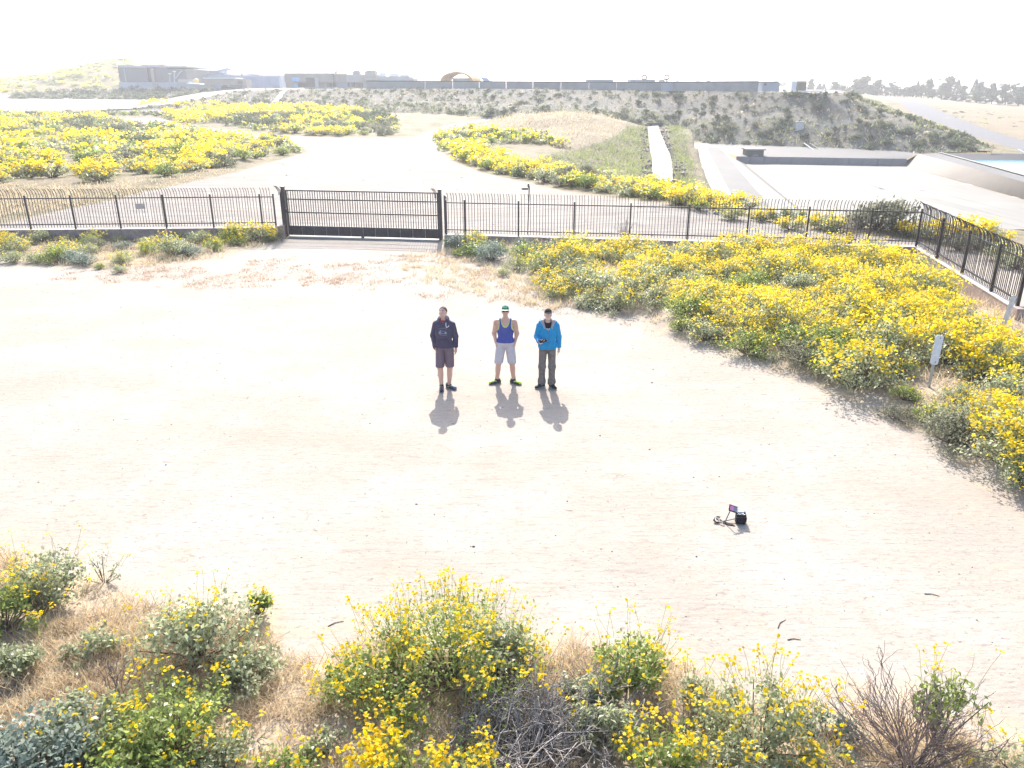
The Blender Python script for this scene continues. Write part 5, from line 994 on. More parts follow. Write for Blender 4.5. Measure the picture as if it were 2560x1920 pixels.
TS = Field((-.22, -.22, 1.22), (.22, .2, 1.58), .0075); torso(TS, .010); TS.sub(ell((0, -.035, 1.575), (.088, .09, .075))); ts = TS.mesh('tee_shirt', 'blacktee', e)
strokes(TS, [[(x0, 1.365), (x0, 1.395)] for x0 in (-.045, -.022, -.008, .012, .028, .045)] + [[(-.056, 1.395), (-.034, 1.395)], [(-.022, 1.381), (-.008, 1.381)], [(.012, 1.395), (.020, 1.378), (.028, 1.395)], [(-.03, 1.345), (.02, 1.345)]], .0045, 'shirt_print', 'whiteplastic', ts)
Lh = Field((-.24, -.2, 1.40), (.24, .26, 1.62), .0075)
for s_ in (-1, 1): Lh.add(cap((s_ * .075, -.115, 1.41), (s_ * .125, -.035, 1.53), .022, .036), .02); Lh.add(cap((s_ * .125, -.035, 1.53), (s_ * .10, .10, 1.53), .036, .05), .03)
Lh.add(cap((-.10, .11, 1.51), (.10, .11, 1.51), .055), .03); Lh.sub(cap((0, 0, 1.5), (0, -.02, 1.66), .082, .09)); Lh.mesh('hood_lining', 'hoodlining', jk)
Ho = Field((-.26, -.16, 1.38), (.26, .30, 1.60), .0075)
for s_ in (-1, 1): Ho.add(cap((s_ * .105, -.10, 1.425), (s_ * .165, -.01, 1.505), .020, .034), .02); Ho.add(cap((s_ * .165, -.01, 1.505), (s_ * .11, .13, 1.50), .034, .06), .03)
Ho.add(cap((-.11, .14, 1.48), (.11, .14, 1.48), .065), .03); Ho.mesh('hood', 'jacket', jk)
K.F = Kf; zl = [(0.0, z) for z in np.linspace(1.345, .91, 18)]; strokes(K, [zl], .0042, 'zip', 'zipgrey', jk); strokes(K, [[(.085, 1.395), (.095, 1.385), (.105, 1.395)], [(.085, 1.375), (.095, 1.386), (.105, 1.375)]], .003, 'chest_logo', 'hoodieprint', jk)
strokes(K, [[(s_ * .10, 1.10), (s_ * .135, 1.02)] for s_ in (1, -1)], .0035, 'pocket_edge', 'jacket', jk); strokes(K, [[(x, .918) for x in np.linspace(-.15, .15, 14)]], .006, 'hem_band', 'jacket', jk)
F = Field((-.32, -.24, .03), (.32, .24, 1.02), .009); F.add(cap((-.07, .005, .985), (.07, .005, .985), .118, None, (1, .95, 1)), .04)
for L_ in (legsL, legsR):
    limb(F, [np.array(L_[0]) + [0, 0, .04], L_[1], np.array(L_[2]) + [0, 0, .0]], (.098, .078, .070), .03)
    for z_, dx in ((.13, .006), (.10, -.004), (.17, -.006)): F.add(cap((L_[2][0] - .03 + dx, L_[2][1], z_), (L_[2][0] + .03 + dx, L_[2][1], z_ + .008), .058), .02)
    F.add(cap(np.array(L_[1]) + [-.04, -.02, -.02], np.array(L_[1]) + [.04, -.02, -.015], .052), .02)
F.keep(lambda X, Y, Z: np.maximum(.06 - Z, Z - .99) + 0 * X + 0 * Y); F.mesh('jeans', 'jeans', e)
shoe(e, (-.115, .0), R(-50), ('blackshoe', 'capgrey')); shoe(e, (.105, -.02), R(22), ('blackshoe', 'capgrey'))
# device held in the right hand: its own thing
ep = Matrix.Translation(e.location) @ Euler((0, 0, e.rotation_euler.z)).to_matrix().to_4x4() @ Matrix.Scale(e.scale[0], 4)
hp = ep @ Vector((-.125, -.275, 1.165)); dv = tag(empty('controller', tuple(hp), e.rotation_euler.z + .35), 'black handheld controller held flat in the hand of the cyan jacket man', 'controller'); dv.rotation_euler = (R(14), R(-6), .45)
MB().box((-.085, -.045, -.012), (.085, .045, .012)).build('body', M['nylon'], dv, bevel=.006); MB().box((-.07, -.036, .0122), (.07, .036, .014)).build('screen', M['lensdark'], dv)
for s_ in (-1, 1): MB().tube([(s_ * .09, -.035, -.002), (s_ * .098, .01, -.006), (s_ * .09, .045, -.012)], .014, 8).build('grip', M['greyplastic'], dv, True)
MB().tube([(-.1, .04, .004), (-.1, .075, .05)], .005, 6).build('antenna', M['whiteplastic'], dv)
wt = ep @ Vector((-.215, -.205, 1.132)); wd = tag(empty('wristwatch', tuple(wt), e.rotation_euler.z), 'silver wristwatch on the raised wrist of the cyan jacket man', 'watch'); MB().tube([(-.012, .012, 0), (.012, -.012, 0)], .037, 14, False).build('band', M['steel'], wd); MB().tube([(0, -.004, .035), (0, -.004, .043)], .017, 12).build('dial', M['whiteplastic'], wd)
#@@PART4
import re
# ------------------------------------------------------------------ vegetation
def mesh2(name, V, Fs, mats, tint):
    """Fs: list of (faces array, material index)"""
    me = mesh_np(name, V, [f for f, _ in Fs if len(f)], None)
    for m_ in mats: me.materials.append(m_)
    me.polygons.foreach_set('material_index', np.concatenate([np.full(len(f), k, np.int32) for f, k in Fs if len(f)]))
    fattr(me, 'tint', tint); return me
def unit(v): return v / np.maximum(np.linalg.norm(v, axis=-1, keepdims=True), 1e-9)
def leaves_at(g, P, N, size, ratio=.5, fold=.14, curl=.0):
    """folded diamond leaves: P centres, N normals"""
    n = len(P); a = unit(np.cross(N, g.normal(size=(n, 3)))); b = np.cross(N, a); s = (size * g.uniform(.6, 1.25, n))[:, None]
    V = np.stack([P - a * s * .5, P + b * s * ratio * .5 + N * s * fold, P + a * s * .5 - N * s * curl, P - b * s * ratio * .5 + N * s * fold], 1).reshape(-1, 3)
    return V, np.arange(4 * n).reshape(n, 4), np.repeat(g.uniform(0, 1, n), 4)
def flowers_at(g, P, N, r, k=6):
    n = len(P); a = unit(np.cross(N, g.normal(size=(n, 3)))); b = np.cross(N, a); r = (r * g.uniform(.75, 1.2, n))[:, None]
    if k == 4:
        V = np.stack([P + a * r, P + b * r, P - a * r, P - b * r], 1).reshape(-1, 3); return V, np.arange(4 * n).reshape(n, 4), np.repeat(g.uniform(0, 1, n), 4)
    ring = [P + (a * math.cos(q) + b * math.sin(q)) * r * (1 if i % 2 == 0 else .72) + N * r * .12 for i, q in enumerate(np.linspace(0, 2 * math.pi, 2 * k, endpoint=False))]
    V = np.stack(ring, 1).reshape(-1, 3); return V, np.arange(2 * k * n).reshape(n, 2 * k), np.repeat(g.uniform(0, 1, n), 2 * k)
def tubes3(P, r0, r1):
    """P (n,m,3) polylines to three-sided tapering tubes"""
    n, m, _ = P.shape; d = unit(P[:, -1] - P[:, 0])[:, None, :]; x = unit(np.cross(d, np.array([.3, .5, .8]) + 0 * d)); y = np.cross(d, x); rr = np.linspace(r0, r1, m)[None, :, None] if np.isscalar(r0) else None
    V = np.stack([P + (x * math.cos(q) + y * math.sin(q)) * rr for q in (0, 2.094, 4.189)], 2).reshape(-1, 3); F = []
    base = (np.arange(n) * m * 3)[:, None]
    for i in range(m - 1):
        for k in range(3): F.append(np.concatenate([base + i * 3 + k, base + i * 3 + (k + 1) % 3, base + (i + 1) * 3 + (k + 1) % 3, base + (i + 1) * 3 + k], 1))
    return V, np.concatenate(F)
def cat(parts):
    V, F, T_, o = [], [], [], 0
    for v, f, t_ in parts: V.append(v); F.append(f + o); T_.append(t_); o += len(v)
    return np.concatenate(V), F, np.concatenate(T_)
def bush_parts(g, R_, H, ncl, nleaf, leaf, nfl, fl, stalk, lod, ratio=.55, open_=.35, lean=0., hollow=.4):
    az = g.uniform(0, 2 * math.pi, ncl); rr = R_ * np.sqrt(g.uniform(0, 1, ncl)) * g.uniform(.75, 1.1, ncl)
    z = H * (1 - .72 * np.minimum(rr / R_, 1.1) ** 2) * g.uniform(.72, 1.08, ncl); E = np.stack([rr * np.cos(az) + lean * z, rr * np.sin(az), np.maximum(z, .08 * H)], 1)
    k = g.integers(0, ncl, nleaf); t_ = g.beta(2.6, 1.2, nleaf)[:, None] * (1 - hollow) + hollow; P = E[k] * t_ + g.normal(0, .13 * R_, (nleaf, 3)) * [1, 1, .7]; P[:, 2] = np.abs(P[:, 2]) + .02
    N = unit(g.normal(size=(nleaf, 3)) + unit(P) * .6 + [0, 0, .5]); lv = leaves_at(g, P, N, leaf, ratio)
    out = {'foliage': lv, 'E': E}
    if lod < 3:
        mid = E * .5 + g.normal(0, .07 * R_, E.shape) * [1, 1, .4]; bs = E * [.10, .10, 0]; V, F = tubes3(np.stack([bs, mid, E], 1), .016 * R_ ** .5 if lod < 2 else .03, .005 if lod < 2 else .012); out['branch'] = (V, F, np.repeat(.5, len(V)))
    if nfl:
        up = np.argsort(-(E[:, 2] + g.normal(0, .18 * H, ncl)))[:max(4, int(ncl * .75))]; per = 4 if lod < 2 else 2; nst = max(1, nfl // per)
        c_ = E[up[g.integers(0, len(up), nst)]] + g.normal(0, .10 * R_, (nst, 3)) * [1, 1, .3]; dirn = unit(np.stack([c_[:, 0] / R_ * .55, c_[:, 1] / R_ * .55, np.ones(nst)], 1) + g.normal(0, .22, (nst, 3))); tip = c_ + dirn * (stalk * g.uniform(.25, 1.15, nst))[:, None]
        k = np.repeat(np.arange(nst), per); P = tip[k] + g.normal(0, max(.022, fl * 1.1), (len(k), 3)); N = unit(g.normal(0, .55, (len(k), 3)) + [0, 0, 1.0] + dirn[k] * .3)
        out['blossom'] = flowers_at(g, P, N, fl, 5 if lod == 0 else 4)
        if lod == 0: v, f, t2 = flowers_at(g, P + N * fl * .18, N, fl * .38, 4); out['disc'] = (v, f, t2)
        if lod < 2: V, F = tubes3(np.stack([c_ - dirn * .05, (c_ + tip) / 2 + g.normal(0, .012, c_.shape), tip], 1), .0027, .002); out['stalk'] = (V, F, np.repeat(.6, len(V)))
    return out
def bush_meshes(name, pr, leafmat):
    me = {}
    for k in ('foliage', 'branch', 'stalk', 'blossom'):
        if k not in pr: continue
        v, f, t_ = pr[k]; mats = [M[{'foliage': leafmat, 'branch': 'wood', 'stalk': 'stalk', 'blossom': 'petal'}[k]]]; fs = [(f, 0)]
        if k == 'blossom' and 'disc' in pr: v2, f2, t2 = pr['disc']; fs = [(f, 0), (f2 + len(v), 1)]; v = np.concatenate([v, v2]); t_ = np.concatenate([t_, t2]); mats.append(M['disc'])
        me[k] = mesh2(name + '_' + k, v, fs, mats, t_)
    return me
def proto(name, cat_, pr, leafmat):
    e = empty(name); e['category'] = cat_
    for k, me in bush_meshes(name, pr, leafmat).items():
        o = link(k, me, e)
        if k != 'branch': o['kind'] = 'stuff'
    return e
def scatter(g, poly, n, rmin, inset=0., extra=None):
    lo, hi = poly.min(0), poly.max(0); out = np.zeros((0, 3)); tries = 0
    while len(out) < n and tries < 40:
        tries += 1; c = g.uniform(lo, hi, (n * 3, 2)); ok = sdist(poly, c[:, 0], c[:, 1]) > inset
        if extra is not None: ok &= extra(c[:, 0], c[:, 1])
        for x, y in c[ok]:
            r = rmin * (1 + .0 * y)
            if len(out) and (np.hypot(out[:, 0] - x, out[:, 1] - y) < r).any(): continue
            out = np.vstack([out, [x, y, 0]])
            if len(out) >= n: break
    if len(out): out[:, 2] = hf(out[:, 0], out[:, 1])
    return out
inview = lambda x, y: (np.abs(x) < .70 * (y + 6) + 1.5)
g = np.random.default_rng(21)
# prototypes: near bed / middle distance / far
NEARP = {'A': [proto('flowering_bush', 'bush', bush_parts(g, .8, .60, 34, 1600, .07, 700, .027, .26, 1), 'leaf') for _ in range(3)],
         'B': [proto('flowering_bush', 'bush', bush_parts(g, .78, .62, 30, 1900, .065, 250, .026, .26, 1), m_) for m_ in ('leaf_green', 'leaf', 'leaf')],
         'C': [proto('flowering_bush', 'bush', bush_parts(g, .7, .6, 26, 1900, .065, 60, .026, .2, 1), m_) for m_ in ('leaf', 'leaf_green')],
         'D': [proto('shrub', 'shrub', bush_parts(g, .7, .55, 30, 1900, .055, 0, 0, 0, 1), m_) for m_ in ('leaf_blue', 'leaf_grey')]}
FARP = {'A': [proto('flowering_bush', 'bush', bush_parts(g, 1.1, .85, 26, 520, .17, 330, .075, .25, 2), 'leaf') for _ in range(3)],
        'B': [proto('flowering_bush', 'bush', bush_parts(g, 1.1, .9, 24, 620, .16, 140, .07, .25, 2), m_) for m_ in ('leaf_green', 'leaf')],
        'C': [proto('flowering_bush', 'bush', bush_parts(g, 1.0, .9, 22, 700, .15, 36, .065, .2, 2), m_) for m_ in ('leaf_green', 'leaf')],
        'D': [proto('shrub', 'shrub', bush_parts(g, 1.0, .85, 22, 700, .14, 0, 0, 0, 2), m_) for m_ in ('leaf_grey', 'leaf_dark')]}
_used = set()
def put(e, P, s, rz, sz=1.):
    if e.name in _used: c = copy_tree(e)
    else: c = e; _used.add(e.name)
    c.location = tuple(P); c.scale = (s, s, s * sz); c.rotation_euler = (0, 0, rz); return c
placed = []                                             # (object, flower class, zone)
def patch(x, y, s, seed): return vnoise(np.array([x]), np.array([y]), s, seed)[0]
def fill(zone, pts, protos, pick, smin, smax, sz=1.):
    for x, y, z in pts:
        k = pick(x, y); e = g.choice(len(protos[k])); o = put(protos[k][e], (x, y, z - .03), g.uniform(smin, smax), g.uniform(0, 6.28), g.uniform(.85, 1.15) * sz); placed.append((o, k, zone))
def pickbed(x, y):
    if sdist(P_BED, np.array([x]), np.array([y]))[0] < 1.25 and g.uniform() < .72: return g.choice(list('BCCD'))
    u = patch(x, y, 2.2, 31) + g.uniform(-.18, .18); px = topx(np.array([[x, y, .3]]))[0, 0]
    bias = np.clip((px - 1150) / 500, 0, 1) * .32
    return 'A' if u + bias > .76 else ('B' if u + bias > .52 else ('C' if u + bias > .36 else 'D'))
Z1 = gpoly([(1130, 640), (1300, 690), (1345, 735), (1440, 770), (1600, 800), (1660, 850), (1800, 885), (1950, 950), (2090, 985), (2210, 1065), (2330, 1120), (2470, 1200), (2600, 1300), (2750, 1280), (2700, 960), (2470, 800), (2350, 705), (2270, 650), (2000, 640), (1500, 630), (1240, 615), (1120, 612)])
_sg = wpt(2322, 968, 0); _s2 = wpt(2508, 815, 0)
p1 = scatter(g, Z1, 150, .74, .40, lambda x, y: (np.abs(x) < .70 * (y + 6) + .8) & (np.hypot(x - _sg[0], y - _sg[1]) > 1.1) & (np.hypot(x - _sg[0] + .5, y - _sg[1] + .9) > 1.25) & (np.hypot(x - _s2[0] + .5, y - _s2[1] + .8) > 1.3) & (vnoise(x, y, 1.9, 77) > .17))
ded = [(p[0], p[1]) for p in p1]
fill('bed', p1, NEARP, pickbed, .55, 1.25)
Z2 = gpoly([(-60, 650), (0, 655), (120, 668), (300, 665), (480, 655), (560, 640), (640, 612), (700, 602), (690, 597), (0, 604), (-60, 605)])
p2 = scatter(g, Z2, 34, .72, .05, inview); fill('bedleft', p2, NEARP, lambda x, y: g.choice(list('BCCDD')) if topx(np.array([[x, y, .3]]))[0, 0] < 560 else 'B', .55, .95)
for px, py, k, s in ((20, 620, 'A', .8), (645, 602, 'A', 1.1), (590, 600, 'B', .9), (300, 682, 'C', .45), (185, 655, 'D', .8), (250, 672, 'C', .35), (430, 640, 'B', 1.15), (195, 660, 'D', .4), (1120, 615, 'C', .5), (1190, 612, 'B', .8), (1150, 640, 'C', .5), (1260, 690, 'C', .45), (1448, 770, 'D', .32), (1380, 640, 'D', .8), (1640, 640, 'D', 1.0), (2525, 1165, 'A', 1.0), (2575, 1120, 'A', 1.1), (2560, 1215, 'B', .8), (2400, 1010, 'B', .62), (2450, 950, 'A', .8), (2262, 1000, 'C', .5), (2480, 1060, 'A', .8), (2385, 1075, 'B', .75), (2250, 940, 'B', .55), (2330, 1050, 'C', .55)):
    P = gp(px, py); o = put(NEARP[k][g.integers(len(NEARP[k]))], P, s, g.uniform(0, 6)); placed.append((o, k, 'bedleft' if px < 800 else 'bed'))
for px, py, k, s in ((1830, 548, 'B', .9), (1905, 552, 'A', .8), (1960, 556, 'C', 1.0), (1975, 575, 'A', .75), (2060, 572, 'A', 1.0), (2085, 578, 'B', .9), (2270, 590, 'A', .8), (2330, 600, 'B', 1.0), (2370, 600, 'A', 1.1), (2420, 600, 'A', 1.2), (2460, 606, 'A', 1.1), (2500, 650, 'C', .9), (2540, 672, 'C', .9), (1745, 525, 'B', .8), (1700, 512, 'A', 1.0), (2000, 548, 'C', .9), (2395, 625, 'D', .9), (2440, 622, 'D', .8)):
    P = gp(px, py); o = put(FARP[k][g.integers(len(FARP[k]))], P, s * .8, g.uniform(0, 6)); placed.append((o, k, 'behind'))
for px, py, s in ((2195, 575, 1.5), (2240, 578, 1.6), (2150, 570, 1.0)): P = gp(px, py); placed.append((put(FARP['D'][0], P, s, g.uniform(0, 6)), 'D', 'behind'))
# fields beyond the fence: the nearest and largest one by one, the rest as one mass each
Z3 = gpoly([(-500, 470), (0, 458), (120, 460), (250, 457), (420, 450), (560, 422), (690, 395), (752, 378), (735, 364), (640, 352), (560, 348), (520, 328), (400, 318), (300, 306), (280, 292), (0, 290), (-500, 300)])
Z4 = gpoly([(415, 280), (560, 272), (700, 270), (860, 277), (985, 292), (1000, 338), (850, 341), (700, 334), (560, 317), (462, 310), (412, 296)])
Z5 = gpoly([(1098, 345), (1100, 368), (1128, 392), (1230, 428), (1400, 468), (1560, 490), (1780, 528), (1900, 540), (1800, 510), (1690, 492), (1600, 468), (1480, 446), (1360, 430), (1290, 412), (1200, 388), (1215, 362), (1330, 358), (1420, 372), (1400, 356), (1300, 338), (1180, 332)])
def stuffmass(name, label, P, S_, kinds, protos_arr, sz=1., lean=0.):
    parts = {}; 
    for (x, y, z), s, k in zip(P, S_, kinds):
        pr = protos_arr[k][g.integers(len(protos_arr[k]))]; q = g.uniform(0, 6.28); c_, s_ = math.cos(q), math.sin(q)
        for kk, (v, f, t_, mt) in pr.items():
            w = np.stack([(v[:, 0] * c_ - v[:, 1] * s_) * s + x, (v[:, 0] * s_ + v[:, 1] * c_) * s + y, v[:, 2] * s * sz + z - .05], 1); parts.setdefault(mt, []).append((w, f, np.clip(t_ * .75 + g.uniform(0, .25), 0, 1)))
    V, Fs, T_, o = [], [], [], 0; mats = list(parts)
    for mi, mt in enumerate(mats):
        for v, f, t_ in parts[mt]: V.append(v); Fs.append((f + o, mi)); T_.append(t_); o += len(v)
    return tag(link(name, mesh2(name, np.concatenate(V), Fs, [M[m_] for m_ in mats], np.concatenate(T_))), label, 'ground cover', None, 'stuff')
def lowp(R_, H, nl, leaf, nf, fl, leafmat): 
    pr = bush_parts(g, R_, H, 14, nl, leaf, nf, fl, .22, 3); d = {'f': (*pr['foliage'], leafmat)}
    if 'blossom' in pr: d['b'] = (*pr['blossom'], 'petal')
    return d
LOW = {'A': [lowp(1.1, .85, 90, .34, 75, .15, 'leaf') for _ in range(3)], 'B': [lowp(1.1, .85, 110, .32, 30, .14, m_) for m_ in ('leaf', 'leaf_green')], 'C': [lowp(1.05, .85, 110, .32, 7, .14, m_) for m_ in ('leaf', 'leaf_green', 'leaf')], 'D': [lowp(1.0, .85, 110, .30, 0, 0, m_) for m_ in ('leaf_grey', 'leaf_dark')]}
def pickfield(x, y, a=.54, seed=33):
    u = patch(x, y, 7, seed) * .6 + patch(x, y, 2.5, seed + 1) * .4 + g.uniform(-.14, .14); return 'A' if u > a else ('B' if u > a - .13 else ('C' if u > a - .25 else 'D'))
def field(zone, poly, n, rmin, nind, name, label, pick, smin=.8, smax=1.3, key=None):
    P = scatter(g, poly, n, rmin, .1, inview); d = np.hypot(P[:, 0], P[:, 1]) if key is None else key(P); P = P[np.argsort(d)]
    fill(zone, P[:nind], FARP, pick, smin, smax)
    rest = P[nind:]
    if len(rest): stuffmass(name, label, rest, g.uniform(smin, smax, len(rest)), [pick(x, y) for x, y, z in rest], LOW)
field('field', Z3, 620, 1.25, 66, 'flower_field', 'mass of yellow flowering bushes filling the field left of the dirt road', lambda x, y: pickfield(x, y, .65))
field('upper', Z4, 520, 1.3, 14, 'flower_field', 'band of yellow flowering bushes in the field above the road fork', lambda x, y: pickfield(x, y, .52 if (y < 128 or x < -52) else (.58 if y > 165 else .80), 41))
field('mound', Z5, 170, .95, 60, 'flower_field', 'yellow flowering bushes along the edge of the mound right of the dirt road', lambda x, y: pickfield(x, y, .52, 47), .65, 1.1)
# left end of Z3 near edge is green-grey without flowers
for px, py, s in ((700, 372, 1.1), (722, 376, .9), (660, 365, 1.2), (740, 380, .7), (690, 352, 1.1), (640, 385, 1.1), (610, 398, 1.0), (560, 415, 1.1), (660, 392, 1.), (705, 388, .9)): placed.append((put(FARP['D' if s > 1.05 else 'C'][g.integers(2)], gp(px, py), s, g.uniform(0, 6)), 'D' if s > 1.05 else 'C', 'field'))
# banks: dark shrubs one by one, small ones as a mass
em = []
_e = EMG; ar = np.linalg.norm(np.cross(_e[1:, :-1] - _e[:-1, :-1], _e[:-1, 1:] - _e[:-1, :-1]), axis=2); ar /= ar.sum()
def em_sample(n):
    k = g.choice(ar.size, n, p=ar.ravel()); i, j = np.unravel_index(k, ar.shape); a, b = g.uniform(0, 1, n), g.uniform(0, 1, n); vv = (i + a) / (_e.shape[0] - 1)
    return _e[i, j] * ((1 - a) * (1 - b))[:, None] + _e[i + 1, j] * (a * (1 - b))[:, None] + _e[i, j + 1] * ((1 - a) * b)[:, None] + _e[i + 1, j + 1] * (a * b)[:, None], vv
for p, v in zip(*em_sample(9000)):
    q = topx(p)[0]; dens = .42 if v > .9 or v < .3 else .24
    if g.uniform() > dens or not (180 < q[0] < 2540) or vnoise(p[:1], p[1:2], 9, 71)[0] < .16: continue
    if abs(q[0] - np.interp(q[1], [227, 261], [714, 686])) < 7: continue
    em.append(p)
em = np.array(em); dist_ = np.hypot(em[:, 0], em[:, 1]); S_ = .22 + .62 * g.uniform(0, 1, len(em)) ** 1.7 * np.where(em[:, 2] < 1.5, 1.15, 1.0); order = np.argsort(-(S_ / dist_)); 
SHR = [proto('bank_shrub', 'shrub', bush_parts(g, 1.0, .95, 16, 210, .30, 0, 0, 0, 2), m_) for m_ in ('leaf_dark', 'leaf_dark', 'leaf_grey')]; 
nS = 200; shr = []
for i in order[:nS]: o = put(SHR[g.choice(3, p=[.45, .35, .2])], em[i] - [0, 0, .1], S_[i] * 1.15, g.uniform(0, 6), g.uniform(.8, 1.1)); shr.append(o)
LOW['S'] = [lowp(1.0, .9, 40, .5, 0, 0, m_) for m_ in ('leaf_dark', 'leaf_dark', 'leaf_grey')]; LOW['O'] = [lowp(1., .7, 40, .45, 0, 0, 'straw')]
rest = order[nS:]; stuffmass('bank_scrub', 'small dark scrub scattered over the long embankment slope', em[rest], S_[rest], [('S' if g.uniform() < .94 else 'O') for _ in rest], LOW)
gs = []
for i in range(420):
    m_, n_, _ = GSG.shape; a, b = g.uniform(0, m_ * .5 - 1), g.uniform(0, n_ - 1); gs.append(GSG[int(a), int(b)] + g.normal(0, .6, 3) * [1, 1, 0])
stuffmass('bank_scrub', 'green scrub on the slope below the screened building', np.array(gs), g.uniform(.7, 1.7, len(gs)), ['S'] * len(gs), LOW)
hs = []
for i in range(900):
    a, b = g.integers(2, 26), g.integers(8, 100); p = HG[a, b]
    if 120 > topx(p)[0, 0] > -60 or 120 <= topx(p)[0, 0] < 330: hs.append(p + g.normal(0, 1.5, 3) * [1, 1, 0])
stuffmass('hill_scrub', 'patchy yellow and green scrub covering the hill', np.array(hs), g.uniform(.8, 2.0, len(hs)), [g.choice(list('ABBCS')) for _ in hs], LOW, .7)
Z6 = gpoly([(1690, 330), (1730, 352), (1900, 362), (2100, 369), (2300, 378), (2480, 374), (2400, 345), (2250, 318), (2000, 320), (1750, 318)])
# shore line of weeds along the yard, far right field scrub, shrubs right of the spillway
yd = np.array([gp(x, y) for x, y in zip(g.uniform(0, 400, 130), g.uniform(283, 290, 130))]); stuffmass('weeds', 'dark green weeds along the lower edge of the pale yard', yd, g.uniform(.5, 1.0, len(yd)), ['S' if g.uniform() < .7 else 'C' for _ in yd], LOW)
rw = np.array([gp(x, y) for x, y in zip(g.uniform(360, 560, 60), g.uniform(262, 270, 60))]); stuffmass('weeds', 'yellow bushes along the foot of the climbing paved road', rw, g.uniform(.8, 1.5, len(rw)), ['A' if g.uniform() < .6 else 'B' for _ in rw], LOW)
rf = np.array([gp(x, y) for x, y in zip(g.uniform(2330, 2700, 90), g.uniform(275, 345, 90)) if y < 275 + (x - 2250) * .19]); stuffmass('field_scrub', 'low olive scrub dotted over the tan field at far right', rf, g.uniform(.3, 1.0, len(rf)), [g.choice(list('CSO')) for _ in rf], LOW, .5)
# grass: tufts as masses
def tufts(name, label, P, nb, h, w, mat, spread=.09, up=.8, hvar=.4):
    n = len(P) * nb; B = np.repeat(P, nb, 0) + g.normal(0, spread, (n, 3)) * [1, 1, 0]; h_ = h * np.repeat(g.uniform(1 - hvar, 1 + hvar, len(P)), nb) * g.uniform(.5, 1.2, n)
    d = unit(np.stack([g.normal(0, .5, n), g.normal(0, .5, n), np.full(n, up)], 1)); sd = unit(np.cross(d, g.normal(size=(n, 3)))); T_ = B + d * h_[:, None]; mid = B + d * h_[:, None] * .5 + [0, 0, .06 * h]
    V = np.stack([B - sd * w, B + sd * w, mid + sd * w * .7, T_, mid - sd * w * .7], 1).reshape(-1, 3); F = np.arange(5 * n).reshape(n, 5)
    me = mesh2(name, V, [(F, 0)], [M[mat]], np.repeat(g.uniform(0, 1, n), 5)); return tag(link(name, me), label, 'grass', None, 'stuff')
P_FW = gpoly([(-300, 1350), (0, 1390), (120, 1440), (270, 1490), (420, 1520), (640, 1540), (720, 1660), (840, 1640), (920, 1590), (1200, 1640), (1400, 1600), (1500, 1630), (1720, 1660), (1800, 1760), (2000, 1790), (2150, 1730), (2400, 1790), (2560, 1870), (2800, 1990), (2800, 2200), (-300, 2200)])
pf = scatter(g, P_FW, 1250, .045, 0, lambda x, y: vnoise(x, y, .55, 61) > .36); tufts('dry_grass', 'matted straw coloured dry grass between the near bushes', pf, 30, .17, .0042, 'straw', .075, .7)
pf2 = scatter(g, P_FW, 320, .08, 0); tufts('dry_grass', 'sparse reddish dry weed stems among the near bushes', pf2, 12, .22, .0035, 'straw_red', .05, 1.0)
pb_ = scatter(g, P_BED, 1000, .1, .1, inview); tufts('dry_grass', 'dry tan grass between the bushes of the right bed', pb_, 16, .26, .010, 'straw', .14, .9)
pb2 = scatter(g, P_BEDL, 300, .1, .0, inview); tufts('dry_grass', 'dry tan grass between the bushes below the left fence', pb2, 16, .24, .010, 'straw', .16, .9)
ZT = gpoly([(-100, 660), (0, 690), (400, 720), (760, 720), (1000, 735), (1250, 770), (1500, 800), (1650, 830), (1700, 870), (1640, 835), (1440, 752), (1330, 705), (1290, 650), (1120, 620), (1050, 640), (760, 640), (480, 665), (120, 672)])
pt_ = scatter(g, ZT, 420, .06, 0, lambda x, y: vnoise(x, y, 1.3, 63) > .45); tufts('dry_weeds', 'small reddish dry weed tufts dotted over the sand below the fence', pt_, 20, .085, .008, 'straw_red', .13, .45)
pt2 = scatter(g, gpoly([(1000, 640), (1130, 625), (1300, 690), (1440, 760), (1380, 780), (1200, 740), (1020, 700)]), 170, .1, 0); tufts('dry_grass', 'pale dry grass at the sandy left end of the right bed', pt2, 22, .2, .009, 'straw', .12, .8)
pm = scatter(g, P_DRYF, 900, .3, .3, inview); tufts('dry_grass', 'pale dry grass covering the top of the mound', pm, 7, .45, .035, 'straw', .5, .8)
pg = np.concatenate([scatter(g, P_MGREEN, 700, .3, .2, inview), scatter(g, P_CGREEN, 420, .3, .2, inview)]); tufts('grass', 'green grass on the slopes either side of the spillway', pg, 8, .40, .035, 'grassgreen', .5, .8)
pz = scatter(g, gpoly([(-300, 560), (0, 545), (270, 505), (480, 452), (600, 428), (560, 424), (420, 452), (250, 460), (0, 462), (-300, 470)]), 500, .3, 0, inview); tufts('dry_grass', 'dry tan grass strip between the flower field and the road', pz, 8, .28, .03, 'straw', .4, .8)
pq, vq = em_sample(5200); pe_ = pq[(vq < .30) & (topx(pq)[:, 0] > 900)][:1100]
tufts('grass', 'green grass along the foot of the long embankment', np.array(pe_), 6, .6, .06, 'grassgreen', .7, .8)
pq2, vq2 = em_sample(2600); k_ = g.uniform(0, 1, len(pq2)) < .45; tufts('grass', 'low olive grass over the whole long embankment', pq2[k_], 5, .45, .07, 'grassgreen', .8, .7); tufts('dry_grass', 'low dry growth over the whole long embankment', pq2[~k_], 5, .35, .06, 'straw_red', .8, .6)
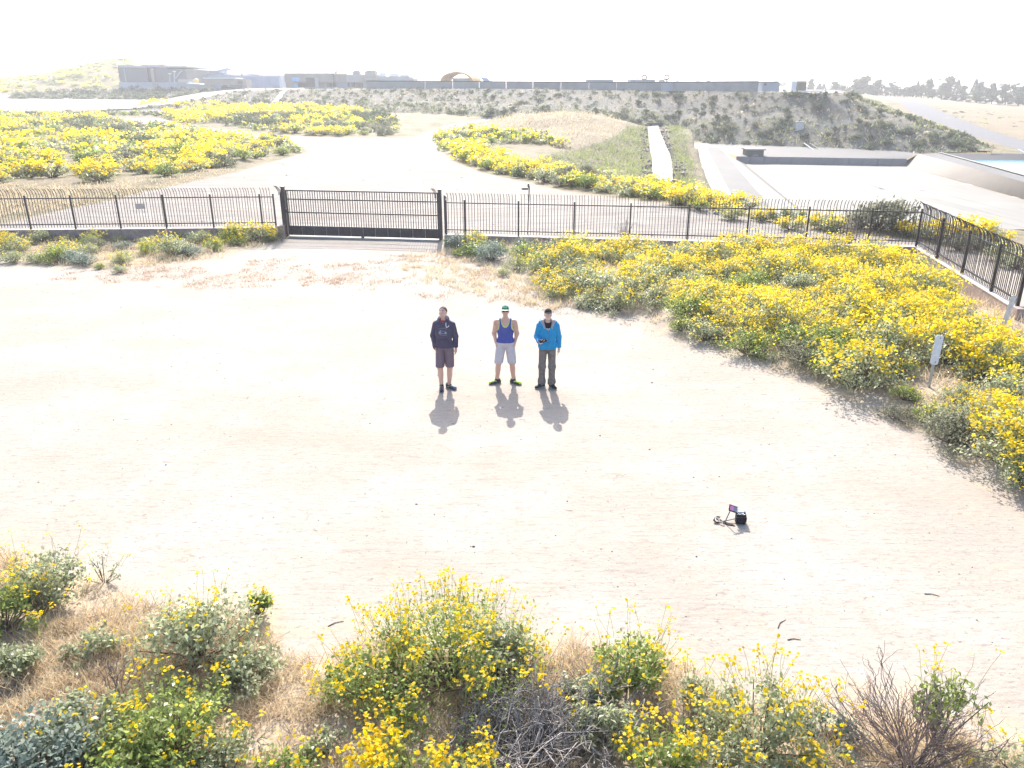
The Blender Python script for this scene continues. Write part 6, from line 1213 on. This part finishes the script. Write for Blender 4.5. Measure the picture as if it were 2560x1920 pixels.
# sand litter: pebbles, twigs
def pebbles(name, label, P, r):
    n = len(P); oc = np.array([(1, 0, 0), (-1, 0, 0), (0, 1, 0), (0, -1, 0), (0, 0, 1), (0, 0, -.4)]); f8 = np.array([(0, 2, 4), (2, 1, 4), (1, 3, 4), (3, 0, 4), (2, 0, 5), (1, 2, 5), (3, 1, 5), (0, 3, 5)])
    s = r * g.lognormal(0, .45, n); q = oc[None] * (s[:, None, None] * g.uniform(.6, 1.3, (n, 6, 1))) * [1, 1, .7]; V = (P[:, None, :] + q).reshape(-1, 3); F = (f8[None] + (np.arange(n) * 6)[:, None, None]).reshape(-1, 3)
    return tag(link(name, mesh_np(name, V, F, M['stone'])), label, 'pebbles', None, 'stuff')
P_CLR = gpoly([(-200, 640), (700, 620), (1100, 640), (1330, 735), (1600, 810), (1800, 890), (2080, 990), (2330, 1120), (2560, 1260), (2700, 1400), (2800, 2000), (2400, 1800), (2000, 1780), (1500, 1640), (900, 1600), (600, 1560), (200, 1480), (-200, 1350)])
pebbles('pebbles', 'small dark pebbles strewn over the pale sand', scatter(g, P_CLR, 3600, .02, 0, inview), .0075)
pebbles('pebbles', 'scattered stones on the dirt road beyond the fence', scatter(g, P_ROAD, 260, .1, .2, lambda x, y: inview(x, y) & (y < 75)), .03)
rp = np.concatenate([np.stack([resample(np.array(L_), 260)[:, 0] + o_ + g.normal(0, .28, 260), resample(np.array(L_), 260)[:, 1] + g.normal(0, .3, 260), np.zeros(260)], 1) for L_, o_ in ((SPL, -.5), (SPR, .5))]); rp[:, 2] = hf(rp[:, 0], rp[:, 1]) + .05
pebbles('riprap', 'grey broken stones lining both sides of the concrete spillway', rp, .13)
tw = scatter(g, P_CLR, 260, .05, 0, inview); n = len(tw); a = g.uniform(0, 6.28, n); L = (.022 + .05 * g.uniform(0, 1, n) ** 3)[:, None]; d = np.stack([np.cos(a), np.sin(a) * .6, 0 * a], 1); b_ = np.stack([-np.sin(a), np.cos(a), 0 * a], 1)
V, F = tubes3(np.stack([tw - d * L + [0, 0, .008], tw + b_ * L * g.normal(0, .2, (n, 1)) + [0, 0, .012], tw + d * L + [0, 0, .008]], 1), .0032, .002); tag(link('twigs', mesh2('twigs', V, [(F, 0)], [M['wood']], np.repeat(.5, len(V)))), 'thin dry twigs lying on the pale sand', 'twigs', None, 'stuff')
tw = scatter(g, P_FW, 420, .03, 0); n = len(tw); a = g.uniform(0, 6.28, n); L = g.uniform(.05, .2, n)[:, None]; d = np.stack([np.cos(a), np.sin(a), g.uniform(0, .35, n)], 1); b_ = np.stack([-np.sin(a), np.cos(a), 0 * a], 1)
V, F = tubes3(np.stack([tw - d * L * [1, 1, 0] + [0, 0, .01], tw + b_ * L * .25 + [0, 0, .04], tw + d * L + [0, 0, .04]], 1), .005, .003); tag(link('twigs', mesh2('twigs', V, [(F, 0)], [M['deadwood']], np.repeat(.5, len(V)))), 'grey dead twigs and litter under the near bushes', 'twigs', None, 'stuff')
# near bushes, each its own
def hero(px, py, label, R_, H, nleaf, leaf, nfl, fl, stalk, leafmat, ncl=30, ratio=.55, lean=0., hollow=.45, name='flowering_bush', sc=(1, 1, 1), rz=0.):
    P = atz(px, py, .07) if py > 1900 else gp(px, py); pr = bush_parts(g, R_, H, ncl, nleaf, leaf, nfl, fl, stalk, 0, ratio, .3, lean, hollow); e = proto(name, 'bush' if nfl else 'shrub', pr, leafmat); e.location = (P[0], P[1], P[2] - .02); e['label'] = label; e.scale = sc; e.rotation_euler = (0, 0, rz); return e
hero(115, 1500, 'leafy bush at the left edge with long bare flower stalks over the sand', .66, .66, 2000, .060, 130, .017, .42, 'leaf', 22)
hero(10, 1580, 'bush with golden flower clusters cut by the left edge of the picture', .52, .6, 1000, .06, 300, .018, .25, 'leaf_green', 18)
hero(30, 1690, 'low leafy green bush below the golden one at the left edge', .38, .38, 1000, .06, 0, 0, 0, 'leaf', 16, name='shrub')
hero(500, 1640, 'wide silvery leaved bush left of centre with thin flowers standing above', .84, .66, 2600, .066, 230, .017, .40, 'leaf', 30, hollow=.5)
hero(640, 1545, 'small green bush tuft with a few golden flowers right of the silvery bush', .26, .38, 500, .065, 55, .018, .15, 'leaf_green', 10)
hero(430, 1880, 'tangled green bush at lower left dotted with single yellow flowers', .78, .52, 2300, .06, 190, .019, .34, 'leaf_green', 30)
hero(60, 1960, 'dense silver blue leaved shrub filling the lower left corner', .80, .62, 3000, .066, 0, 0, 0, 'leaf_blue', 36, hollow=.55, name='shrub')
hero(330, 2010, 'dark green leaf clump at the bottom edge right of the silver shrub', .55, .5, 1500, .075, 46, .019, .3, 'leaf_green', 22)
hero(1130, 1700, 'largest near bush in the centre foreground covered in yellow flowers', 1.12, .80, 5200, .058, 1100, .019, .34, 'leaf_green', 46, ratio=.42, hollow=.45)
hero(1240, 1690, 'silvery leafy bush leaning out of the right side of the largest near bush', .50, .62, 1500, .072, 130, .019, .35, 'leaf', 18)
hero(1575, 1715, 'rounded bush right of the largest one with flowers held in an open dome', .50, .66, 1700, .058, 210, .018, .38, 'leaf_green', 24)
hero(1460, 1790, 'small silver green bush with no bloom beside the grey dead brush', .42, .38, 900, .08, 14, .02, .2, 'leaf', 14, ratio=.38)
hero(1900, 1880, 'tall bush right of centre full of golden flower heads', .62, .85, 2300, .055, 460, .019, .38, 'leaf', 30)
hero(1850, 1960, 'ferny grey green bush at the bottom edge under the tall golden one', .62, .55, 2300, .05, 130, .019, .2, 'leaf', 26, ratio=.35)
hero(1640, 1960, 'yellow headed bush on green stalks at bottom edge right of the dead brush', .48, .58, 900, .065, 260, .020, .3, 'leaf_green', 22)
hero(1055, 1995, 'solid yellow flower mound at the bottom edge left of the dead brush', .86, .56, 1500, .06, 1150, .020, .2, 'leaf_green', 30)
hero(2340, 1860, 'thin bush with a few flowers rising behind the right brown twig shrub', .45, .85, 420, .075, 46, .018, .35, 'leaf_green', 14, lean=.1)
hero(2560, 1975, 'bush with small golden flowers at the lower right corner', .45, .40, 800, .055, 60, .019, .3, 'leaf', 14)
hero(2080, 1975, 'low bush with a clump of golden flowers at the bottom edge between two taller ones', .40, .33, 500, .055, 120, .020, .18, 'leaf', 12)
hero(836, 1700, 'tiny green seedling bush on the litter left of the largest near bush', .16, .16, 160, .05, 0, 0, 0, 'leaf_green', 7, name='shrub')
hero(820, 1880, 'small pale green bush alone in dry grass below the seedling', .25, .25, 380, .05, 6, .016, .15, 'leaf', 10)
hero(560, 1930, 'bush of pale leaves and golden blooms at the bottom left of centre', .42, .36, 900, .055, 80, .02, .22, 'leaf', 16)
hero(260, 1455, 'sparse little bush of thin stems right of the left edge bush', .24, .42, 180, .04, 18, .015, .3, 'leaf', 9)
hero(240, 1640, 'low pale leaved bush in dry grass between the left edge bush and the silvery one', .34, .3, 650, .055, 16, .016, .2, 'leaf', 12)
hero(215, 1850, 'leafy silver green bush between the corner shrub and the tangled green bush', .55, .46, 1700, .06, 50, .018, .25, 'leaf', 22)
hero(700, 1985, 'low green bush with golden dots at the bottom edge left of the flower mound', .5, .36, 1100, .055, 90, .019, .22, 'leaf_green', 18)
hero(620, 1720, 'grey green leafy skirt of the silvery bush spreading over litter on its right', .45, .34, 1200, .06, 20, .016, .15, 'leaf', 16)
hero(960, 1740, 'leaning yellow green bush forming the left flank of the largest near bush', .62, .5, 1500, .055, 330, .018, .34, 'leaf_green', 22, lean=-.35)
hero(1510, 1860, 'silver green bush with pointed leaves just right of the dead branch heap', .45, .48, 1300, .07, 40, .018, .2, 'leaf', 16, ratio=.36)
hero(1760, 1780, 'low grey green bush at the left foot of the tall golden bush', .42, .4, 1000, .055, 70, .018, .25, 'leaf', 14)
hero(2070, 1850, 'small grey bush in dry grass between the tall golden bush and the brown twigs', .36, .32, 800, .05, 24, .018, .2, 'leaf_blue', 12)
# dead twiggy shrubs
def twiggy(px, py, label, R_, H, n1, mat, r0=.012, gen=2, upb=.6, name='dead_shrub', cat_='dead shrub', grassy=0):
    P = atz(px, py, .07) if py > 1900 else gp(px, py); e = empty(name, tuple(P)); tag(e, label, cat_); az = g.uniform(0, 6.28, n1); el = np.clip(g.normal(upb, .35, n1), .1, 1.5); L = g.uniform(.6, 1.1, n1)
    D = np.stack([np.cos(az) * np.cos(el) * R_, np.sin(az) * np.cos(el) * R_, np.sin(el) * H], 1) * L[:, None]; b0 = D * [.06, .06, 0]
    pts = np.stack([b0 + D * t_ + g.normal(0, .035 * R_ * (t_ > 0), D.shape) for t_ in (0, .25, .5, .75, 1)], 1); V, F = tubes3(pts, r0, r0 * .35); link('branch', mesh2('branch', V, [(F, 0)], [M[mat]], np.repeat(.5, len(V))), e)
    cur = pts
    for lev in range(gen):
        nn = len(cur) * 3; k = np.repeat(np.arange(len(cur)), 3); ti = g.uniform(1.2, 3.9, nn); i0 = ti.astype(int); fr = (ti - i0)[:, None]; st_ = cur[k, i0] * (1 - fr) + cur[k, i0 + 1] * fr; dd = unit(cur[k, -1] - cur[k, 0]) + g.normal(0, .42, (nn, 3)) + [0, 0, .15]; ln_ = (R_ * g.uniform(.2, .5, nn) * .75 ** lev)[:, None]
        pts2 = np.stack([st_ + unit(dd) * ln_ * t_ + g.normal(0, .012, st_.shape) * (t_ > 0) for t_ in (0, .25, .5, .75, 1)], 1); V, F = tubes3(pts2, r0 * .5 * .6 ** lev, r0 * .2); o = link('twig', mesh2('twig', V, [(F, 0)], [M[mat]], np.repeat(.5, len(V))), e); o['kind'] = 'stuff'; cur = pts2
    return e
def brushpile(px, py, label, R_, H, n1):
    P = gp(px, py) if py < 1900 else atz(px, py, .07); e = tag(empty('dead_shrub', tuple(P)), label, 'dead shrub'); c_ = np.stack([g.normal(0, .38 * R_, n1), g.normal(0, .30 * R_, n1), g.uniform(0, .25 * H, n1)], 1)
    az = np.where(g.uniform(0, 1, n1) < .6, g.normal(.9, .45, n1), g.uniform(0, 6.28, n1)); L = R_ * g.uniform(.5, 1.15, n1); d = np.stack([np.cos(az), np.sin(az), g.uniform(.05, .6, n1) * H / R_], 1) * L[:, None]; sd = np.stack([-np.sin(az), np.cos(az), 0 * az], 1) * (L * g.normal(0, .28, n1))[:, None]
    pts = np.stack([c_ + d * (t_ - .35) + sd * (4 * (t_ - .5) ** 2) + [0, 0, 1] * (H * .30 * g.uniform(.2, 1, n1) * math.sin(t_ * 2.4))[:, None] + g.normal(0, .012, (n1, 3)) for t_ in np.linspace(0, 1, 7)], 1); pts[..., 2] = np.abs(pts[..., 2]) + .01
    V, F = tubes3(pts, .0125, .004); link('branch', mesh2('branch', V, [(F, 0)], [M['deadwood']], np.repeat(.5, len(V))), e); cur = pts
    for lev in range(2):
        nn = len(cur) * 3; k = np.repeat(np.arange(len(cur)), 3); i0 = g.integers(1, cur.shape[1] - 1, nn); st_ = cur[k, i0]; dd = unit(cur[k, -1] - cur[k, 0]) + g.normal(0, .45, (nn, 3)) + [0, 0, .2]; ln_ = (R_ * g.uniform(.15, .42, nn) * .7 ** lev)[:, None]; b2 = g.normal(0, .12, (nn, 3)) * ln_
        pts2 = np.stack([st_ + unit(dd) * ln_ * t_ + b2 * math.sin(t_ * 3.1) for t_ in np.linspace(0, 1, 5)], 1); pts2[..., 2] = np.abs(pts2[..., 2]); V, F = tubes3(pts2, .006 * .7 ** lev, .0025); o = link('twig', mesh2('twig', V, [(F, 0)], [M['deadwood']], np.repeat(.5, len(V))), e); o['kind'] = 'stuff'; cur = pts2
brushpile(1330, 1870, 'heap of bare grey dead branches in the bottom centre foreground', .95, .55, 95)
twiggy(1290, 1740, 'dark brown dead brush in the shade under the largest near bush', .45, .4, 30, 'wood', .007, 2, .6)
M['brushwood'] = simple('purple_brown_brush', (.20, .155, .14), .85, .2, .3, 30)
twiggy(2270, 1930, 'large brown twig shrub without leaves at the lower right', .85, .75, 60, 'brushwood', .010, 2, .8)
twiggy(300, 1760, 'bare thin branched shrub in the dry grass at lower left', .5, .55, 9, 'brushwood', .007, 2, .8)
twiggy(110, 1540, 'dark twiggy stems under the leafy left edge bush', .3, .5, 14, 'wood', .008, 1, 1.0)
twiggy(1700, 1850, 'dark dead twigs left of the tall golden bush', .35, .3, 24, 'wood', .006, 2, .5)
twiggy(640, 1850, 'grey dead twigs on the litter left of the yellow flower mound', .35, .14, 12, 'deadwood', .007, 1, .2)
twiggy(2120, 615, 'bare brown twig shrub rising through the right fence near the corner', .75, 1.2, 26, 'brushwood', .012, 2, 1.0)
twiggy(1560, 600, 'thin bare twig shrub against the low wall behind the bed', .5, 1.0, 16, 'brushwood', .01, 2, 1.1)
for px, py, L, a, lb in ((1955, 1560, .22, .8, 'curled brown bark strip on the sand at right'), (2330, 1488, .18, -.3, 'dark stick on the sand at the right with a small stone'), (2092, 1720, .12, 1.1, 'dark leaf shaped scrap on the sand between the right bushes'), (840, 1560, .20, .5, 'curved grey twig on the sand left of the largest bush'), (1985, 1600, .16, 0, 'short brown stick lying right of the curled bark')):
    P = gp(px, py); d = np.array([math.cos(a), math.sin(a), 0]); b2 = np.array([-d[1], d[0], 0]); V, F = tubes3(np.array([[P - d * L / 2 + [0, 0, .004], P + b2 * L * .12 + [0, 0, .008], P + d * L / 2 + [0, 0, .004]]]), .008, .004); tag(link('stick', mesh2('stick', V, [(F, 0)], [M['wood']], np.repeat(.5, len(V)))), lb, 'stick')
# distant trees
def tree_proto(kind):
    H = 10.; parts = []
    if kind == 'conifer': n = 700; t_ = g.uniform(0, 1, n) ** .8; P = np.stack([0 * t_, 0 * t_, 1.2 + t_ * 8.8], 1); r = (1 - t_) * 1.7 * g.uniform(.55, 1.1, n) + .12; a = g.uniform(0, 6.28, n); P[:, 0] = r * np.cos(a); P[:, 1] = r * np.sin(a); sz = .75
    else:
        nb = {'round': 20, 'tall': 20, 'airy': 11}[kind]; w = {'round': 4.2, 'tall': 2.5, 'airy': 3.0}[kind]; c_ = np.stack([g.normal(0, .42 * w, nb), g.normal(0, .42 * w, nb), np.linspace(3.2 if kind == 'airy' else 1.6, 9.0, nb)], 1); c_[:, :2] *= (1.15 - .09 * c_[:, 2:3]); n = 1500 if kind != 'airy' else 560; k = g.integers(0, nb, n); rad = g.uniform(.9, 1.9, nb)[k] * (1 if kind != 'airy' else .75)
        P = c_[k] + unit(g.normal(size=(n, 3))) * (rad * g.uniform(.3, 1, n) ** .4)[:, None] * [1, 1, .8]; P[:, 2] = np.clip(P[:, 2], .6, 10.2); sz = .8
    lv = leaves_at(g, P, unit(g.normal(size=(n, 3)) + [0, 0, .4]), sz, .75); e = empty('tree'); e['category'] = 'tree'
    o = link('crown', mesh2('tree_crown', lv[0], [(lv[1], 0)], [M['leaf_tree']], lv[2]), e); o['kind'] = 'stuff'
    m = MB().tube([(0, 0, -1.5), (.05, 0, 2.5), (.1, .05, 6), (0, 0, 9)], [.32, .24, .14, .04], 7)
    for k in range(5): a = g.uniform(0, 6.28); z = 2.5 + k; m.tube([(0.05, 0, z), (math.cos(a) * 1.1, math.sin(a) * 1.1, z + 1.4)], [.11, .04], 5)
    m.build('trunk', M['trunk'], e); return e
TR = {k: [tree_proto(k) for _ in range(2)] for k in ('conifer', 'round', 'tall', 'airy')}
m = MB(); m.tube([(0, 0, -1), (.15, 0, 5), (.1, 0, 9)], [.22, .17, .14], 7); pe0 = empty('palm_tree'); pe0['category'] = 'tree'; m.build('trunk', M['trunk'], pe0)
fr_ = [np.stack([np.array([math.cos(a) * t_ * 1.7, math.sin(a) * t_ * 1.7, 9 + .9 * math.sin(t_ * 2.6) - .9 * t_ * t_]) for t_ in np.linspace(0, 1, 6)]) for a in np.linspace(0, 6.28, 15)[:-1]]; lp = np.concatenate([f for f in fr_]); lv = leaves_at(g, np.repeat(lp, 5, 0) + g.normal(0, .16, (len(lp) * 5, 3)), unit(g.normal(size=(len(lp) * 5, 3)) + [0, 0, .8]), .5, .3); o = link('frond_crown', mesh2('frond_crown', lv[0], [(lv[1], 0)], [M['leaf_tree']], lv[2]), pe0); o['kind'] = 'stuff'
TL = [(2047, 208, 228, 14, 'conifer', 440, 'left one of two small pointed conifers right of the brown hut'), (2058, 209, 228, 12, 'conifer', 440, 'right one of two small pointed conifers right of the brown hut'), (2026, 196, 228, 16, 'tall', 440, 'ragged narrow tree just behind the brown hut'), (2086, 203, 230, 19, 'tall', 430, 'dark upright tree between the two small conifers and the big tree'), (2105, 212, 232, 26, 'round', 430, 'low leaning tree left of the row of thin poplars'),
      (2112, 214, 229, 4, 'conifer', 450, 'leftmost of the thin poplars beside the big tree'), (2117, 211, 229, 4, 'conifer', 450, 'second thin poplar left of the big tree'), (2122, 213, 229, 4, 'conifer', 450, 'third thin poplar left of the big tree'), (2138, 197, 240, 30, 'tall', 410, 'broad left half of the big dark tree above the tan field'), (2156, 189, 240, 28, 'tall', 405, 'tallest dark crown of the big tree above the tan field'), (2147, 223, 245, 18, 'airy', 385, 'small pale tree with a thin trunk in front of the big dark tree'),
      (2172, 213, 240, 24, 'round', 400, 'rounded tree just right of the big dark tree'), (2193, 198, 240, 26, 'tall', 405, 'pointed leaning tree right of the big dark tree'), (2180, 222, 243, 26, 'round', 392, 'low green tree under the pointed leaning tree'), (2214, 216, 241, 24, 'round', 400, 'rounded tree left of the airy pine'), (2226, 202, 240, 24, 'airy', 402, 'airy open pine with gaps of sky in its crown'), (2236, 214, 242, 26, 'round', 396, 'bushy tree below and right of the airy pine'), (2250, 222, 243, 22, 'round', 392, 'dark low tree in the dip right of the airy pine'),
      (2267, 216, 244, 24, 'round', 390, 'dark round tree right of the dip in the treeline'), (2282, 212, 243, 22, 'tall', 396, 'dense tree left of the single spire conifer'), (2290, 203, 242, 13, 'conifer', 400, 'single spire conifer left of the tall pale tree'), (2303, 210, 245, 26, 'round', 390, 'wide tree between the spire conifer and the tall pale tree'), (2320, 196, 244, 22, 'tall', 395, 'tall pale tree with a pointed top near the palm'), (2330, 222, 248, 30, 'round', 376, 'low wide tree under the tall pale tree'), (2354, 206, 242, 24, 'tall', 400, 'dark tree directly left of the highest right crown'),
      (2368, 189, 240, 26, 'tall', 402, 'highest rounded crown in the right treeline above the terracotta roof'), (2364, 232, 252, 26, 'round', 358, 'dark round tree in front of the terracotta roof house'), (2390, 200, 240, 18, 'conifer', 402, 'dark pointed tree right of the highest crown'), (2384, 236, 254, 24, 'round', 352, 'low tree right of the terracotta roof house'), (2403, 213, 246, 26, 'round', 385, 'rounded tree right of the dark pointed one'), (2404, 236, 256, 26, 'round', 348, 'low bushy tree at the field edge below the brown roof'), (2433, 198, 244, 17, 'conifer', 392, 'slender conifer spire right of the brown roof'),
      (2448, 203, 246, 20, 'tall', 385, 'dark tree just right of the slender spire'), (2440, 230, 259, 38, 'round', 342, 'wide dark tree mass at the field edge under the slender spire'), (2464, 218, 250, 26, 'round', 370, 'middle height tree right of the slender spire'), (2476, 206, 250, 16, 'tall', 372, 'small round topped tree standing above the right treeline'), (2478, 232, 260, 34, 'round', 338, 'low tree at the field edge right of the wide dark mass'), (2505, 209, 252, 40, 'round', 368, 'broad domed tree in the right treeline'), (2512, 234, 262, 34, 'round', 332, 'low tree below the broad domed one'), (2530, 206, 254, 24, 'airy', 365, 'airy tree near the right edge'), (2548, 214, 258, 34, 'round', 352, 'rounded tree at the right edge of the picture'), (2545, 236, 265, 36, 'round', 326, 'lowest tree at the right edge above the tan field'), (2590, 215, 262, 40, 'round', 345, 'tree beyond the right edge of the picture'), (2630, 210, 264, 40, 'round', 340, 'far right tree outside the picture')]
for i, (px, yt, yb, w, kd, D, lb) in enumerate(TL):
    if px > 2575: continue
    b0, t0 = np.array(aty(px, yb, D)), np.array(aty(px, yt, D)); H = t0[2] - b0[2]; W = w / FPX * D; e = put(TR[kd][i % 2], b0, 1, g.uniform(0, 6)); nat = {'conifer': 3.4, 'round': 8.6, 'tall': 5.6, 'airy': 6.6}[kd]; e.scale = (W / nat * 1.3, W / nat * 1.3, H / 10); e['label'] = lb; e['group'] = 'trees behind the far right field'
b0, t0 = np.array(aty(2343, 232, 405)), np.array(aty(2343, 197, 405)); pe0.location = tuple(b0); pe0.scale = (.9, .9, (t0[2] - b0[2]) / 10); pe0['label'] = 'thin palm sticking up left of the highest right crown'; pe0['group'] = 'trees behind the far right field'
tb = np.array([np.array(aty(x, 206.5 + 2 * math.sin(x) - (2 if i % 3 else 0), 600)) for i, x in enumerate(range(1690, 1985, 5))]); LOW['T'] = [lowp(1.2, 1.6, 50, .8, 0, 0, 'leaf_tree')]; stuffmass('far_trees', 'hazy far off treetops showing above the right end of the long wall', tb - [0, 0, 3], g.uniform(1.2, 2.4, len(tb)), ['T'] * len(tb), LOW)
# ------------------------------------------------------------------ labels of the many bushes: look + what they stand by, then their order along the row
def col_phrase(px):
    E_ = [(-1e9, 'left of first post'), (78, 'at first full panel'), (190, 'at second panel'), (303, 'at fence plate panel'), (417, 'right of fence plate'), (535, 'at panel before gate'), (690, "at gate's left third"), (850, "at gate's middle"), (980, "at gate's right third"),
          (1108, 'at first panel after gate'), (1163, 'at camera pole panel'), (1296, 'one panel past pole'), (1434, 'two panels past pole'), (1573, 'three panels past pole'), (1717, 'four panels past pole'), (1865, 'five panels past pole'), (2013, 'near corner panel'), (2168, 'at corner panel'), (2291, 'by the side fence'), (2420, 'under side fence end')]
    return [t_ for x, t_ in E_ if px >= x][-1]
look = {'A': 'yellow covered bush', 'B': 'half yellow green bush', 'C': 'thinly blooming bush', 'D': 'grey green shrub'}
zone_ = {'bed': 'right bed', 'bedleft': 'left bed', 'behind': 'behind the fence', 'field': 'left field', 'upper': 'upper field', 'mound': 'mound edge'}
grp = {}
for o, k, zn in placed:
    q = topx(np.array(o.location))[0]; cp_ = col_phrase(q[0])
    row = '' if zn not in ('bed', 'field', 'mound') else ('back' if q[1] < {'bed': 660, 'field': 400, 'mound': 400}[zn] else ('middle' if q[1] < {'bed': 790, 'field': 430, 'mound': 440}[zn] else 'front'))
    grp.setdefault((zn, row, cp_, k), []).append((q[0], o))
nth = lambda i: ordn[i] if i < 10 else str(i + 1) + ('th' if 10 <= (i + 1) % 100 <= 20 or (i + 1) % 10 not in (1, 2, 3) else ('st', 'nd', 'rd')[(i + 1) % 10 - 1])
ordn = ['', 'second', 'third', 'fourth', 'fifth', 'sixth', 'seventh', 'eighth', 'ninth', 'tenth']
for (zn, row, cp_, k), L_ in grp.items():
    L_.sort(key=lambda t_: t_[0]); base = f"{look[k]}, {row + ' of ' if row else ''}{zone_[zn]}, {cp_}"
    for i, (_, o) in enumerate(L_):
        pre = '' if len(L_) == 1 else ('leftmost ' if i == 0 else ('rightmost ' if i == len(L_) - 1 else f"{nth(i)} from left "))
        lb = pre + base
        for a_, b_ in ((' of ', ' '), ('from left ', 'along '), (' panel', ''), ('bush, ', '')):
            if len(re.findall(r"[A-Za-z0-9][A-Za-z0-9'-]*", lb)) > 16: lb = lb.replace(a_, b_, 1)
        o['label'] = lb; o['group'] = {'bed': 'bushes packed in the right bed', 'bedleft': 'bushes below the left fence', 'behind': 'bushes behind the right fence', 'field': 'bushes of the left field', 'upper': 'bushes of the upper field', 'mound': 'bushes along the mound'}[zn]
def em_col(px): return [t_ for x, t_ in ((-1e9, 'left of the drain gutter'), (700, 'below the tan building'), (910, 'below the low wing'), (1080, 'below the orange shelter'), (1200, 'right of the orange shelter'), (1340, 'left of the roof blocks'), (1470, 'below the left roof block'), (1580, 'below the wheels'), (1690, 'above the left basin end'), (1880, 'above the intake house'), (2030, 'above the right basin half'), (2200, 'on the right end slope'), (2350, 'at the right foot of the bank')) if px >= x][-1]
grp = {}
for o in shr:
    q = topx(np.array(o.location))[0]; v = 'upper' if q[1] < 250 else ('middle' if q[1] < 285 else 'lower'); grp.setdefault((em_col(q[0]), v), []).append((q[0], o))
for (c_, v), L_ in grp.items():
    L_.sort(key=lambda t_: t_[0])
    for i, (_, o) in enumerate(L_):
        pre = '' if len(L_) == 1 else ('leftmost ' if i == 0 else ('rightmost ' if i == len(L_) - 1 else f"{nth(i)} from left ")); o['label'] = f"{pre}dark shrub on the {v} bank {c_}"; o['group'] = 'dark shrubs on the embankment'
for e in [x for d in (NEARP, FARP) for l_ in d.values() for x in l_] + SHR + [x for l_ in TR.values() for x in l_]:
    if e.name not in _used:
        for ch in list(e.children): bpy.data.objects.remove(ch)
        bpy.data.objects.remove(e)
# ------------------------------------------------------------------ air: added haze volume, also standing in for the veil of lens glare
hz = MB().box((-1800, -40, -7), (1800, 1800, 26)).build('haze', None); t = NT('haze_air'); pv = t.n('VolumePrincipled'); pv.inputs['Color'].default_value = (.93, .95, 1, 1); pv.inputs['Density'].default_value = .00062; pv.inputs['Anisotropy'].default_value = .3
t.t.links.new(pv.outputs[0], t.out.inputs['Volume']); hz.data.materials.append(t.m); tag(hz, 'thin pale haze hanging over the whole site', 'haze', None, 'stuff'); hz.display_type = 'WIRE'
